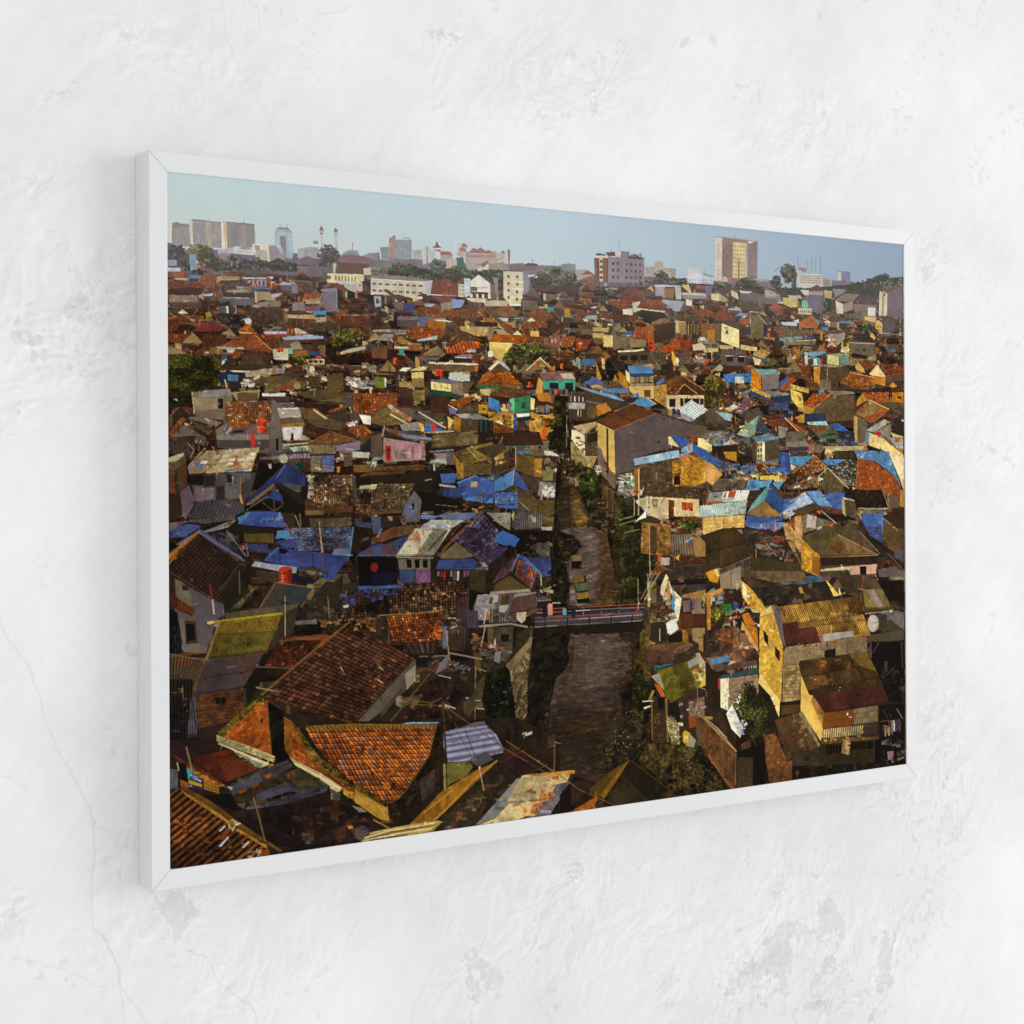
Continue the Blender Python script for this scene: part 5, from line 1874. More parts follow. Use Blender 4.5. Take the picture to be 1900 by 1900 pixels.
t 3a2620 2137,1067 2228,1141 2218,1168 2187,1132 c=10 n=.4
p 60584c 2065,1216 2213,1175 2212,1249 2070,1243
n 4a4238 4 2 2065,1216 2212,1179 2212,1249 2065,1243 fw=.94 fh=.94
c 2c2824 2167,1073 2369,1098 2465,1223 2218,1164 c=12 n=.35
l 9ab0c0 6 2288,1131 2337,1179
p 8a8078 2239,1129 2285,1139 2301,1155 2249,1149
k 4a4034/2a2018/6a5c4c/8a8a90/a03828 60 2192,1086 2380,1090 2443,1210 2254,1173 sz=22
l a09888 5 2238,1149 2238,1234
p 3a3420 2218,1179 2454,1211 2465,1239 2217,1226
b c8902c 2457,1116 2552,1186 2551,1262 2459,1231 c=12 rr=8 n=.3
p 8a5420 2513,1181 2552,1190 2551,1262 2513,1241
c 5c5036 2460,1112 2624,1064 2662,1101 2557,1186 c=13 n=.2 o=.1
c 4a4030 2624,1064 2758,1100 2855,1188 2640,1109 c=13 n=.2
c 5c5034 2643,1107 2857,1192 2557,1188 c=13 f=.5 n=.2
l 6a5a38 5 2643,1107 2557,1188
l c8a060 4 2643,1107 2855,1190
l b87858 5 2557,1190 2855,1191
p c04828 2591,1071 2624,1064 2613,1080
p 4a3c30 2557,1190 2855,1194 2848,1274 2557,1262
p 2a211a 2557,1190 2855,1194 2849,1225 2557,1222
p c0b090 2554,1234 2709,1228 2706,1256 2695,1240 2557,1242
p b89088 2709,1228 2849,1225 2843,1261 2709,1260
n 1c1818 1 1 2754,1228 2794,1229 2794,1264 2757,1262 fw=.9 fh=.9
n 3a3428 3 1 2623,1245 2706,1240 2706,1268 2623,1265 fw=.85 fh=.8
c 28221e 2764,1096 2878,1189 2994,1251 2994,1222 2855,1135 c=9 n=.3
l 8a8480 5 2758,1100 2866,1188
p 4a4658 2936,1174 2992,1180 2991,1222 2942,1203
p 5a5058 2854,1245 2947,1237 2994,1263 2994,1280 2860,1274
l 3a3028 5 2866,1242 2942,1191
l 6a6050 6 2907,1186 2994,1255
seed 23
p 2a211a -6,1152 605,1175 660,1337 659,1669 -8,1608 n=.4
p 2a211a 605,1122 1286,1145 1307,1373 1350,1411 1348,1732 603,1664 n=.4
city 70 70 120 1050 1900 .35 .62 31 .35 11,1177 567,1200 1286,1265 1306,1532 1199,1665 566,1636 9,1563
k 3a2e22/2a2018/4a3c2c/1a1511/54442f 200 605,1122 1201,1142 1242,1404 1114,1710 603,1664 sz=24
w 3c3894 319,1100 347,1085 462,1108 586,1122 527,1192 501,1187 404,1154 302,1125 n=.12 f=.2
w 443ca0 418,1119 476,1108 498,1109 505,1165 411,1139 n=.1
w 3a44a8 305,1124 418,1123 411,1152 351,1140 n=.1
w 4038a0 512,1152 564,1134 527,1192 509,1194 n=.1
l 6a7ad0 6 305,1125 347,1087
c 6a70a0 535,1097 590,1097 586,1122 527,1116 c=8
l d0b080 5 484,1034 496,1106
l 5a3c30 6 496,1106 498,1178
l 3a2420 5 462,1111 462,1196
l 2a2024 4 333,1129 335,1165
l 2a2024 4 351,1091 354,1156
p 14101a 351,1088 383,1096 369,1108 349,1104
p 9a98b8 260,1140 272,1126 316,1135 408,1148 406,1167 351,1159 298,1147
k 6a5028/3a4018/8a7a50/241c12 36 408,1145 494,1155 490,1181 411,1177 sz=19
b 3e3426 274,1153 351,1162 350,1194 284,1188 c=10 rr=8
p 1c1838 393,1170 461,1183 461,1202 393,1193
o b02c18 42 370,1176
e a02814 371,1165 11 5
l d0a080 4 361,1169 361,1191
t 2e201b 94,1037 225,1132 153,1243 4,1146 14,1125 c=15 f=.35 n=.2 o=.02
p a06024 87,1034 95,1038 34,1088 7,1124 1,1127 14,1100
l 6060a0 10 94,1028 239,1126
l 443c50 6 100,1043 181,1099
l 5c4c3c 4 7,1149 157,1243
p 57505e 20,1168 150,1242 174,1247 173,1278 146,1296 116,1388 49,1380 30,1286 23,1221 n=.1
p 666054 20,1168 43,1178 63,1198 76,1242 69,1260 30,1234
p 3a2a1c 43,1185 63,1193 63,1204 43,1202
p 6a6264 33,1283 76,1289 72,1335 92,1361 116,1366 116,1388 46,1380 n=.12
n 3c3018 1 1 48,1287 84,1292 91,1358 52,1359 fw=.95 fh=.98
p 14121a 53,1297 79,1301 82,1348 57,1350
p 4a2414 1,1217 27,1221 83,1261 73,1279 30,1258 0,1238
t 5a2c18 30,1224 81,1258 76,1276 27,1252 c=10
p 100e12 -1,1251 27,1264 42,1383 0,1380
n 4a4450 4 1 7,1300 40,1308 42,1383 10,1381 fw=.12 fh=1
l a02818 8 128,1188 135,1226
l d8d0b0 8 136,1232 141,1276
c 221d18 167,1209 215,1160 221,1217 173,1272 c=9 n=.2
l 4a443c 6 160,1208 218,1138
l 6a645c 6 222,1151 222,1221
g 4a4430 190,1266 273,1197 277,1202 221,1262 n=.25
t 2e1e18 228,1262 277,1207 315,1209 294,1262 c=12 n=.4
p 3c3834 287,1262 340,1191 461,1215 418,1262 297,1265 n=.25
p 343c44 375,1202 458,1215 414,1262 354,1259 n=.15
l 7a6a50 8 287,1263 338,1192
l 8a7c60 5 340,1191 436,1208 487,1210 505,1194
l 6a5c44 9 421,1268 468,1219
c 5c5444 173,1275 290,1265 414,1260 403,1274 368,1285 228,1290 180,1294 c=10 n=.25
b 302c22 457,1241 505,1194 534,1199 564,1174 564,1233 512,1309 439,1308 c=11 rr=9
k 3a3428/1a1612/4a4438 26 425,1239 512,1243 512,1309 425,1301 sz=24
l 8a8478 5 512,1243 517,1306
c 4c4418 160,1296 361,1288 307,1397 116,1406 c=11 f=.55 n=.3 o=0 sh=.35
c 5e5419 167,1294 354,1288 332,1338 153,1337 c=11 f=.55 n=.35 o=0 sh=.3
k 4a4860/8a7a28/5a5448 20 173,1303 332,1296 304,1390 146,1396 sz=20 a=.4
c 4c424a 116,1408 300,1397 231,1497 75,1507 c=11 f=.5 n=.14 o=0 sh=.15
l 2a2428 5 105,1457 262,1448
p a09018 118,1296 357,1281 364,1288 153,1299 126,1307
p c8c080 119,1297 140,1294 139,1301 121,1304
l 9a7a58 10 160,1296 116,1405
l 5a4c38 9 116,1406 72,1491
b 3a3028 364,1285 414,1265 396,1341 328,1424 286,1437 318,1382 c=10 rr=8
p 1c1612 297,1412 328,1382 328,1427 307,1454 248,1549 231,1497
b 5c3822 85,1506 234,1500 237,1560 206,1583 152,1610 145,1622 91,1617 c=15 rr=10 n=.3 f=.5
n 3c2c18 1 1 134,1514 181,1513 182,1543 138,1543
n 14100e 2 1 142,1518 177,1518 179,1540 144,1539 fw=.8 fh=.9
p 3c3428 231,1500 241,1497 241,1548 234,1554
c 3a3228 0,1389 112,1400 78,1479 -1,1479 c=12 f=.6 n=.25
c 26221c -1,1470 69,1478 88,1617 -1,1609 c=16 f=.6 n=.3
c 4a4a54 65,1509 82,1510 91,1617 71,1615 c=10 f=.5
k 6a6a84 4 13,1437 42,1439 42,1470 13,1461 sz=24
p a04828 42,1519 52,1520 50,1536 43,1533
l 8a4424 7 6,1390 116,1385
l 7a6a50 5 0,1382 59,1396 126,1409
l c0b090 3 369,1234 369,1353
t 241a14 403,1316 586,1313 660,1337 653,1369 396,1351 c=12 n=.5 oc=6a5a3a
p 5e5a64 401,1309 472,1308 475,1322 403,1321 n=.3
k 8a6a48/c08850/5a4428 30 475,1307 661,1310 660,1323 475,1320 sz=14
t 7a3418 360,1359 504,1354 519,1362 504,1377 c=14 f=.5
l 6a5c48 8 350,1366 512,1364
t 3e1e14 343,1370 490,1370 453,1416 395,1448 297,1441 325,1398 c=14 f=.5 n=.3
t 2e221c 564,1229 661,1224 661,1310 534,1307 c=13 f=.6 n=.5 oc=7a4a28 o=.12
k 3c3c84/4a48a0/50508a 40 549,1229 661,1224 653,1263 549,1275 sz=17
p c8c0c0 563,1272 582,1268 582,1276 567,1279
t 3c241b 300,1531 578,1326 817,1450 603,1640 c=17 rr=17 f=.55 n=.4 oc=5c3420 o=.12
l 8a6030 9 578,1326 435,1421 289,1523
l a89878 6 272,1498 349,1518
l d8d0b8 4 555,1456 563,1473
l 7a6c58 4 279,1438 395,1451
l 4a3c30 4 453,1465 659,1539
l 4a4034 4 310,1519 331,1549 359,1577
p 5c5450 614,1628 810,1453 819,1454 821,1515 782,1545 693,1605 629,1643 n=.22
p 8c8478 780,1495 817,1470 819,1514 786,1546 n=.12
p 46403c 693,1605 770,1534 770,1548 693,1625
l 3c302c 8 606,1629 810,1453
l 6a5a38 8 872,1498 782,1586 728,1638
c 3c52a8 613,1119 684,1095 819,1062 753,1126 c=10 n=.25 o=.25
k 6a4a40/3a4490/504038 18 680,1098 796,1078 757,1117 696,1122 sz=30 a=.7
l 4a60c8 5 613,1121 751,1124
c b4b0a0 819,1042 946,1051 882,1131 749,1127 c=11 n=.25 o=.18 sh=.35 f=.4
l 5a3c28 10 934,1051 866,1114
l b0a898 6 743,1130 886,1137
p c8d0d4 914,1092 950,1048 942,1048 890,1125
p 120e0c 613,1123 753,1129 756,1215 620,1212
e 8a1818 673,1159 13 14
p 1a1634 661,1174 753,1177 753,1214 661,1207
p 6a665c 757,1136 874,1140 874,1172 761,1168
n 14100e 3 1 780,1138 870,1141 870,1168 784,1165 fw=.6 fh=.95
w 3c4878 762,1168 817,1168 815,1210 764,1210 n=.18
w 7a5080 821,1170 874,1170 874,1213 819,1214 n=.2
n 4a3058 8 6 821,1170 874,1170 874,1213 819,1214 fw=.3 fh=.3
t 3c2c44 1003,1039 1101,1055 1130,1119 1076,1166 1027,1129 974,1090 946,1079 c=17 f=.5 n=.4 oc=484890 o=.14
t 3c3050 1080,1138 1126,1112 1146,1133 1072,1176 c=12
p 7a4828 999,1042 1003,1053 926,1112 914,1112
p 6c6450 914,1129 970,1090 1035,1136 994,1142 910,1139
p 4c4034 974,1090 1068,1144 1059,1151
c 3e44a0 906,1144 1031,1143 1051,1158 1035,1178 894,1173 c=9 f=.5 n=.15
k 8a7070/b0a0a0 10 1039,1150 1080,1155 1076,1179 1035,1174 sz=17
y 10 898,1180 1022,1181 1018,1215 897,1210
w 2c60d0 1113,1090 1151,1060 1214,1086 1193,1108 1176,1104 1159,1106 n=.06
w 3c48a8 1193,1131 1218,1139 1269,1169 1226,1157 n=.1
t 7c3c20 1209,1153 1269,1169 1286,1194 1260,1253 1192,1201 c=13 f=.5 n=.35 oc=4a4a98 o=.2
w 3c78e0 1222,1139 1239,1147 1321,1199 1290,1205 n=.1
w 3a3c88 1235,1147 1338,1150 1338,1189 1312,1210 1286,1187 n=.2
t 4c3444 1210,1132 1171,1197 1108,1226 1138,1182 c=12 n=.4
l 6a80c8 9 1210,1135 1180,1190
p 54482e 1171,1204 1256,1250 1108,1254 1117,1230
l 2a221c 8 1171,1200 1260,1253
c 8a8078 1100,1253 1252,1250 1256,1260 1096,1260 c=9
b 3c3224 1022,1181 1080,1180 1079,1252 1022,1250 c=12
k 5a5450/6a5a48/3a2c24/2a2420 40 1286,1205 1338,1196 1324,1302 1286,1279 sz=18
k c0b8a0 6 1282,1247 1325,1253 1325,1260 1286,1258 sz=17
p 15120f 1014,1239 1067,1255 1014,1322
t 33241a 605,1221 749,1214 1018,1215 1018,1315 913,1317 604,1301 c=13 rr=12 f=.65 n=.55 oc=6a4a2c o=.14
k 3c3c80/4848a0 60 605,1216 780,1219 718,1253 604,1264 sz=16
w 3a48a0 612,1215 768,1217 772,1225 616,1225 n=.2
k c0a070/8a6038/d8c8a8 30 787,1229 994,1231 977,1313 873,1301 sz=10
l c0a888 4 925,1249 945,1264
t 5a2c18 714,1313 913,1306 905,1384 865,1409 736,1388 c=13 rr=12 f=.6 n=.4 oc=a04c20 o=.14
k c04c18/a84820 14 881,1349 909,1347 905,1388 889,1387 sz=15
k 8a5a30/3a2818/b07840/241810 40 604,1307 687,1312 683,1368 604,1343 sz=16
p 3a2e2a 679,1314 706,1316 694,1365 675,1367
l 8a7448 7 683,1308 913,1306
c 2e2420 756,1396 900,1401 900,1442 818,1440 c=12 n=.2
n 4a4034 5 1 779,1400 896,1404 892,1435 802,1432 fw=.5 fh=1
c 3c2c2a 973,1265 1018,1260 1013,1391 997,1438 944,1431 937,1376 973,1371 c=11 f=.5 n=.2
c 4a3a3c 977,1306 1009,1308 1005,1435 976,1433 c=11 f=.5
l d0ccc0 5 937,1329 969,1331
k a8a0a0/7a6a58/504440 18 937,1328 977,1337 973,1371 937,1369 sz=15
p 6a6a88 921,1358 933,1352 936,1414 924,1427 916,1412 n=.15
l b0a890 6 931,1369 944,1469
p 6a6878 904,1473 936,1444 944,1452 928,1488 892,1503
c 6a6670 1051,1260 1277,1261 1281,1325 1200,1356 1054,1341 1034,1302 c=13 n=.2 sh=.5 o=.1
n 8a8898 5 2 1055,1262 1269,1264 1264,1324 1038,1316 fw=.6 fh=.8 j=.45
p 6a4a20 1096,1271 1112,1271 1104,1292 1092,1291
p 50381c 1142,1269 1175,1267 1167,1298 1137,1297
c 54403c 1192,1275 1277,1265 1277,1321 1200,1353 1166,1330 c=12 n=.2
c 6c6458 1096,1309 1162,1309 1154,1354 1095,1354 c=14 f=.7
k 1a1614 8 1104,1309 1150,1311 1133,1342 1108,1337 sz=17
p 98a8b0 1133,1300 1171,1299 1154,1322 1131,1321
p b8aca0 1200,1325 1238,1325 1234,1351 1219,1361 1200,1346
l d0d0d0 6 1083,1308 1073,1356
l a8a098 9 1052,1362 1175,1360 1242,1374
c 40364a 1005,1308 1050,1310 1054,1369 1013,1367 c=12 f=.6
b 4a4238 1112,1369 1187,1370 1183,1453 1157,1487 1116,1414 c=11 rr=8
n 1a1612 1 1 1133,1391 1175,1390 1174,1421 1137,1419 fw=.8 fh=.8
b 3a3022 1200,1384 1259,1381 1242,1422 1191,1464 c=12 rr=9
k a04828/5a5a80/8a8078/402a24/c0b8b0 36 1013,1377 1112,1397 1149,1434 1033,1440 sz=18
l c8c8c8 5 1079,1360 1062,1428
p c8c8d0 1116,1400 1120,1428 1110,1424
k 6a5a58/7a7470/3a302c 24 1054,1435 1149,1441 1132,1485 1066,1456 sz=22
p 7a7884 1116,1446 1139,1447 1132,1485 1111,1477
l 9a9080 8 940,1439 1066,1468
l 8a8070 6 833,1444 932,1448
k 5a5850/2a2620 12 833,1448 904,1449 896,1483 833,1478 sz=26
k 8a90a0/4a4a48 14 932,1471 1017,1484 1013,1498 932,1485 sz=15
t 261a16 872,1515 920,1508 1000,1572 960,1607 936,1591 817,1609 c=14 n=.4
p 1a1210 932,1591 964,1552 1000,1572 964,1614
t 261a15 817,1595 908,1575 911,1644 782,1636 c=13 n=.4 oc=6a3420 o=.05
p 6a2c14 770,1627 785,1626 791,1634 778,1634
l c8c8c8 8 1004,1587 1059,1600
l b8b4b0 8 923,1602 964,1618
l b0b0a8 6 1047,1624 1115,1636
l a89070 5 1041,1489 1037,1669
l b8a888 4 1052,1497 1082,1509
l d8d0c8 4 896,1506 948,1520
b 4a3e2a 1045,1545 1078,1513 1065,1598 1004,1597 1033,1572 c=12 rr=9
p 4c4234 992,1596 1057,1601 1016,1646 996,1637
b 75654a 1174,1516 1285,1393 1302,1394 1323,1527 1224,1678 1198,1683 c=15 rr=12 n=.55 f=.7
k 7a6a50/3a3022/8a7a58/2a2218 120 1178,1520 1281,1407 1310,1508 1224,1650 1199,1665 sz=11
g 181a0c 1086,1510 1166,1498 1198,1683 1094,1691 1065,1602 n=.4
g 0d0e08 1302,1390 1350,1389 1370,1734 1219,1720 1323,1534 n=.4
p 857356 1157,1494 1251,1415 1281,1392 1285,1407 1174,1516 n=.3
T 14180a 1090,1534 1165,1533 1190,1629 1098,1639 sz=14 hi=1.4
k 6a7058/50583c 14 1066,1498 1166,1522 1173,1646 1094,1639 sz=10
l 5a3420 9 916,1590 923,1679
k d8c8b0/b08860 8 896,1578 932,1584 931,1618 899,1616 sz=13
l 6a5a38 5 747,1563 872,1593 916,1579
l 6a5a38 5 778,1589 896,1602
l 6a5434 6 931,1611 1065,1706
l 5a4a30 4 931,1618 975,1691
a 150 692,1548
l d8c890 5 686,1465 702,1476
l d8c890 5 682,1504 701,1519
seed 37
g 201b14 1268,1370 1735,1396 1758,1546 1804,1736 1875,1817 1923,1935 1240,1863 1242,1545 n=.4
v 33291f 1398,1408 1679,1419 1678,1504 1668,1577 1627,1618 1631,1684 1594,1790 1548,1895 1317,1871 1327,1694 1332,1641 1354,1554 1402,1514 n=.4
v 453a38 1416,1409 1614,1415 1623,1434 1669,1448 1673,1503 1664,1562 1622,1603 1604,1638 1585,1680 1549,1721 1485,1744 1370,1705 1332,1641 1354,1554 1407,1514 1398,1457 n=.42 a=.8
v 584c4d 1434,1416 1609,1419 1655,1458 1659,1539 1604,1594 1549,1633 1446,1643 1384,1592 1424,1523 n=.4 a=.6
v 625658 1460,1432 1596,1429 1632,1471 1622,1537 1558,1590 1468,1598 1433,1523 n=.4 a=.5
v 706466 1487,1448 1577,1446 1595,1484 1549,1553 1477,1548 n=.45 a=.35
v 2c2118 1371,1648 1558,1678 1548,1895 1317,1871 1336,1695 n=.45 a=.55
v 4a3c20 1406,1694 1521,1700 1530,1748 1414,1745 n=.5 a=.6
v 3c322e 1486,1708 1640,1696 1621,1756 1548,1772 n=.4 a=.6
v 382e28 1327,1765 1485,1758 1548,1801 1521,1892 1326,1872 n=.4 a=.6
k 15110c/2a221c/3a322c 130 1623,1463 1687,1504 1668,1595 1622,1683 1576,1716 1668,1761 1686,1836 1458,1878 1485,1816 1603,1747 1576,1661 sz=14
k e0e0e0/8a8880/b0a890 36 1613,1646 1743,1693 1733,1804 1548,1822 sz=5
k 6a604c/3a3226 70 1521,1747 1640,1758 1667,1871 1485,1870 sz=10
g 2a2410 1711,1403 1758,1420 1762,1584 1756,1769 1827,1813 1923,1935 1685,1910 1667,1842 1742,1767 1677,1688 1669,1558 n=.45
T 262a10 1664,1576 1748,1564 1752,1676 1705,1687 sz=12 hi=1.4
g 3a341c 1667,1849 1733,1804 1876,1802 1973,1864 2047,1948 1709,1912 n=.55
k 6a5c38/8a7c50/4a4424/2a2412 120 1676,1850 1756,1798 1924,1822 2022,1945 1732,1915 sz=9
b 4a4020 1711,1406 1749,1419 1757,1583 1729,1589 1706,1469 c=10 rr=9 n=.4
k 8a7a50 8 1730,1433 1753,1449 1753,1486 1734,1470 sz=16
g 17150e 1294,1393 1407,1403 1416,1415 1402,1450 1411,1493 1371,1519 1336,1552 1306,1639 1266,1724 1241,1722 1241,1581 1310,1550 n=.4
p 211a15 1268,1363 1725,1374 1716,1418 1285,1396
p 403c48 1273,1342 1735,1334 1725,1377 1272,1371
p 282c4c 1372,1341 1730,1333 1730,1346 1372,1349
p 3c3448 1272,1364 1716,1370 1716,1379 1272,1374
l a83c34 5 1273,1319 1735,1322
l a83c34 5 1275,1346 1716,1351
l 9a98a4 2.5 1277,1330 1730,1333
l a8a49c 3 1272,1358 1721,1359
l 9a968c 3 1270,1376 1716,1379
n a03830 6 1 1281,1318 1735,1324 1730,1352 1281,1346 fw=.03 fh=1
n 1c1814 5 1 1268,1349 1721,1355 1716,1395 1268,1392 fw=.05 fh=1
p b87878 1322,1306 1342,1303 1344,1339 1326,1342
p c8a090 1328,1303 1338,1302 1337,1308 1329,1309
p 4c98b8 1383,1321 1398,1322 1399,1342 1385,1343
p 20202c 1421,1329 1436,1329 1434,1355 1423,1354
p 1c1a28 1303,1301 1320,1306 1320,1348 1303,1348
l c0c0c0 6 1342,1300 1375,1302
l d8d4c8 6 1297,1205 1298,1241
l 9a9484 6 1700,1236 1702,1343
l b8b088 14 1746,1249 1747,1334
l a09870 8 1743,1219 1745,1252
l b09868 8 1797,1214 1754,1268
l a8a498 4 1778,1213 1712,1306
l a8a498 4 1764,1212 1740,1252
l 8a6a50 5 1726,1318 1750,1267
k 6a5a44/3a3024/8a7a60/2a221a 60 1721,1333 1849,1328 1849,1395 1730,1389 sz=18
p 2c261e 1730,1389 1830,1387 1834,1454 1763,1457
k e0d8cc/c8503c/d8c8a0/8ab0d0 22 1792,1269 1840,1260 1849,1339 1806,1326 sz=18
p d8c8a0 1802,1262 1823,1222 1835,1238 1811,1300 1797,1288 n=.3
w e8e4d8 1830,1241 1849,1276 1893,1311 1878,1382 1829,1432 1822,1394 1863,1374 1854,1309 n=.2
p d0e0ec 1825,1398 1863,1381 1878,1416 1839,1436 n=.15
p 2890d0 1852,1283 1864,1302 1861,1355 1849,1343
k e8e8e0/8ab0d0/c8d8e0 14 1815,1360 1854,1358 1849,1380 1820,1375 sz=16
p b89860 1845,1264 1868,1303 1888,1311 1859,1310
y 6 1893,1315 1985,1312 1980,1380 1897,1364
p 6a5c58 1897,1319 1931,1321 1929,1358 1900,1360
p 7a6a64 1949,1318 1980,1315 1980,1380 1951,1378
p 8a6a30 1893,1300 2015,1283 2080,1282 2085,1297 1995,1316 1897,1308
k e0e0e0/b8c0d8/d88030/e8e0d0 26 1976,1296 2075,1293 2075,1327 1985,1319 sz=19
c 44281a 1887,1364 2005,1370 2005,1419 1887,1416 c=12 n=.12
b b87424 2005,1313 2030,1314 2024,1432 2007,1427 c=9
p 2a5c2c 2075,1341 2120,1343 2117,1370 2075,1366
p 4a3ab0 2125,1345 2155,1345 2155,1366 2127,1364
T 5c5a20 2035,1352 2085,1351 2089,1401 2044,1414 sz=9 hi=1.8
p d83050 2115,1375 2135,1378 2132,1392 2115,1389
k d8d0c0/a0988a/c8b898 20 2069,1411 2125,1410 2124,1449 2074,1446 sz=18
b 5a4428 1725,1381 1754,1397 1753,1435 1735,1430 c=9
p 1c1815 1834,1436 1892,1420 1901,1466 1834,1462
l c8c0c0 5 1794,1411 1794,1452
b 8a6424 1892,1420 1916,1425 1926,1475 1897,1466 c=9
c 5a4828 1730,1466 1901,1462 1897,1481 1758,1483 c=10 n=.3
c 4a3026 1748,1482 1848,1478 1945,1472 1916,1493 1843,1507 1853,1530 1734,1528 c=11 n=.25 o=.08
c 6a5040 1843,1500 1911,1497 1945,1472 1926,1467 1848,1485 c=12 n=.2
k 6a5a50/4a3028 16 1758,1479 1926,1479 1901,1504 1758,1509 sz=24
c 605c1c 1781,1555 1916,1531 1955,1507 2009,1560 2018,1606 1838,1671 1809,1624 c=10 n=.25 f=.25 o=.02 sh=.3
k 7a7430/4a4a1c/8a8240 20 1800,1557 1925,1535 1974,1599 1843,1657 sz=26 a=.5
c a08c78 1955,1507 1970,1504 2009,1560 1994,1578 1974,1561 c=11 n=.3
k c8b880/e8d8a0/b06838/d8c890 34 1935,1566 2009,1549 2019,1595 1954,1598 sz=14
c 8a9498 1916,1535 1965,1515 1969,1542 1925,1558 c=10
p c0a850 1994,1578 2018,1599 2013,1617 1969,1629 n=.2
l 1a6878 10 1772,1536 1776,1555
p 1c6478 1772,1536 1862,1535 1786,1548
p 9a9890 1757,1572 1791,1563 1814,1625 1781,1596 n=.25
p b8501c 1767,1599 1795,1605 1819,1647 1800,1646
b 3a2c1c 1757,1639 1819,1655 1823,1812 1756,1806 c=11 rr=9
p 14110c 1781,1644 1814,1651 1809,1691 1785,1689
k 5a7024/6a5c20/3a3a14 26 1762,1695 1818,1700 1823,1812 1766,1807 sz=12
l 8a7a40 9 1821,1651 1827,1805
l 7a6c34 8 1757,1620 1759,1791
p 6c5c50 1920,1671 1993,1661 1993,1737 1924,1727 n=.2
k 3a3030/8a5a50/2a2430/c0b0a8 30 1843,1664 1993,1658 1993,1726 1866,1722 sz=17
p 1c1815 1833,1671 1876,1671 1886,1743 1828,1712
p 8a3c18 1920,1727 1964,1723 1954,1764 1924,1765
p c8b8a8 1871,1742 1895,1744 1895,1755 1876,1753
g 6a6448 1818,1718 1847,1713 1876,1750 1885,1856 1842,1814 n=.5
k b0a890/5a5440 40 1823,1719 1871,1742 1880,1825 1837,1799 sz=10
p c09828 1893,1781 1905,1771 1929,1784 1919,1833 1895,1811 n=.15
p e0c060 1900,1789 1919,1791 1914,1813 1900,1808
p 7a8080 1924,1784 1953,1809 1943,1839 1919,1836
p d8d0c8 1722,1677 1752,1672 1752,1676 1724,1683
p c8c8c8 1717,1654 1766,1656 1766,1659 1717,1657
b 6a4424 2013,1792 2072,1820 2122,1879 2122,1956 2052,1948 2007,1868 c=13 rr=9 n=.3
g 3a3014 1958,1825 2012,1860 2052,1948 1972,1940 n=.4
b 5a4a30 1954,1730 2013,1773 2002,1848 1958,1825 c=10
l c0a878 7 1964,1714 2052,1777 2122,1840
l 6a5c44 7 2072,1828 2071,1950
l a89c80 5 1969,1625 2003,1639
l 9a9080 4 2001,1632 2003,1662
l 8a8070 4 1962,1621 1961,1712
p 2a2018 2001,1240 2253,1250 2252,1503 2356,1706 2570,1883 2990,1981 2990,1993 2097,1915 2098,1761 1998,1639 n=.3
k 6a5a44/3a3024/8a7a60/2a221a/a03c28 60 2000,1271 2166,1278 2165,1420 2000,1411 sz=18
p c88c20 2001,1225 2040,1215 2065,1243 2055,1265 2020,1256 n=.25
p e8d888 2040,1215 2055,1214 2065,1239 2055,1243
p 807468 2065,1235 2166,1208 2166,1289 2070,1285 n=.12
p 8a8078 2123,1239 2166,1237 2166,1280 2123,1280
l 40382e 5 2120,1211 2119,1283
k d8d8e0/e0a858/8aa8d0/e8e0d8 26 2000,1286 2080,1282 2085,1328 2000,1328 sz=20
p d88c30 2000,1301 2075,1282 2082,1295 2010,1313 n=.2
p 2c6c30 2075,1339 2120,1341 2122,1372 2077,1372
p 3028a8 2128,1340 2153,1341 2153,1362 2127,1361
T 5c5a20 2030,1360 2080,1347 2089,1393 2039,1406 sz=9 hi=1.8
k d8d0c8/c03c40/6a8a50/b0a8a0 30 2070,1354 2166,1359 2165,1436 2079,1439 sz=18
b b87828 2005,1298 2025,1306 2024,1428 2007,1427 c=9
c 3c3026 2174,1255 2202,1248 2454,1278 2437,1289 2217,1288 c=9 n=.35
c 5a4a38 2212,1226 2465,1239 2502,1276 2316,1272 2217,1249 c=11 n=.3
p 50608c 2353,1272 2443,1278 2421,1283 2368,1282
c 2a2420 2217,1288 2454,1286 2578,1279 2644,1334 2284,1357 c=13 n=.3
k 6a5840/8a7450/3a3028/4a4034 26 2227,1276 2562,1287 2617,1333 2294,1350 sz=24
p a07c3c 2443,1297 2459,1294 2472,1320 2453,1318
p e0c060 2581,1275 2595,1284 2650,1335 2622,1337 n=.15
p e8d890 2647,1302 2661,1331 2647,1334
b d8a838 2166,1258 2217,1292 2284,1365 2253,1386 2222,1377 2171,1317 c=10 rr=8 n=.25
p e8dcc0 2174,1267 2191,1287 2194,1318 2176,1321
k e8e0d0/d03c30/4080c0/e0b830/c85820 36 2166,1305 2222,1315 2247,1409 2242,1448 2176,1390 sz=19
b b86420 2168,1382 2201,1376 2242,1440 2247,1510 2211,1477 c=10 rr=8
p c8a060 2170,1405 2247,1510 2247,1530 2165,1436 n=.3
c 44392c 2634,1265 2831,1265 2935,1401 2785,1406 2757,1352 2683,1328 c=14 n=.2 o=.1
c 6a6034 2774,1320 2877,1320 2923,1397 2785,1390 c=12 f=.5 n=.25
c 8a8088 2796,1321 2831,1320 2888,1391 2853,1393 c=10
l a84c24 6 2777,1267 2759,1364
l c0a878 5 2837,1265 2888,1329
l b0a898 6 2785,1410 2937,1406
c 1c1614 2848,1286 2994,1292 2993,1417 2935,1397 c=11 n=.4
k 5a3020/3a2a24/6a6058 20 2911,1363 2993,1375 2993,1425 2923,1413 sz=20
p 6a6474 2905,1424 2993,1425 2993,1483 2946,1456 n=.15
p 4c4638 2796,1492 2993,1483 2993,1520 2830,1519
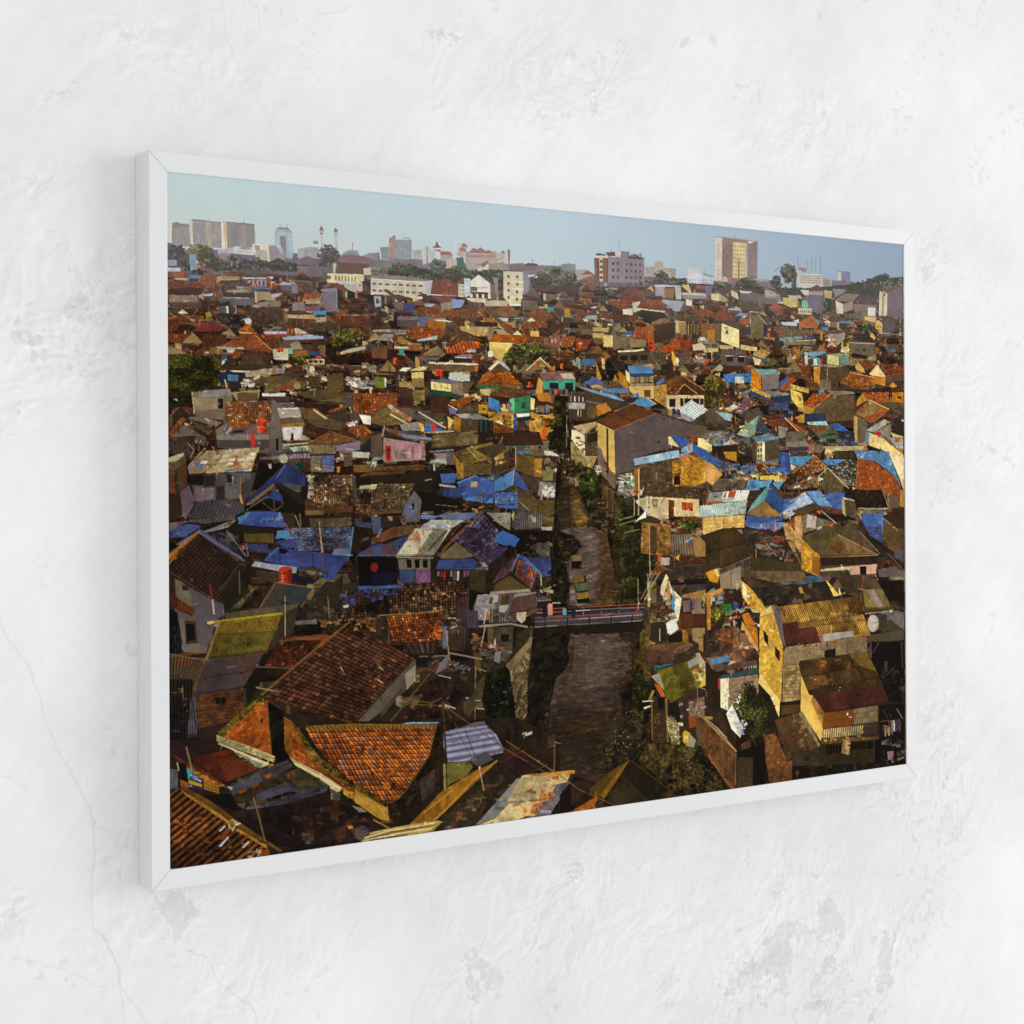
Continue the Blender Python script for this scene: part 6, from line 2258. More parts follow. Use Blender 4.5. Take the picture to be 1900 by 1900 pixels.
p 3a3a30 2848,1409 2900,1420 2899,1469 2876,1476 2842,1442 n=.2
e a8a0a4 2826,1449 30 33
e b8b0b4 2822,1447 24 27
l 4a4038 4 2826,1449 2859,1443
p 14110e 2813,1522 2993,1525 2991,1765 2875,1747 2818,1612
l 6a6058 5 2856,1524 2821,1563
l 7a7068 6 2813,1522 2815,1579
l 4a4238 9 2978,1524 2983,1632
p 4a4034 2884,1596 2901,1597 2901,1638 2887,1637
k 3a3430/2a2420/4a443c 30 2852,1623 2992,1632 2991,1748 2880,1727 sz=30
p 1a150f 1997,1882 2990,1977 3002,2007 2460,1995 1997,1999 n=.4
b 6a4428 2007,1887 2132,1899 2132,2003 2007,1989 c=14 rr=9 n=.3
b 3a3024 2163,1914 2209,1918 2208,2003 2162,1998 c=13 rr=10
b 5c3c24 2281,1914 2407,1927 2407,2005 2296,1997 c=14 rr=9 n=.3
k 3a3428/2a2218/5a4c38 30 2407,1938 2990,1989 2990,2001 2407,1986 sz=18
c 7a5c28 2326,1363 2740,1343 2813,1493 2561,1506 2368,1432 c=13 f=.6 n=.3 o=0 sh=.5
k a88c50/5a4420/b89858 26 2336,1367 2740,1355 2767,1429 2528,1433 sz=34 a=.45
n 33240f 7 1 2326,1363 2740,1343 2779,1438 2367,1439 fw=.04 fh=1
l 4a3418 5 2528,1441 2784,1432
c 4a2420 2365,1424 2437,1420 2452,1500 2378,1511 c=12 f=.45 n=.15 o=0
c 4c2624 2442,1446 2528,1445 2558,1502 2452,1512 c=12 f=.45 n=.15 o=0
c 9a98a4 2539,1475 2719,1471 2727,1492 2555,1504 c=9 f=.7 n=.12 o=0
p 5a5468 2315,1356 2352,1368 2378,1511 2365,1498 2320,1382
b c89c3c 2255,1394 2318,1378 2367,1510 2355,1710 2252,1596 c=17 rr=10 n=.2 f=.4
b d0a840 2255,1394 2284,1384 2325,1508 2314,1663 2249,1596 c=17 rr=10 n=.2 f=.35
p 8a6c2c 2326,1363 2253,1386 2258,1398 2326,1382
p d0b878 2258,1379 2310,1356 2320,1382 2253,1394 n=.2
p 3a3020 2206,1376 2258,1379 2255,1394 2211,1396
p 4a3c24 2268,1442 2283,1450 2299,1506 2276,1481
n 2a2418 1 1 2268,1442 2296,1463 2299,1506 2273,1481 fw=.8 fh=.8
n 2a2418 1 1 2325,1500 2354,1525 2351,1568 2325,1539 fw=.85 fh=.85
p e0c878 2252,1596 2350,1705 2345,1764 2303,1682 2246,1631 n=.3
b 7a6a54 2378,1511 2790,1496 2795,1553 2441,1566 2441,1712 2361,1710 2367,1530 c=17 rr=11 n=.2
b 8a7650 2372,1569 2447,1567 2446,1713 2363,1710 c=19 rr=12 n=.3 f=.5
p 1a1614 2572,1535 2629,1531 2629,1563 2574,1563
p 241a12 2355,1710 2451,1709 2451,1749 2355,1745
p 4a3820 2361,1722 2451,1725 2451,1753 2355,1757
c 3c2e18 2441,1574 2795,1553 2846,1634 2875,1686 2494,1697 2457,1627 c=12 f=.5 n=.25 o=0 sh=.4
c 6a5424 2699,1559 2795,1553 2846,1634 2761,1608 c=11 f=.6 n=.2 o=0
c 6a4c20 2511,1627 2577,1627 2598,1665 2522,1663 c=10 f=.6 n=.2 o=0
k 8a6a30/a8843c/4a3818 22 2474,1568 2767,1560 2795,1586 2495,1598 sz=22 a=.6
l 241a10 5 2593,1572 2654,1689
l 241a10 5 2699,1567 2794,1684
c 4a2422 2516,1695 2875,1686 2909,1754 2554,1766 c=12 f=.5 n=.15 o=0 sh=.2
k d8d8d8 6 2473,1620 2806,1644 2794,1725 2516,1679 sz=8
p d8b050 2454,1619 2494,1693 2516,1699 2502,1717 2565,1770 2559,1878 2451,1749 n=.15
p e0bc60 2457,1694 2494,1729 2554,1825 2551,1865 2462,1754 n=.12
p b07840 2500,1713 2522,1707 2573,1771 2559,1818 n=.3
n 6a4424 5 1 2502,1717 2522,1709 2573,1771 2562,1814 fw=.3 fh=1
p 7a4414 2565,1766 2718,1767 2717,1824 2559,1822 n=.12
l 5a3010 4 2562,1798 2717,1798
k e8e0d0 5 2681,1772 2698,1774 2698,1806 2684,1805 sz=9
b 7a6c54 2720,1765 2848,1762 2848,1823 2720,1824 c=24 rr=20 n=.15
c 8a7c58 2559,1826 2771,1829 2765,1865 2556,1862 c=16 f=.8 n=.25 o=0
p 3a342c 2771,1829 2845,1827 2839,1867 2771,1865
p 5c4424 2553,1857 2851,1881 2851,1891 2553,1881
k c8a050/e0c890/a87c3c 16 2559,1850 2759,1856 2759,1880 2564,1874 sz=14
p 33291a 2548,1881 2851,1889 2873,1977 2542,1960 n=.3
n 14110c 5 1 2575,1887 2658,1891 2658,1923 2580,1924 fw=.8 fh=1
n 14110c 3 1 2697,1887 2828,1895 2827,1924 2703,1916 fw=.9 fh=1
p 8a7058 2664,1884 2703,1875 2697,1935 2655,1923 n=.3
p b88c5c 2680,1877 2706,1892 2686,1934 2675,1921 n=.3
p 100d0a 2833,1891 2856,1889 2856,1976 2833,1977
p 15120f 2857,1762 2991,1765 2990,1985 2856,1980
y 7 2863,1833 2932,1853 2929,1896 2868,1882
y 5 2903,1824 2967,1827 2967,1879 2909,1870
l 6a5a34 4 2863,1824 2967,1825
l 7a6c4c 4 2973,1830 2967,1879
l c0b8b0 4 2950,1782 2985,1827
p 7a5a60 2897,1943 2932,1942 2928,1975 2902,1974 n=.3
k 5a5444/3a342c/6a5c70/8a8a90 30 2862,1894 2991,1898 2990,1981 2873,1973 sz=20
l 6a4478 3 2874,1776 2903,1816
l 6a4478 3 2898,1774 2921,1813
c 4a3822 2324,1773 2435,1755 2462,1774 2548,1889 2386,1928 c=12 f=.45 n=.25 o=.05
k 8a7448/9a8454 20 2387,1775 2462,1774 2537,1876 2440,1878 sz=26 a=.5
c 4a2820 2323,1832 2387,1822 2402,1843 2339,1857 c=11 f=.4 n=.2
p 7a705c 2440,1756 2462,1754 2548,1881 2542,1892 n=.2
b 6a4428 2271,1823 2323,1820 2386,1928 2407,1927 2410,1947 2281,1933 c=14 rr=9 n=.3
b 3a3028 2407,1919 2542,1888 2542,1960 2407,1946 c=14 rr=10
n 1c1814 1 1 2461,1912 2504,1912 2504,1944 2463,1944
b 7a4c28 2008,1792 2062,1816 2132,1880 2132,1918 2007,1906 c=14 rr=9 n=.3
b 5c4a38 2077,1829 2137,1888 2127,1918 2077,1905 c=14 rr=9
l b8a480 7 1998,1745 2072,1801 2142,1869
l 6a5c44 6 2070,1797 2072,1912
p 1c1610 2138,1811 2271,1816 2281,1933 2142,1919 n=.4
b 4a3424 2163,1844 2209,1829 2209,1926 2163,1921 c=13 rr=10
c 5a4034 2000,1430 2064,1426 2150,1427 2247,1522 2241,1568 2029,1569 1999,1525 c=12 n=.3 o=.1 sh=.5
k 6a6424/5a2820/8a7a68/c05028/6a5c50/4a3028 50 2000,1442 2165,1428 2242,1533 2029,1557 sz=26
p 4a88d0 2021,1530 2104,1524 2109,1544 2029,1550 n=.3
k c04828/d8583c/e0e0e0 24 2150,1477 2201,1477 2211,1512 2165,1521 sz=13
k e0d8d8/a04030/c8c0c0 24 2078,1576 2231,1556 2231,1568 2088,1581 sz=15
c 504440 2029,1557 2236,1549 2241,1564 2048,1578 c=11 n=.25
p 2c4a58 2063,1594 2241,1576 2244,1596 2068,1606
b 8a7464 2106,1605 2244,1600 2246,1658 2241,1716 2105,1724 c=19 rr=13 n=.15 f=.3
p d8d0b8 2068,1604 2106,1603 2103,1720 2068,1705 n=.2
k 5a8ac0/e8e0d0/8a8070 12 2071,1610 2098,1612 2098,1712 2073,1698 sz=13
p a82c38 2056,1601 2066,1602 2066,1640 2057,1640
p d8d8dc 2093,1730 2154,1662 2189,1688 2251,1752 2173,1784 2158,1821 2118,1786 n=.3
k 5a8ac8/8ab0e0/c8c8d8/6a6a88 40 2093,1730 2159,1690 2173,1791 2153,1813 2113,1778 sz=16
T 33361a 2128,1699 2174,1633 2220,1625 2246,1677 2282,1672 2324,1723 2313,1780 2282,1817 2219,1823 2168,1768 sz=9 hi=1.7 lo=.4 n=.8
l 2a2014 6 2199,1794 2209,1872
l 5a4a34 4 2209,1810 2250,1891
seed 29
p 281f18 -1,1615 331,1575 474,1652 658,1868 657,2067 -3,1997 n=.4
p 271e17 603,1627 919,1655 1199,1665 1370,1751 1368,2109 601,2010 n=.45
k 2c221a/3a2c20/0d0a08/40342a 100 603,1634 1370,1701 1369,2001 601,1993 sz=26
c 1e1a1a 0,1454 75,1460 72,1516 91,1626 -1,1627 c=15 f=.6 n=.3 o=.04
l 6a6044 5 42,1476 45,1520
k 6a5c3a/8a4020/4a4850 16 6,1461 59,1477 72,1553 12,1610 sz=11
c 4a4a58 68,1506 88,1626 55,1626 c=10 f=.6
p 2a1c1e 2,1634 145,1634 151,1657 74,1684 35,1686 5,1665 n=.2
c 4a1c12 74,1687 189,1673 292,1734 175,1769 124,1733 c=12 f=.5 n=.3 o=.1 oc=7a2c14
c 5a2414 151,1698 261,1715 288,1737 178,1767 c=11 f=.5 n=.3
p 5c3014 2,1664 38,1686 101,1721 158,1764 192,1796 151,1767 101,1743 51,1713 n=.3
p a85818 51,1706 101,1736 151,1767 154,1780 101,1749 54,1718 n=.35
k c86820/e09030 14 58,1713 154,1767 154,1780 58,1723 sz=13
p 161016 25,1691 54,1704 57,1763 34,1754
c 5a5a70 -2,1710 28,1716 28,1769 1,1772 c=8 f=.6
l d8d0b8 5 25,1694 30,1720
l 9a8060 8 53,1652 71,1724
p 2aa0b0 54,1715 72,1724 77,1740 59,1748
p 203c90 71,1730 101,1752 101,1761 61,1748
p b89020 59,1748 101,1765 101,1774 61,1759
p 282070 61,1759 101,1775 102,1783 64,1773
l d0d8e0 5 64,1734 91,1746
l e0e0e0 5 71,1743 99,1757
l d8b850 4 74,1729 87,1735
l e0a0b0 6 62,1765 71,1768
b 9a6420 106,1749 154,1777 154,1799 107,1781 c=9 f=.5
b 8a4c20 34,1745 61,1757 62,1773 36,1767 c=9
b a8481a 152,1626 279,1526 314,1541 322,1705 c=13 rr=9 n=.35 f=.5
b b8501c 186,1629 282,1545 307,1550 317,1695 c=13 rr=9 n=.3 f=.5
g 5a4a18 148,1622 279,1526 307,1538 282,1548 206,1602 165,1636 n=.35
k 8a7428/3c3410/b89838/6a5818 90 148,1619 279,1523 307,1541 199,1605 158,1632 sz=9
p 241408 287,1592 294,1591 294,1607 289,1605
p a89c70 148,1627 233,1662 324,1702 330,1725 233,1684 146,1647 n=.35
k d8c878/7a7458/e0d4a0/504830 40 148,1632 324,1705 327,1722 148,1650 sz=12
p d8cc9c 150,1649 233,1690 316,1729 285,1737 226,1705 199,1677
p 8a8c78 206,1681 295,1728 285,1740 226,1705 n=.25
l f0e8b8 6 151,1652 226,1686 313,1728
k 2a2018 26 206,1687 288,1740 281,1743 206,1694 sz=9
p b07820 323,1728 330,1732 295,1754 288,1750 n=.3
g 15130c 310,1544 366,1578 366,1693 334,1710 324,1699 n=.5
l 6a5a20 6 308,1547 322,1699
p 120e0c 331,1690 373,1688 384,1714 345,1736
b 984418 363,1593 384,1605 473,1730 658,1861 658,1878 561,1827 394,1728 366,1693 c=13 rr=9 n=.4 f=.5
g 54481c 384,1605 402,1619 481,1724 583,1800 658,1855 658,1871 546,1799 455,1728 n=.4
k 8a7428/3c3410/a85020/6a5818 70 384,1605 481,1727 658,1858 658,1878 455,1738 sz=9
p 7a4c18 365,1600 391,1609 389,1705 368,1690 n=.35
p c0b48c 380,1714 419,1737 491,1777 561,1827 542,1838 466,1791 401,1742 n=.3
l f0e8c0 8 398,1735 473,1779 554,1830
p b88828 561,1827 591,1840 658,1894 658,1914 590,1864 561,1844 n=.3
k 5a4818/d8a840 30 561,1824 658,1888 658,1901 568,1838 sz=10
p 4a4844 517,1823 553,1843 550,1862 520,1864
l b0b0b8 6 522,1839 522,1856
c 3a383c 295,1741 373,1723 394,1741 330,1773 192,1803 178,1779 c=12 n=.25 f=.2
c 4a4856 188,1783 281,1752 295,1779 198,1810 c=11 n=.2 f=.2
p 8a3c18 216,1799 243,1793 240,1805 219,1806
p 8a3c18 253,1786 281,1782 278,1790 260,1794
p 9aa8b8 178,1779 198,1785 192,1793
k c0501c/8a3c18 10 288,1756 330,1751 313,1778 sz=13
c 2e2c1c 205,1811 408,1749 517,1819 295,1881 226,1851 c=11 f=.5 n=.3
c 34311c 366,1761 416,1750 517,1816 415,1815 c=9 f=.7 n=.35
n 4a4430 16 1 316,1759 416,1750 509,1818 394,1819 fw=.25 fh=.95
p 4c4664 267,1816 369,1789 415,1818 309,1848 n=.12
c 423c58 302,1850 419,1818 510,1812 502,1831 316,1858 c=11 n=.15 f=.2
p 544e68 236,1849 305,1841 316,1858 260,1871 n=.15
p 39371f 312,1858 369,1848 394,1864 323,1885 n=.3
p 5a5444 209,1836 239,1833 232,1852 n=.2
p 14110f 250,1841 376,1817 415,1821 295,1843
k 3a3850/24221a/4a4660/55502c 40 205,1811 401,1774 473,1814 295,1875 sz=24 a=.6
p 151214 90,1798 192,1803 212,1843 246,1872 178,1845 n=.3
c 2a1c1e 191,1856 509,1851 658,1908 657,2004 393,2006 347,1997 c=11 f=.4 n=.35 o=.06
c 1f1618 288,1887 531,1863 650,1913 443,1980 393,1999 c=10 f=.5 n=.35
k 6a3418/5a4434/3a3838 30 383,1863 620,1897 639,1965 400,1955 sz=19
k 7a6a50 6 383,1934 436,1947 436,1973 393,1961 sz=30
p c08840 575,1944 590,1943 596,1953 579,1954
c 443840 586,1959 628,1947 658,1967 639,1992 612,1992 c=9 n=.2
l 5a6a98 6 433,1977 451,1981
c 24161a 198,1873 295,1894 436,1982 415,1992 315,1967 c=14 f=.3 n=.25 o=0
c 4a2a14 28,1769 315,1986 150,2090 -128,1871 c=27 f=1.25 n=.4 o=.02 sh=.1 oc=7a3c18
k 7a4a1e/8a5a28/5a2c12/2a1a10 60 1,1794 34,1776 294,1974 56,1999 1,1998 sz=12
k 7a3c18/8a4c20/4a2c14 20 11,1835 157,1874 260,1966 24,1967 sz=15
p 60421a 31,1766 124,1836 184,1887 225,1911 347,1993 358,1991 246,1910 198,1873 124,1814 51,1768 n=.3
p b08434 31,1769 51,1792 157,1871 178,1886 181,1880 157,1859 57,1788 n=.3
p b08434 205,1912 253,1943 305,1978 308,1971 260,1937 212,1906 n=.3
n 3a2408 26 1 31,1768 178,1877 176,1886 31,1776 fw=.25 fh=1
n 3a2408 14 1 205,1902 308,1971 305,1978 205,1912 fw=.25 fh=1
p a89c74 181,1883 195,1876 222,1895 208,1896 198,1911 184,1903 n=.2
l e8e4d0 7 195,1912 205,1896 222,1893
p 8a6c28 183,1885 195,1879 205,1896 195,1909
p b8c0d0 150,1908 171,1893 176,1895 157,1910
p b8c0d0 152,1952 183,1926 184,1930 160,1953
p b8c0d0 225,1965 246,1948 249,1952 230,1967
p 8a3c14 160,1928 181,1909 188,1911 171,1931
p 8a3c14 239,1963 253,1949 260,1953 249,1963
p a04818 34,1875 54,1862 57,1865 40,1881
p a85020 11,1919 24,1914 24,1920 14,1924
k d8c890/c8c0b0 14 239,1976 287,1973 280,1994 246,1999 sz=12
p 8a4010 284,1982 308,1979 315,1996 294,1996
l 8a6c40 8 263,1820 281,1883 305,1975
t 7c3a1a 434,1632 887,1666 867,1752 746,1888 696,1882 602,1819 510,1737 456,1673 c=17 rr=25 f=.6 n=.4 o=.16 oc=4c4240
t 86401c 543,1642 887,1669 867,1752 773,1861 746,1888 c=17 rr=25 f=.6 n=.35 o=.14 oc=54443e
p 7c5e20 434,1626 603,1634 895,1663 887,1674 603,1649 448,1643 n=.35
n 54300c 30 1 434,1626 895,1662 889,1674 448,1643 fw=.2 fh=1
l 7a5c24 7 893,1666 867,1756 781,1858 742,1891 700,1886
p 1c1c24 629,1707 636,1710 628,1730 623,1732
p 2a2420 729,1829 744,1827 742,1847 725,1852
l 6a5420 10 409,1627 441,1730 580,1816
c 8aa8d8 762,1650 793,1646 907,1656 895,1660 c=9
g 1c160e 895,1673 919,1669 923,1778 871,1807 831,1864 761,1936 722,1925 726,1892 784,1872 871,1756 n=.5
p 3a322a 831,1830 887,1802 886,1870 839,1902 n=.4
p a88434 602,1819 624,1831 715,1894 722,1952 684,1934 602,1875 n=.35
p b88c34 602,1842 677,1897 719,1931 718,1951 677,1926 602,1868 n=.35
g 443610 602,1815 624,1824 719,1895 711,1904 602,1835 n=.4
c 8a86b0 979,1681 1081,1683 1119,1714 1152,1773 1093,1781 1015,1789 935,1786 919,1733 919,1689 c=60 f=.1 n=.1 o=0
c 8884b0 919,1692 935,1786 1152,1775 1086,1683 c=30 f=.5 n=.1 o=0 sh=0
p 5c5c68 1034,1668 1073,1668 1081,1683 979,1682 n=.15
l 4a4660 5 931,1723 1057,1718
l 4a4660 5 935,1755 1131,1743
p 4a4a54 1017,1784 1079,1764 1106,1793 1052,1812 1028,1799 n=.15
p 6a6430 919,1788 1015,1791 1028,1809 1007,1835 942,1855 918,1877 n=.25
p 8a8040 917,1791 931,1789 932,1875 920,1877
l 2a1c14 9 917,1600 931,1789
l 6a3420 8 917,1604 926,1690
l 18120e 7 929,1789 930,1868
c 38201f 1148,1766 1190,1759 1240,1785 1322,1832 1223,1857 1131,1802 c=14 f=.3 n=.2 o=0
c 301c1c 1110,1818 1131,1802 1215,1857 1189,1868 1131,1834 c=12
l 54363a 6 1131,1806 1232,1774
l 54363a 6 1223,1857 1322,1832
c 2e281e 1093,1816 1126,1819 1147,1853 1031,2000 950,2000 898,1997 918,1965 c=11 f=.5 n=.3 o=.05
k 6a5a34/7a6a40 26 934,1943 1011,1904 1089,1899 1064,1931 974,1975 sz=14
p 8a5c18 1044,1821 1122,1802 1031,1865 922,1942 878,1967 792,1967 831,1938 910,1876 n=.35
l c89038 8 1122,1798 1027,1854 922,1938 882,1964
l e0a848 4 950,1877 839,1939
l c8b088 6 1052,1812 1070,1890
p e0d8d0 1048,1815 1056,1810 1058,1816 1052,1820
c b8a87c 1198,1865 1370,1876 1369,1948 1257,1988 1197,1999 1035,2000 c=13 f=.22 n=.22 o=.16 oc=8a4c20 sh=.2
c 7c828c 1198,1865 1257,1872 1113,1985 1035,2000 c=14 f=.22 n=.12 o=0
k 7a3c18/8a4a20 18 1147,1870 1361,1893 1352,1942 1147,1989 sz=17
l 9a8048 6 1164,1883 1370,1894
l 8a7444 4 1113,1923 1369,1944
p a87c2c 1240,1863 1266,1858 1370,1869 1370,1880 1257,1871 n=.25
c 6a6878 1257,1988 1300,1951 1361,1947 1369,1951 1325,2000 1239,2000 c=11 f=.6 n=.3
k a04018/c06028 24 1265,1954 1300,1947 1291,1978 1222,1998 sz=12
c a08850 616,1992 669,1972 894,1968 918,1970 862,1999 c=40 f=.1 n=.1 o=0
l e8dcb0 7 635,1988 715,1976 886,1972
l 6a5428 7 639,1995 714,1984 886,1978
l f0e0b0 7 624,1996 753,1989 878,1989
l d8b870 6 650,1976 753,1969 902,1968
p 7a7030 858,1999 902,1974 916,1970 878,1998 n=.25
p 6a5c70 922,1993 938,1986 954,1997
p 54484e 601,1954 650,1970 624,1993 601,1984 n=.3
p 8a8478 590,1883 624,1894 643,1909 616,1906 n=.2
l b08430 8 665,1935 722,1969
l 6a5434 6 931,1611 1156,1766 1370,1891
l 5a4a30 4 931,1618 975,1687
l 3c3450 3 967,1686 1024,1778
a 70 1344,1850
k d8d0c0 6 1220,1716 1241,1722 1236,1725 1219,1722 sz=15
seed 41
p 2c1c1c 1240,1785 1322,1830 1240,1856 n=.2
l 54383a 5 1240,1856 1322,1832
l 54383a 5 1240,1813 1283,1842
p 4a4448 1326,1850 1348,1849 1352,1857 1326,1858
l 9a6a30 6 1347,1853 1349,1760
l b8a888 4 1348,1760 1375,1768
n 8a8478 1 6 1320,1740 1351,1732 1353,1775 1322,1779 fw=1 fh=.16
c b0a07c 1219,1857 1414,1867 1396,1904 1317,1945 1231,1950 1155,1941 c=13 f=.22 n=.25 o=.14 oc=8a4c20 sh=.2
k 7a3c18/8a4a20 12 1240,1866 1414,1877 1369,1923 1197,1918 sz=17
p a87c2c 1240,1856 1431,1861 1427,1872 1257,1865 n=.25
c 5c5a68 1326,1939 1356,1900 1422,1896 1396,1933 1343,1959 c=11 f=.6 n=.3
k a04018 12 1317,1910 1356,1900 1326,1946 1295,1947 sz=12
g 1c1710 1668,1861 1864,1992 1881,2007 2131,2008 2104,1992 2070,1949 1984,1847 1815,1805 1725,1809 n=.4
g 2c2614 1684,1844 1733,1804 1882,1818 1984,1847 2070,1949 2104,1996 1864,1995 1814,1948 n=.5
k 6a5c38/8a7c50/4a4424/2a2412/5a5c20 150 1684,1844 1815,1805 1984,1841 2087,1990 1881,1994 sz=8
k b0a890 20 1815,1805 2018,1851 2087,1977 1932,1954 sz=5
b 5c3c22 1972,1714 2136,1869 2139,1999 2078,1949 1984,1821 c=13 rr=8 n=.3
l a8906c 7 1963,1714 2062,1802 2140,1869
l 6a5844 6 2070,1809 2078,1949
l 6a6a78 5 2138,1876 2135,1999
p 15110d 2140,1869 2276,1848 2275,2004 2144,2000 n=.35
b 3c3022 2144,1889 2220,1897 2215,1998 2144,1997 c=13 rr=8
p 1a1110 1431,1881 1508,1908 1415,1998 1369,1999 1369,1937
c 2c1c1c 1415,1898 1508,1902 1485,1950 1415,1980 c=10
p 2a1d0c 1661,1848 1508,1908 1469,1948 1415,1997 1508,1998 n=.3
p 4a3510 1661,1848 1524,1904 1485,1944 1555,1970 n=.3
p 6a4c16 1661,1848 1651,1863 1551,1970 1536,1956 1627,1870 n=.3
c 1c1610 1661,1851 1839,1976 1848,2002 1547,1992 1555,1970 c=13 f=.25 n=.3 o=0
c 2a2418 1639,1906 1748,1999 1571,1994 1559,1977 c=11 f=.6 n=.25 o=0
l 54401c 4 1661,1849 1841,1977
p 8a4416 1415,1997 1524,1957 1512,1991 1492,1998 n=.35
k a85c1c/6a3010 20 1423,1996 1524,1961 1508,1997 sz=11
l 6a5024 6 1370,1872 1446,1927 1595,1997
l 8a6a2c 6 1156,1738 1361,1868
grit 9000 5
haze b2b0ac 240 450 .26
s .86/.85/.87 60 -21,837 681,905 1308,1106 1305,1657 1283,1938 -26,2037
s .9/.91/.93 50 -20,621 682,705 1331,911 1329,1196 -22,1052
s .92/.92/.94 40 2655,1427 3058,1449 3055,2075 2487,2014
s .92/.9/.92 40 -18,313 799,300 798,603 -20,621
s 1.0/.975/.97 80 1510,442 3064,385 3055,2012 1686,1873
s .8/.77/.75 14 1405,1405 1669,1415 1682,1578 1617,1701 1548,1859 1326,1836 1332,1641 1393,1503
s .86/.83/.82 12 1395,1064 1552,1068 1619,1298 1394,1297
"""

WALL_BOX = (-0.6177, 0.7281, -0.6821, 0.6572)
WALL_PATCHES = [(-0.5163, 0.1871, 0.0456, 0.0322, 0.349, 0.95), (-0.565, 0.1711, 0.0229, 0.018, 0.0, 1.0), (-0.5582, 0.1579, 0.0277, 0.0136, 0.0, 0.9), (-0.5068, 0.2015, 0.0288, 0.0231, 0.524, 1.0), (-0.4926, 0.1698, 0.039, 0.0325, 0.0, 0.75), (-0.5353, 0.1269, 0.0425, 0.0114, 0.14, 0.85), (-0.4681, 0.2364, 0.0148, 0.0281, 0.0, 0.75), (-0.4876, 0.2165, 0.0293, 0.0139, 0.175, 0.8), (-0.5441, 0.2357, 0.028, 0.0182, -0.698, 0.6), (-0.4785, 0.0911, 0.0196, 0.021, 0.698, 0.75), (-0.5623, 0.2819, 0.0101, 0.0072, 0.0, 0.85), (-0.5343, 0.362, 0.0235, 0.0082, 0.524, 0.75), (-0.5812, 0.0808, 0.0113, 0.0134, 0.0, 0.7), (-0.485, -0.29, 0.0219, 0.0186, 0.524, 0.9), (-0.5738, -0.3277, 0.0182, 0.0269, 0.0, 0.65), (-0.436, -0.3437, 0.0355, 0.0236, 0.0, 0.6), (-0.123, -0.4643, 0.022, 0.0369, 0.0, 0.85), (-0.1601, -0.4683, 0.0184, 0.0313, -0.524, 0.6), (-0.0193, -0.4441, 0.0407, 0.0218, 0.0, 0.9), (-0.0054, -0.3695, 0.0411, 0.0274, 0.698, 0.6), (0.0391, -0.3811, 0.014, 0.039, 0.0, 0.6), (0.29, -0.482, 0.0577, 0.048, 0.0, 0.9), (0.3559, -0.5169, 0.0512, 0.0428, 0.0, 0.9), (0.2261, -0.525, 0.0636, 0.0353, 0.0, 0.85), (0.364, -0.5612, 0.0515, 0.0307, 0.0, 0.8), (0.3483, -0.4117, 0.0338, 0.0183, 0.0, 0.85), (0.2824, -0.4208, 0.0285, 0.042, 0.0, 0.7), (0.4525, -0.3375, 0.0359, 0.0252, 0.0, 0.8), (0.5347, -0.3143, 0.0471, 0.0644, 0.0, 0.75), (0.5719, -0.3702, 0.0287, 0.0586, -0.175, 0.7), (0.1277, -0.5079, 0.0296, 0.0286, 0.524, 0.7), (0.4421, -0.5437, 0.0213, 0.0753, -0.244, 0.85), (0.3709, 0.3712, 0.0214, 0.0123, 0.0, 0.75), (0.0621, 0.4809, 0.0099, 0.0113, 0.0, 0.8), (0.0268, 0.4261, 0.0111, 0.0223, 0.349, 0.7), (0.1491, 0.5013, 0.015, 0.0069, 0.524, 0.6), (0.5302, 0.2921, 0.0376, 0.0387, 0.0, 0.45), (-0.3918, 0.4055, 0.0104, 0.0048, 0.0, 0.6), (-0.5577, 0.2891, 0.0324, 0.0226, 0.0, 0.5), (-0.3504, 0.2592, 0.0324, 0.0147, 0.349, 0.45), (-0.1487, 0.4684, 0.0374, 0.0158, 0.349, 0.5), (-0.5305, 0.159, 0.0621, 0.0503, 0.349, 0.62), (-0.5675, 0.1079, 0.0275, 0.027, 0.0, 0.6), (-0.5762, 0.202, 0.0227, 0.0269, 0.0, 0.6), (-0.4609, -0.3447, 0.0759, 0.0421, 0.175, 0.42), (-0.343, -0.4114, 0.1116, 0.0391, 0.175, 0.38), (-0.0456, -0.4073, 0.1375, 0.065, -0.349, 0.45), (0.2819, -0.4867, 0.1693, 0.0779, 0.0, 0.5), (0.5165, -0.2675, 0.0562, 0.1026, 0.0, 0.6), (0.1282, -0.4335, 0.1141, 0.0686, 0.349, 0.4), (0.5761, 0.1514, 0.0878, 0.1306, 0.0, 0.35), (-0.0406, 0.4345, 0.1381, 0.0545, 0.175, 0.36), (-0.4426, 0.4084, 0.093, 0.0379, 0.0, 0.36), (0.3293, 0.4193, 0.1291, 0.061, 0.0, 0.36)]
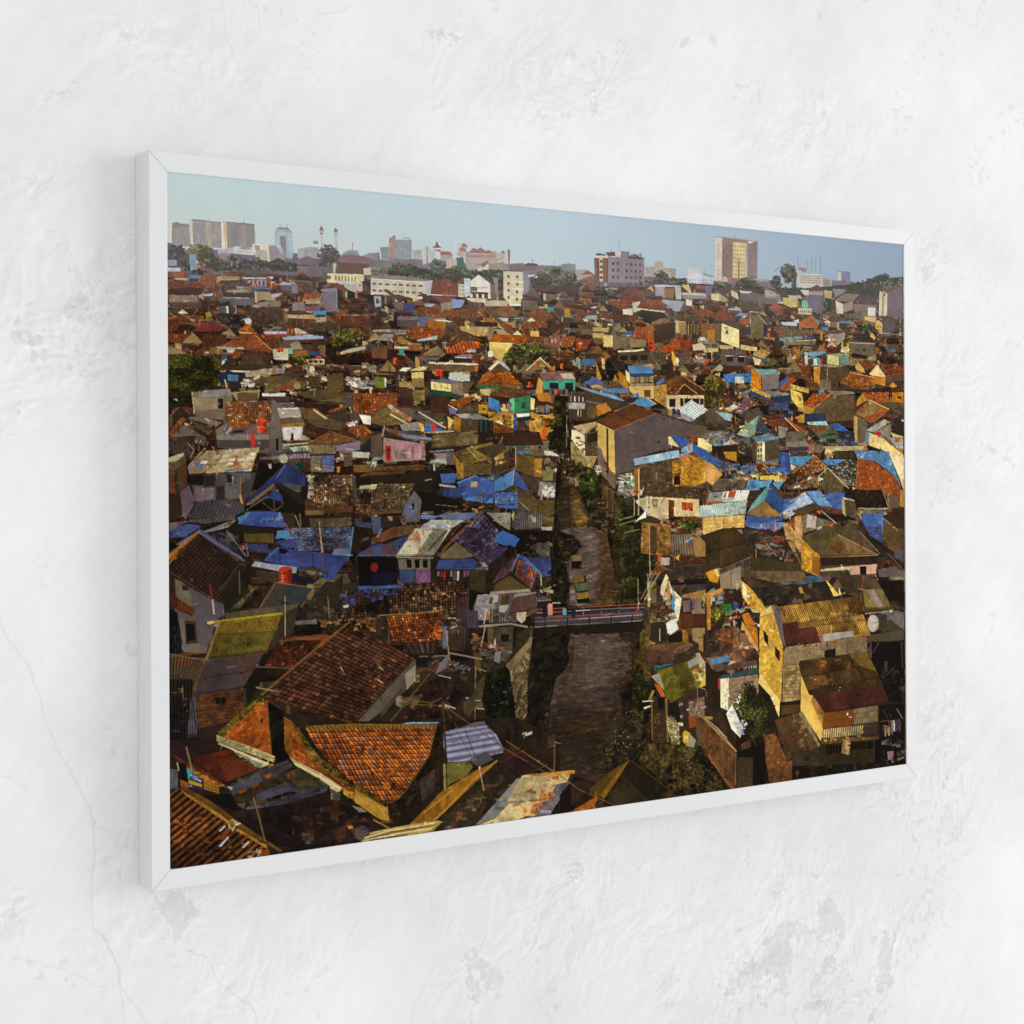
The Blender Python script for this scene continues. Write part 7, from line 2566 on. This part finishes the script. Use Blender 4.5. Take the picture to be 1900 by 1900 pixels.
WALL_CRACKS = [(1.6, 0.8, [(-0.5863, -0.0802), (-0.5662, -0.115), (-0.5526, -0.1454), (-0.5389, -0.1783), (-0.5274, -0.2067), (-0.5181, -0.2306), (-0.5078, -0.2594), (-0.5061, -0.2872), (-0.5081, -0.3146), (-0.5054, -0.3472), (-0.4926, -0.3723), (-0.4816, -0.402), (-0.4759, -0.4356)]), (1.2, 0.7, [(-0.5054, -0.3472), (-0.4893, -0.3821), (-0.4758, -0.41), (-0.4652, -0.4259), (-0.4564, -0.4392)]), (0.9, 0.5, [(-0.5785, -0.3628), (-0.5467, -0.3771), (-0.5235, -0.3879), (-0.4927, -0.4024)]), (0.9, 0.5, [(-0.5079, -0.263), (-0.4921, -0.2668), (-0.4703, -0.2723)]), (1.4, 0.75, [(-0.4236, -0.3812), (-0.4084, -0.3908), (-0.3982, -0.4021), (-0.3905, -0.4154), (-0.3749, -0.4302), (-0.3618, -0.4447), (-0.3539, -0.4583)]), (0.9, 0.5, [(-0.2368, -0.3683), (-0.2484, -0.3818), (-0.2611, -0.395)]), (0.9, 0.5, [(-0.2739, -0.3478), (-0.2795, -0.357)]), (0.9, 0.6, [(-0.1599, -0.4318), (-0.1752, -0.4501), (-0.1873, -0.4687), (-0.1934, -0.4882)]), (1.1, 0.6, [(-0.1101, -0.4082), (-0.1197, -0.4279), (-0.1353, -0.4411), (-0.1508, -0.449)]), (1.8, 0.8, [(0.0727, 0.4852), (0.062, 0.4697), (0.0443, 0.445), (0.0303, 0.4266), (0.0253, 0.4037)]), (0.8, 0.5, [(0.3051, 0.4924), (0.3173, 0.4696), (0.3228, 0.4307), (0.3292, 0.4119)]), (0.7, 0.4, [(-0.1488, 0.4631), (-0.1581, 0.4357), (-0.1674, 0.411)]), (0.8, 0.5, [(-0.3852, 0.4643), (-0.3822, 0.4358), (-0.3709, 0.3985)]), (0.8, 0.5, [(-0.3558, 0.4639), (-0.3495, 0.4403)]), (0.7, 0.4, [(-0.3656, 0.3992), (-0.3445, 0.3675), (-0.3284, 0.3446)]), (1.0, 0.55, [(-0.2496, 0.4822), (-0.2696, 0.4716), (-0.2893, 0.4628)]), (0.8, 0.5, [(-0.5459, 0.3583), (-0.5226, 0.368)]), (1.4, 0.7, [(-0.5482, 0.3558), (-0.5249, 0.37)]), (0.8, 0.45, [(0.5103, -0.4719), (0.5518, -0.5136), (0.58, -0.5473), (0.6037, -0.5808)]), (1.4, 0.7, [(0.4875, -0.4654), (0.4674, -0.491), (0.4511, -0.5263), (0.4349, -0.5613), (0.417, -0.6018)]), (1.1, 0.6, [(0.4965, -0.4699), (0.4709, -0.5105), (0.4599, -0.5404), (0.4418, -0.575), (0.4284, -0.6039)]), (0.8, 0.5, [(0.1573, -0.513), (0.1662, -0.5378), (0.1706, -0.556)]), (0.9, 0.5, [(0.1366, -0.498), (0.124, -0.5187)]), (0.7, 0.45, [(0.4079, -0.4247), (0.4429, -0.432), (0.4786, -0.4388)]), (0.7, 0.45, [(0.058, -0.3764), (0.0707, -0.3787)]), (1.0, 0.5, [(0.4883, -0.3605), (0.4971, -0.3998), (0.5243, -0.4547)]), (0.8, 0.45, [(-0.5868, -0.2097), (-0.5598, -0.226)]), (0.8, 0.4, [(0.1543, -0.4144), (0.1732, -0.3968)]), (0.8, 0.5, [(-0.2276, 0.2785), (-0.1923, 0.2657)]), (0.7, 0.4, [(0.4666, 0.326), (0.4136, 0.3376)])]
CAM_R = [[0.832443, -0.004868, 0.55409], [0.002604, 0.999985, 0.004874], [-0.554105, -0.002614, 0.832443]]
CAM_POS = [-1.67875, 0.07079, 2.28284]
CAM_F = 3128.56
CAM_SHIFT = -87.25
AMBIENT = .885
LAMP_LOC = (7.8, -5.0, 2.25)
LAMP_SIZE = 5.0
LAMP_W = 265

# ------------------------------------------------------------------ the place
# One framed canvas print (0.90 x 0.60 m) hanging on a pale plaster wall.
# World: x to the right along the wall, z up, -y out of the wall; metres.
S = 0.6                       # the print is 1.5 x 1.0 units of 0.6 m
PRW, PRH = 1.5 * S, 1.0 * S
RAIL = 0.0280 * S             # width of the frame's face
DEPTH = 0.0500 * S            # depth of the frame = distance of its face from the wall
LIP = 0.0013                  # how far the canvas lies behind the frame's face
ZC = 1.5                      # height of the picture's centre above the floor

sc = bpy.context.scene
col = sc.collection


def link(name, me, mat=None, parent=None):
    o = bpy.data.objects.new(name, me)
    col.objects.link(o)
    if mat is not None:
        me.materials.append(mat)
    if parent is not None:
        o.parent = parent
    return o


def to_lin(c):
    return np.where(c <= .04045, c / 12.92, ((c + .055) / 1.055) ** 2.4)


def grid_mesh(name, xs, zs, ys=None, colors=None, smooth=True):
    """a sheet of quads over xs (left to right) and zs (top to bottom) facing -y; colours per vertex"""
    nx, nz = len(xs), len(zs)
    V = np.zeros((nz, nx, 3), np.float32)
    V[..., 0] = xs[None, :]
    V[..., 2] = zs[:, None]
    if ys is not None:
        V[..., 1] = ys
    i = np.arange(nz - 1)[:, None] * nx + np.arange(nx - 1)[None, :]
    F = np.stack([i, i + nx, i + nx + 1, i + 1], -1).reshape(-1, 4).astype(np.int32)
    me = bpy.data.meshes.new(name)
    me.vertices.add(nx * nz)
    me.vertices.foreach_set('co', V.ravel())
    n = len(F)
    me.loops.add(n * 4)
    me.loops.foreach_set('vertex_index', F.ravel())
    me.polygons.add(n)
    me.polygons.foreach_set('loop_start', np.arange(n, dtype=np.int32) * 4)
    me.polygons.foreach_set('use_smooth', np.full(n, smooth, bool))
    me.update(calc_edges=True)
    if colors is not None:
        a = me.color_attributes.new('Paint', 'FLOAT_COLOR', 'POINT')
        c = np.ones((nz * nx, 4), np.float32)
        c[:, :3] = colors.reshape(-1, 3)
        a.data.foreach_set('color', c.ravel())
    return me


def material(name, base=None, rough=.6, spec=.3):
    m = bpy.data.materials.new(name)
    m.use_nodes = True
    nt = m.node_tree
    b = nt.nodes['Principled BSDF']
    b.inputs['Roughness'].default_value = rough
    b.inputs['Specular IOR Level'].default_value = spec
    if base is not None:
        b.inputs['Base Color'].default_value = (*base, 1)
    return m, nt, b


# ------------------------------------------------------------- materials
def canvas_material():
    m, nt, b = material('printed_canvas', rough=.8, spec=.04)
    N, L = nt.nodes, nt.links
    at = N.new('ShaderNodeAttribute')
    at.attribute_name = 'Paint'
    tc = N.new('ShaderNodeTexCoord')
    # woven threads: two crossed sets of bands
    w1, w2 = N.new('ShaderNodeTexWave'), N.new('ShaderNodeTexWave')
    for w, d in ((w1, 'X'), (w2, 'Z')):
        w.wave_type = 'BANDS'
        w.bands_direction = d
        w.inputs['Scale'].default_value = 150
        w.inputs['Distortion'].default_value = .6
        w.inputs['Detail'].default_value = 1
        L.new(tc.outputs['Object'], w.inputs['Vector'])
    mul = N.new('ShaderNodeMath')
    mul.operation = 'MULTIPLY'
    L.new(w1.outputs['Fac'], mul.inputs[0])
    L.new(w2.outputs['Fac'], mul.inputs[1])
    mr = N.new('ShaderNodeMapRange')
    mr.inputs['To Min'].default_value = .975
    mr.inputs['To Max'].default_value = 1.04
    L.new(mul.outputs[0], mr.inputs['Value'])
    vm = N.new('ShaderNodeVectorMath')
    vm.operation = 'SCALE'
    L.new(at.outputs['Color'], vm.inputs[0])
    L.new(mr.outputs['Result'], vm.inputs['Scale'])
    L.new(vm.outputs['Vector'], b.inputs['Base Color'])
    bp = N.new('ShaderNodeBump')
    bp.inputs['Strength'].default_value = .12
    bp.inputs['Distance'].default_value = .0002
    L.new(mul.outputs[0], bp.inputs['Height'])
    L.new(bp.outputs['Normal'], b.inputs['Normal'])
    return m


def frame_material():
    m, nt, b = material('white_lacquered_wood', (.80, .80, .805), rough=.38, spec=.5)
    N, L = nt.nodes, nt.links
    tc = N.new('ShaderNodeTexCoord')
    mp = N.new('ShaderNodeMapping')
    mp.inputs['Scale'].default_value = (6, 6, 6)
    no = N.new('ShaderNodeTexNoise')
    no.inputs['Scale'].default_value = 3
    no.inputs['Detail'].default_value = 6
    L.new(tc.outputs['Object'], mp.inputs['Vector'])
    L.new(mp.outputs['Vector'], no.inputs['Vector'])
    cr = N.new('ShaderNodeValToRGB')
    cr.color_ramp.elements[0].position = .3
    cr.color_ramp.elements[0].color = (FRAME_A - .012, FRAME_A - .012, FRAME_A - .010, 1)
    cr.color_ramp.elements[1].position = .7
    cr.color_ramp.elements[1].color = (FRAME_A + .008, FRAME_A + .008, FRAME_A + .012, 1)
    L.new(no.outputs['Fac'], cr.inputs['Fac'])
    L.new(cr.outputs['Color'], b.inputs['Base Color'])
    n2 = N.new('ShaderNodeTexNoise')
    n2.inputs['Scale'].default_value = 900
    bp = N.new('ShaderNodeBump')
    bp.inputs['Strength'].default_value = .06
    bp.inputs['Distance'].default_value = .0002
    L.new(tc.outputs['Object'], n2.inputs['Vector'])
    L.new(n2.outputs['Fac'], bp.inputs['Height'])
    L.new(bp.outputs['Normal'], b.inputs['Normal'])
    return m


def plaster_material():
    m, nt, b = material('pale_plaster', rough=.8, spec=.15)
    N, L = nt.nodes, nt.links
    at = N.new('ShaderNodeAttribute')
    at.attribute_name = 'Paint'
    tc = N.new('ShaderNodeTexCoord')
    no = N.new('ShaderNodeTexNoise')
    no.inputs['Scale'].default_value = 45
    no.inputs['Detail'].default_value = 8
    no.inputs['Roughness'].default_value = .68
    L.new(tc.outputs['Object'], no.inputs['Vector'])
    mr = N.new('ShaderNodeMapRange')
    mr.inputs['From Min'].default_value = .25
    mr.inputs['From Max'].default_value = .75
    mr.inputs['To Min'].default_value = .975
    mr.inputs['To Max'].default_value = 1.022
    L.new(no.outputs['Fac'], mr.inputs['Value'])
    vm = N.new('ShaderNodeVectorMath')
    vm.operation = 'SCALE'
    L.new(at.outputs['Color'], vm.inputs[0])
    L.new(mr.outputs['Result'], vm.inputs['Scale'])
    L.new(vm.outputs['Vector'], b.inputs['Base Color'])
    n2 = N.new('ShaderNodeTexNoise')
    n2.inputs['Scale'].default_value = 130
    n2.inputs['Detail'].default_value = 7
    L.new(tc.outputs['Object'], n2.inputs['Vector'])
    bp = N.new('ShaderNodeBump')
    bp.inputs['Strength'].default_value = .25
    bp.inputs['Distance'].default_value = .0008
    L.new(n2.outputs['Fac'], bp.inputs['Height'])
    L.new(bp.outputs['Normal'], b.inputs['Normal'])
    return m


FRAME_A = .735
WALL_A = .835
E_PRINT = 1.03                # light reaching the canvas, so that the ink prints true

# ------------------------------------------------------------- the framed print
picture = bpy.data.objects.new('framed_print', None)
col.objects.link(picture)
picture.location = (0, 0, ZC)
picture['label'] = 'canvas print of a crowded riverside town under a pale sky, in a plain white frame'
picture['category'] = 'framed picture'

paint(DATA)
ink = finish()
NXP, NZP = ink.shape[1], ink.shape[0]
xs = np.linspace(-PRW / 2, PRW / 2, NXP)
zs = np.linspace(PRH / 2, -PRH / 2, NZP)
alb = np.clip(to_lin(ink) / E_PRINT, .002, .93)
me = grid_mesh('canvas_print', xs, zs, np.full((NZP, NXP), -DEPTH + LIP, np.float32), alb, smooth=False)
canvas = link('canvas_print', me, canvas_material(), picture)

fm = frame_material()


def rail(p0, p1, inward):
    """one mitred moulding between two inner corners; profile with eased edges"""
    p0, p1 = np.array(p0, float), np.array(p1, float)
    d = p1 - p0
    L_ = np.hypot(*d)
    d /= L_
    out = -np.array(inward, float)
    e = .0006                                       # eased edge
    g = .00026                                      # half of the fine gap at the mitre
    # profile: (distance outwards from the inner edge, y)
    prof = [(0, -DEPTH + .012), (0, -DEPTH + e), (e * .3, -DEPTH + e * .3), (e, -DEPTH),
            (RAIL - e, -DEPTH), (RAIL - e * .3, -DEPTH + e * .3), (RAIL, -DEPTH + e), (RAIL, 0), (.004, 0)]
    bm = bmesh.new()
    ends = []
    for s in (0, 1):
        ring = []
        for w, y in prof:
            base = (p0 - d * (w - g)) if s == 0 else (p1 + d * (w - g))
            q = base + out * w
            ring.append(bm.verts.new((q[0], y, q[1])))
        ends.append(ring)
    n = len(prof)
    for i in range(n):
        bm.faces.new((ends[0][i], ends[0][(i + 1) % n], ends[1][(i + 1) % n], ends[1][i]))
    bm.faces.new(ends[0])
    bm.faces.new(ends[1][::-1])
    bmesh.ops.recalc_face_normals(bm, faces=bm.faces)
    m_ = bpy.data.meshes.new('frame_rail')
    bm.to_mesh(m_)
    bm.free()
    link('frame_rail', m_, fm, picture)


w, h = PRW / 2, PRH / 2
rail((-w, h), (w, h), (0, -1))
rail((w, h), (w, -h), (-1, 0))
rail((w, -h), (-w, -h), (0, 1))
rail((-w, -h), (-w, h), (1, 0))
# the dark core seen in the fine gaps of the mitres and behind the canvas
bm = bmesh.new()
bmesh.ops.create_cube(bm, size=1)
for v in bm.verts:
    v.co = (v.co.x * (PRW + .012), v.co.y * .010 - DEPTH + LIP + .0075, v.co.z * (PRH + .012))
m_ = bpy.data.meshes.new('backing_board')
bm.to_mesh(m_)
bm.free()
bmat, _, _ = material('grey_board', (.25, .24, .23), .9, .1)
link('backing_board', m_, bmat, picture)


# ------------------------------------------------------------- the plaster wall
def fbm(h_, w_, cells, r, gain=.55):
    a, t, k = 0, 0, 1.
    for c in cells:
        a = a + k * smooth_noise(h_, w_, c, r)
        t += k
        k *= gain
    return a / t


def build_wall():
    r = np.random.default_rng(77)
    X0, X1, Z0, Z1 = WALL_BOX
    nx = 1250
    nz = int(nx * (Z1 - Z0) / (X1 - X0))
    cell = (X1 - X0) / (nx - 1)
    gx = X0 + cell * np.arange(nx)
    gz = Z1 - cell * np.arange(nz)
    base = fbm(nz, nx, (300, 150, 70, 34, 16, 8), r) - .5
    wx = (fbm(nz, nx, (90, 40, 18), r) - .5) * 70
    wz = (fbm(nz, nx, (90, 40, 18), r) - .5) * 70
    raw = fbm(nz, nx, (60, 30, 15, 7, 3.5), r, .62)
    iz = np.clip(np.arange(nz)[:, None] + wz, 0, nz - 1).astype(int)
    ix = np.clip(np.arange(nx)[None, :] + wx, 0, nx - 1).astype(int)
    sw = raw[iz, ix]
    sw = (sw - sw.mean()) / sw.std() * .12                 # swirled plaster field
    # trowel strokes: noise stretched along a rising diagonal
    ang = math.radians(55)
    big = smooth_noise(1700, 2000, 5, r)
    u = (np.arange(nx)[None, :] * math.cos(ang) - np.arange(nz)[:, None] * math.sin(ang)) * .07 + 900
    v = (np.arange(nx)[None, :] * math.sin(ang) + np.arange(nz)[:, None] * math.cos(ang)) + 100
    tro = big[np.clip(v, 0, 1699).astype(int), np.clip(u, 0, 1999).astype(int)] - .5
    alb = WALL_A * (1 - .012 + .27 * base + .028 * tro + .09 * np.clip(sw, -.25, .25))
    hgt = .00025 * sw + .00010 * tro
    GX, GZ = np.meshgrid(gx, gz)
    # patches where the top coat has come away
    env = np.zeros((nz, nx), np.float32)
    for cx, cz, rx, rz, an, k in WALL_PATCHES:
        ca, sa = math.cos(an), math.sin(an)
        du, dv = (GX - cx) * ca + (GZ - cz) * sa, -(GX - cx) * sa + (GZ - cz) * ca
        env = np.maximum(env, k * np.exp(-((du / rx) ** 2 + (dv / rz) ** 2)))
    fine = fbm(nz, nx, (22, 11, 5.5, 3), r, .7)
    fine = (fine - fine.mean()) / fine.std() * .12
    near = np.clip(env * 2.0, 0, 1)
    f = .75 * sw + .5 * fine + .30 * env - .31
    msk = np.clip(f * 26, 0, 1)
    rim = np.exp(-(f / .012) ** 2)
    rim2 = np.exp(-((f + .03) / .016) ** 2)  # dark and pale rims: relief shading of the patch edges put into the colour
    f2 = .5 * sw[::-1, ::-1] + .8 * fine[::-1] + .22 * env - .30      # fine flaking lines
    rim3 = np.exp(-(f2 / .014) ** 2)
    alb = alb * (1 - .10 * msk * (.5 + 1. * np.clip(raw, 0, 1))) * (1 - .16 * rim * (.06 + near)) * (1 + .06 * rim2 * near)
    alb = alb * (1 - .13 * rim3 * near) * (1 - .07 * env * np.clip(.5 + 4 * base, 0, 1.6))
    hgt = hgt - .00022 * msk
    # crumbled relief: many small edges, their lit and shaded sides painted into the colour, most in the rough places
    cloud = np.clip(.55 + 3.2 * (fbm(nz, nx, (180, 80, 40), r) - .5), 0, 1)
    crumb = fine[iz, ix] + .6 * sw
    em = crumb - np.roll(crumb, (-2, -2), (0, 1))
    thin = fbm(nz, nx, (40, 20, 9, 4), r, .6)[iz, ix]
    thin = (thin - thin.mean()) / thin.std()
    vein = sum(np.exp(-((thin - l) / .045) ** 2) for l in (-1.1, .2, 1.3))
    vein = vein * np.clip((fbm(nz, nx, (26, 12), r) - .5) * 9, 0, 1)
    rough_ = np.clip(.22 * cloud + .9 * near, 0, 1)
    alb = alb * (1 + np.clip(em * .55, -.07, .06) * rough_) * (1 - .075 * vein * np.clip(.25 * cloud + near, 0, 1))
    alb = alb * (1 + .045 * np.roll(vein, (2, 2), (0, 1)) * np.clip(.35 * cloud + near, 0, 1))
    alb = alb * (1 + .014 * (r.random((nz, nx)) - .5)) * (1 - .022 * cloud)
    hgt = hgt + .00012 * crumb * rough_
    # small pits and nicks
    spot = smooth_noise(nz, nx, 5, r) * smooth_noise(nz, nx, 60, r)
    pit = np.clip((spot - .67) * 18, 0, 1)
    alb *= 1 - .09 * pit
    hgt -= .0001 * pit
    # cracks
    ck = np.zeros((nz, nx), np.float32)
    for wdt, dark, pts in WALL_CRACKS:
        P = [np.array(p) for p in pts]
        for a, b in zip(P[:-1], P[1:]):
            n = max(2, int(np.hypot(*(b - a)) / cell * 1.5))
            nrm = np.array([-(b - a)[1], (b - a)[0]]) / max(np.hypot(*(b - a)), 1e-6)
            for i in range(n):
                t = i / n
                q = a + (b - a) * t
                jx, jz = int((q[0] - X0) / cell), int((Z1 - q[1]) / cell)
                if not (3 <= jx < nx - 4 and 3 <= jz < nz - 4):
                    continue
                q = q + nrm * (raw[jz, jx] - .5) * .022
                jx, jz = int((q[0] - X0) / cell), int((Z1 - q[1]) / cell)
                if not (3 <= jx < nx - 4 and 3 <= jz < nz - 4):
                    continue
                s_ = dark * (.35 + 1.1 * raw[jz, jx])
                k = max(1, int(round(wdt * .7 * (.4 + 1.2 * raw[(jz * 3) % nz, (jx * 3) % nx]))))
                ck[jz:jz + k, jx:jx + k] = np.maximum(ck[jz:jz + k, jx:jx + k], s_)
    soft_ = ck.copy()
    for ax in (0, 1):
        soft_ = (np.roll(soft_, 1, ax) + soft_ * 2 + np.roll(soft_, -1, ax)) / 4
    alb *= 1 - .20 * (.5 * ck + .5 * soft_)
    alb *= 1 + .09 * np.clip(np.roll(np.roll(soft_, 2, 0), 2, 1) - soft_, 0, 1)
    hgt -= .00012 * soft_
    tint = np.array([.998, .999, 1.002], np.float32)
    C = np.clip(alb, .3, .93)[..., None] * tint
    # the wall goes on, plain, beyond what the picture shows
    ext = 3.0
    gx2 = np.concatenate([[X0 - ext], gx, [X1 + ext]])
    gz2 = np.concatenate([[Z1 + ext], gz, [Z0 - ext]])
    C = np.pad(C, ((1, 1), (1, 1), (0, 0)), 'edge')
    H = np.pad(hgt, 1)
    H -= H.max() + .0002                                   # y = -H: relief stays behind the frame's back
    me_ = grid_mesh('wall', gx2, gz2, -H, C, smooth=True)
    o = link('wall', me_, plaster_material())
    o.location = (0, 0, ZC)
    o['kind'] = 'structure'
    return o


build_wall()

# ------------------------------------------------------------- light
world = bpy.data.worlds.new('World')
sc.world = world
world.use_nodes = True
bg = world.node_tree.nodes['Background']
bg.inputs['Color'].default_value = (.985, .99, 1.0, 1)
bg.inputs['Strength'].default_value = AMBIENT


def lamp(name, loc, target, size, energy, colr):
    ld = bpy.data.lights.new(name, 'AREA')
    ld.shape = 'DISK'
    ld.size = size
    ld.energy = energy
    ld.color = colr
    o = bpy.data.objects.new(name, ld)
    col.objects.link(o)
    o.location = loc
    o.rotation_euler = (Vector(target) - Vector(loc)).to_track_quat('-Z', 'Y').to_euler()
    return o


lamp('studio_lamp', LAMP_LOC, (0, 0, ZC), LAMP_SIZE, LAMP_W, (1.0, .99, .975))

# ------------------------------------------------------------- camera
R = Matrix(CAM_R)
cam = bpy.data.cameras.new('camera')
cam.sensor_width = 36
cam.sensor_fit = 'HORIZONTAL'
cam.lens = 36 * CAM_F / 1900
cam.shift_y = CAM_SHIFT / 1900
cam.clip_start = .05
cam.clip_end = 60
co = bpy.data.objects.new('camera', cam)
col.objects.link(co)
c = CAM_POS
A = Matrix(((1, 0, 0), (0, 0, -1), (0, 1, 0)))           # picture axes (x, up, out) -> world
Rw = A @ R.transposed()
co.matrix_world = Matrix.Translation((c[0] * S, -c[2] * S - DEPTH, c[1] * S + ZC)) @ Rw.to_4x4()
sc.camera = co

vs = sc.view_settings
vs.view_transform = 'Standard'
vs.look = 'None'
vs.exposure = 0
vs.gamma = 1
vs.use_curve_mapping = False
sc.cycles.max_bounces = 6
sc.cycles.diffuse_bounces = 4
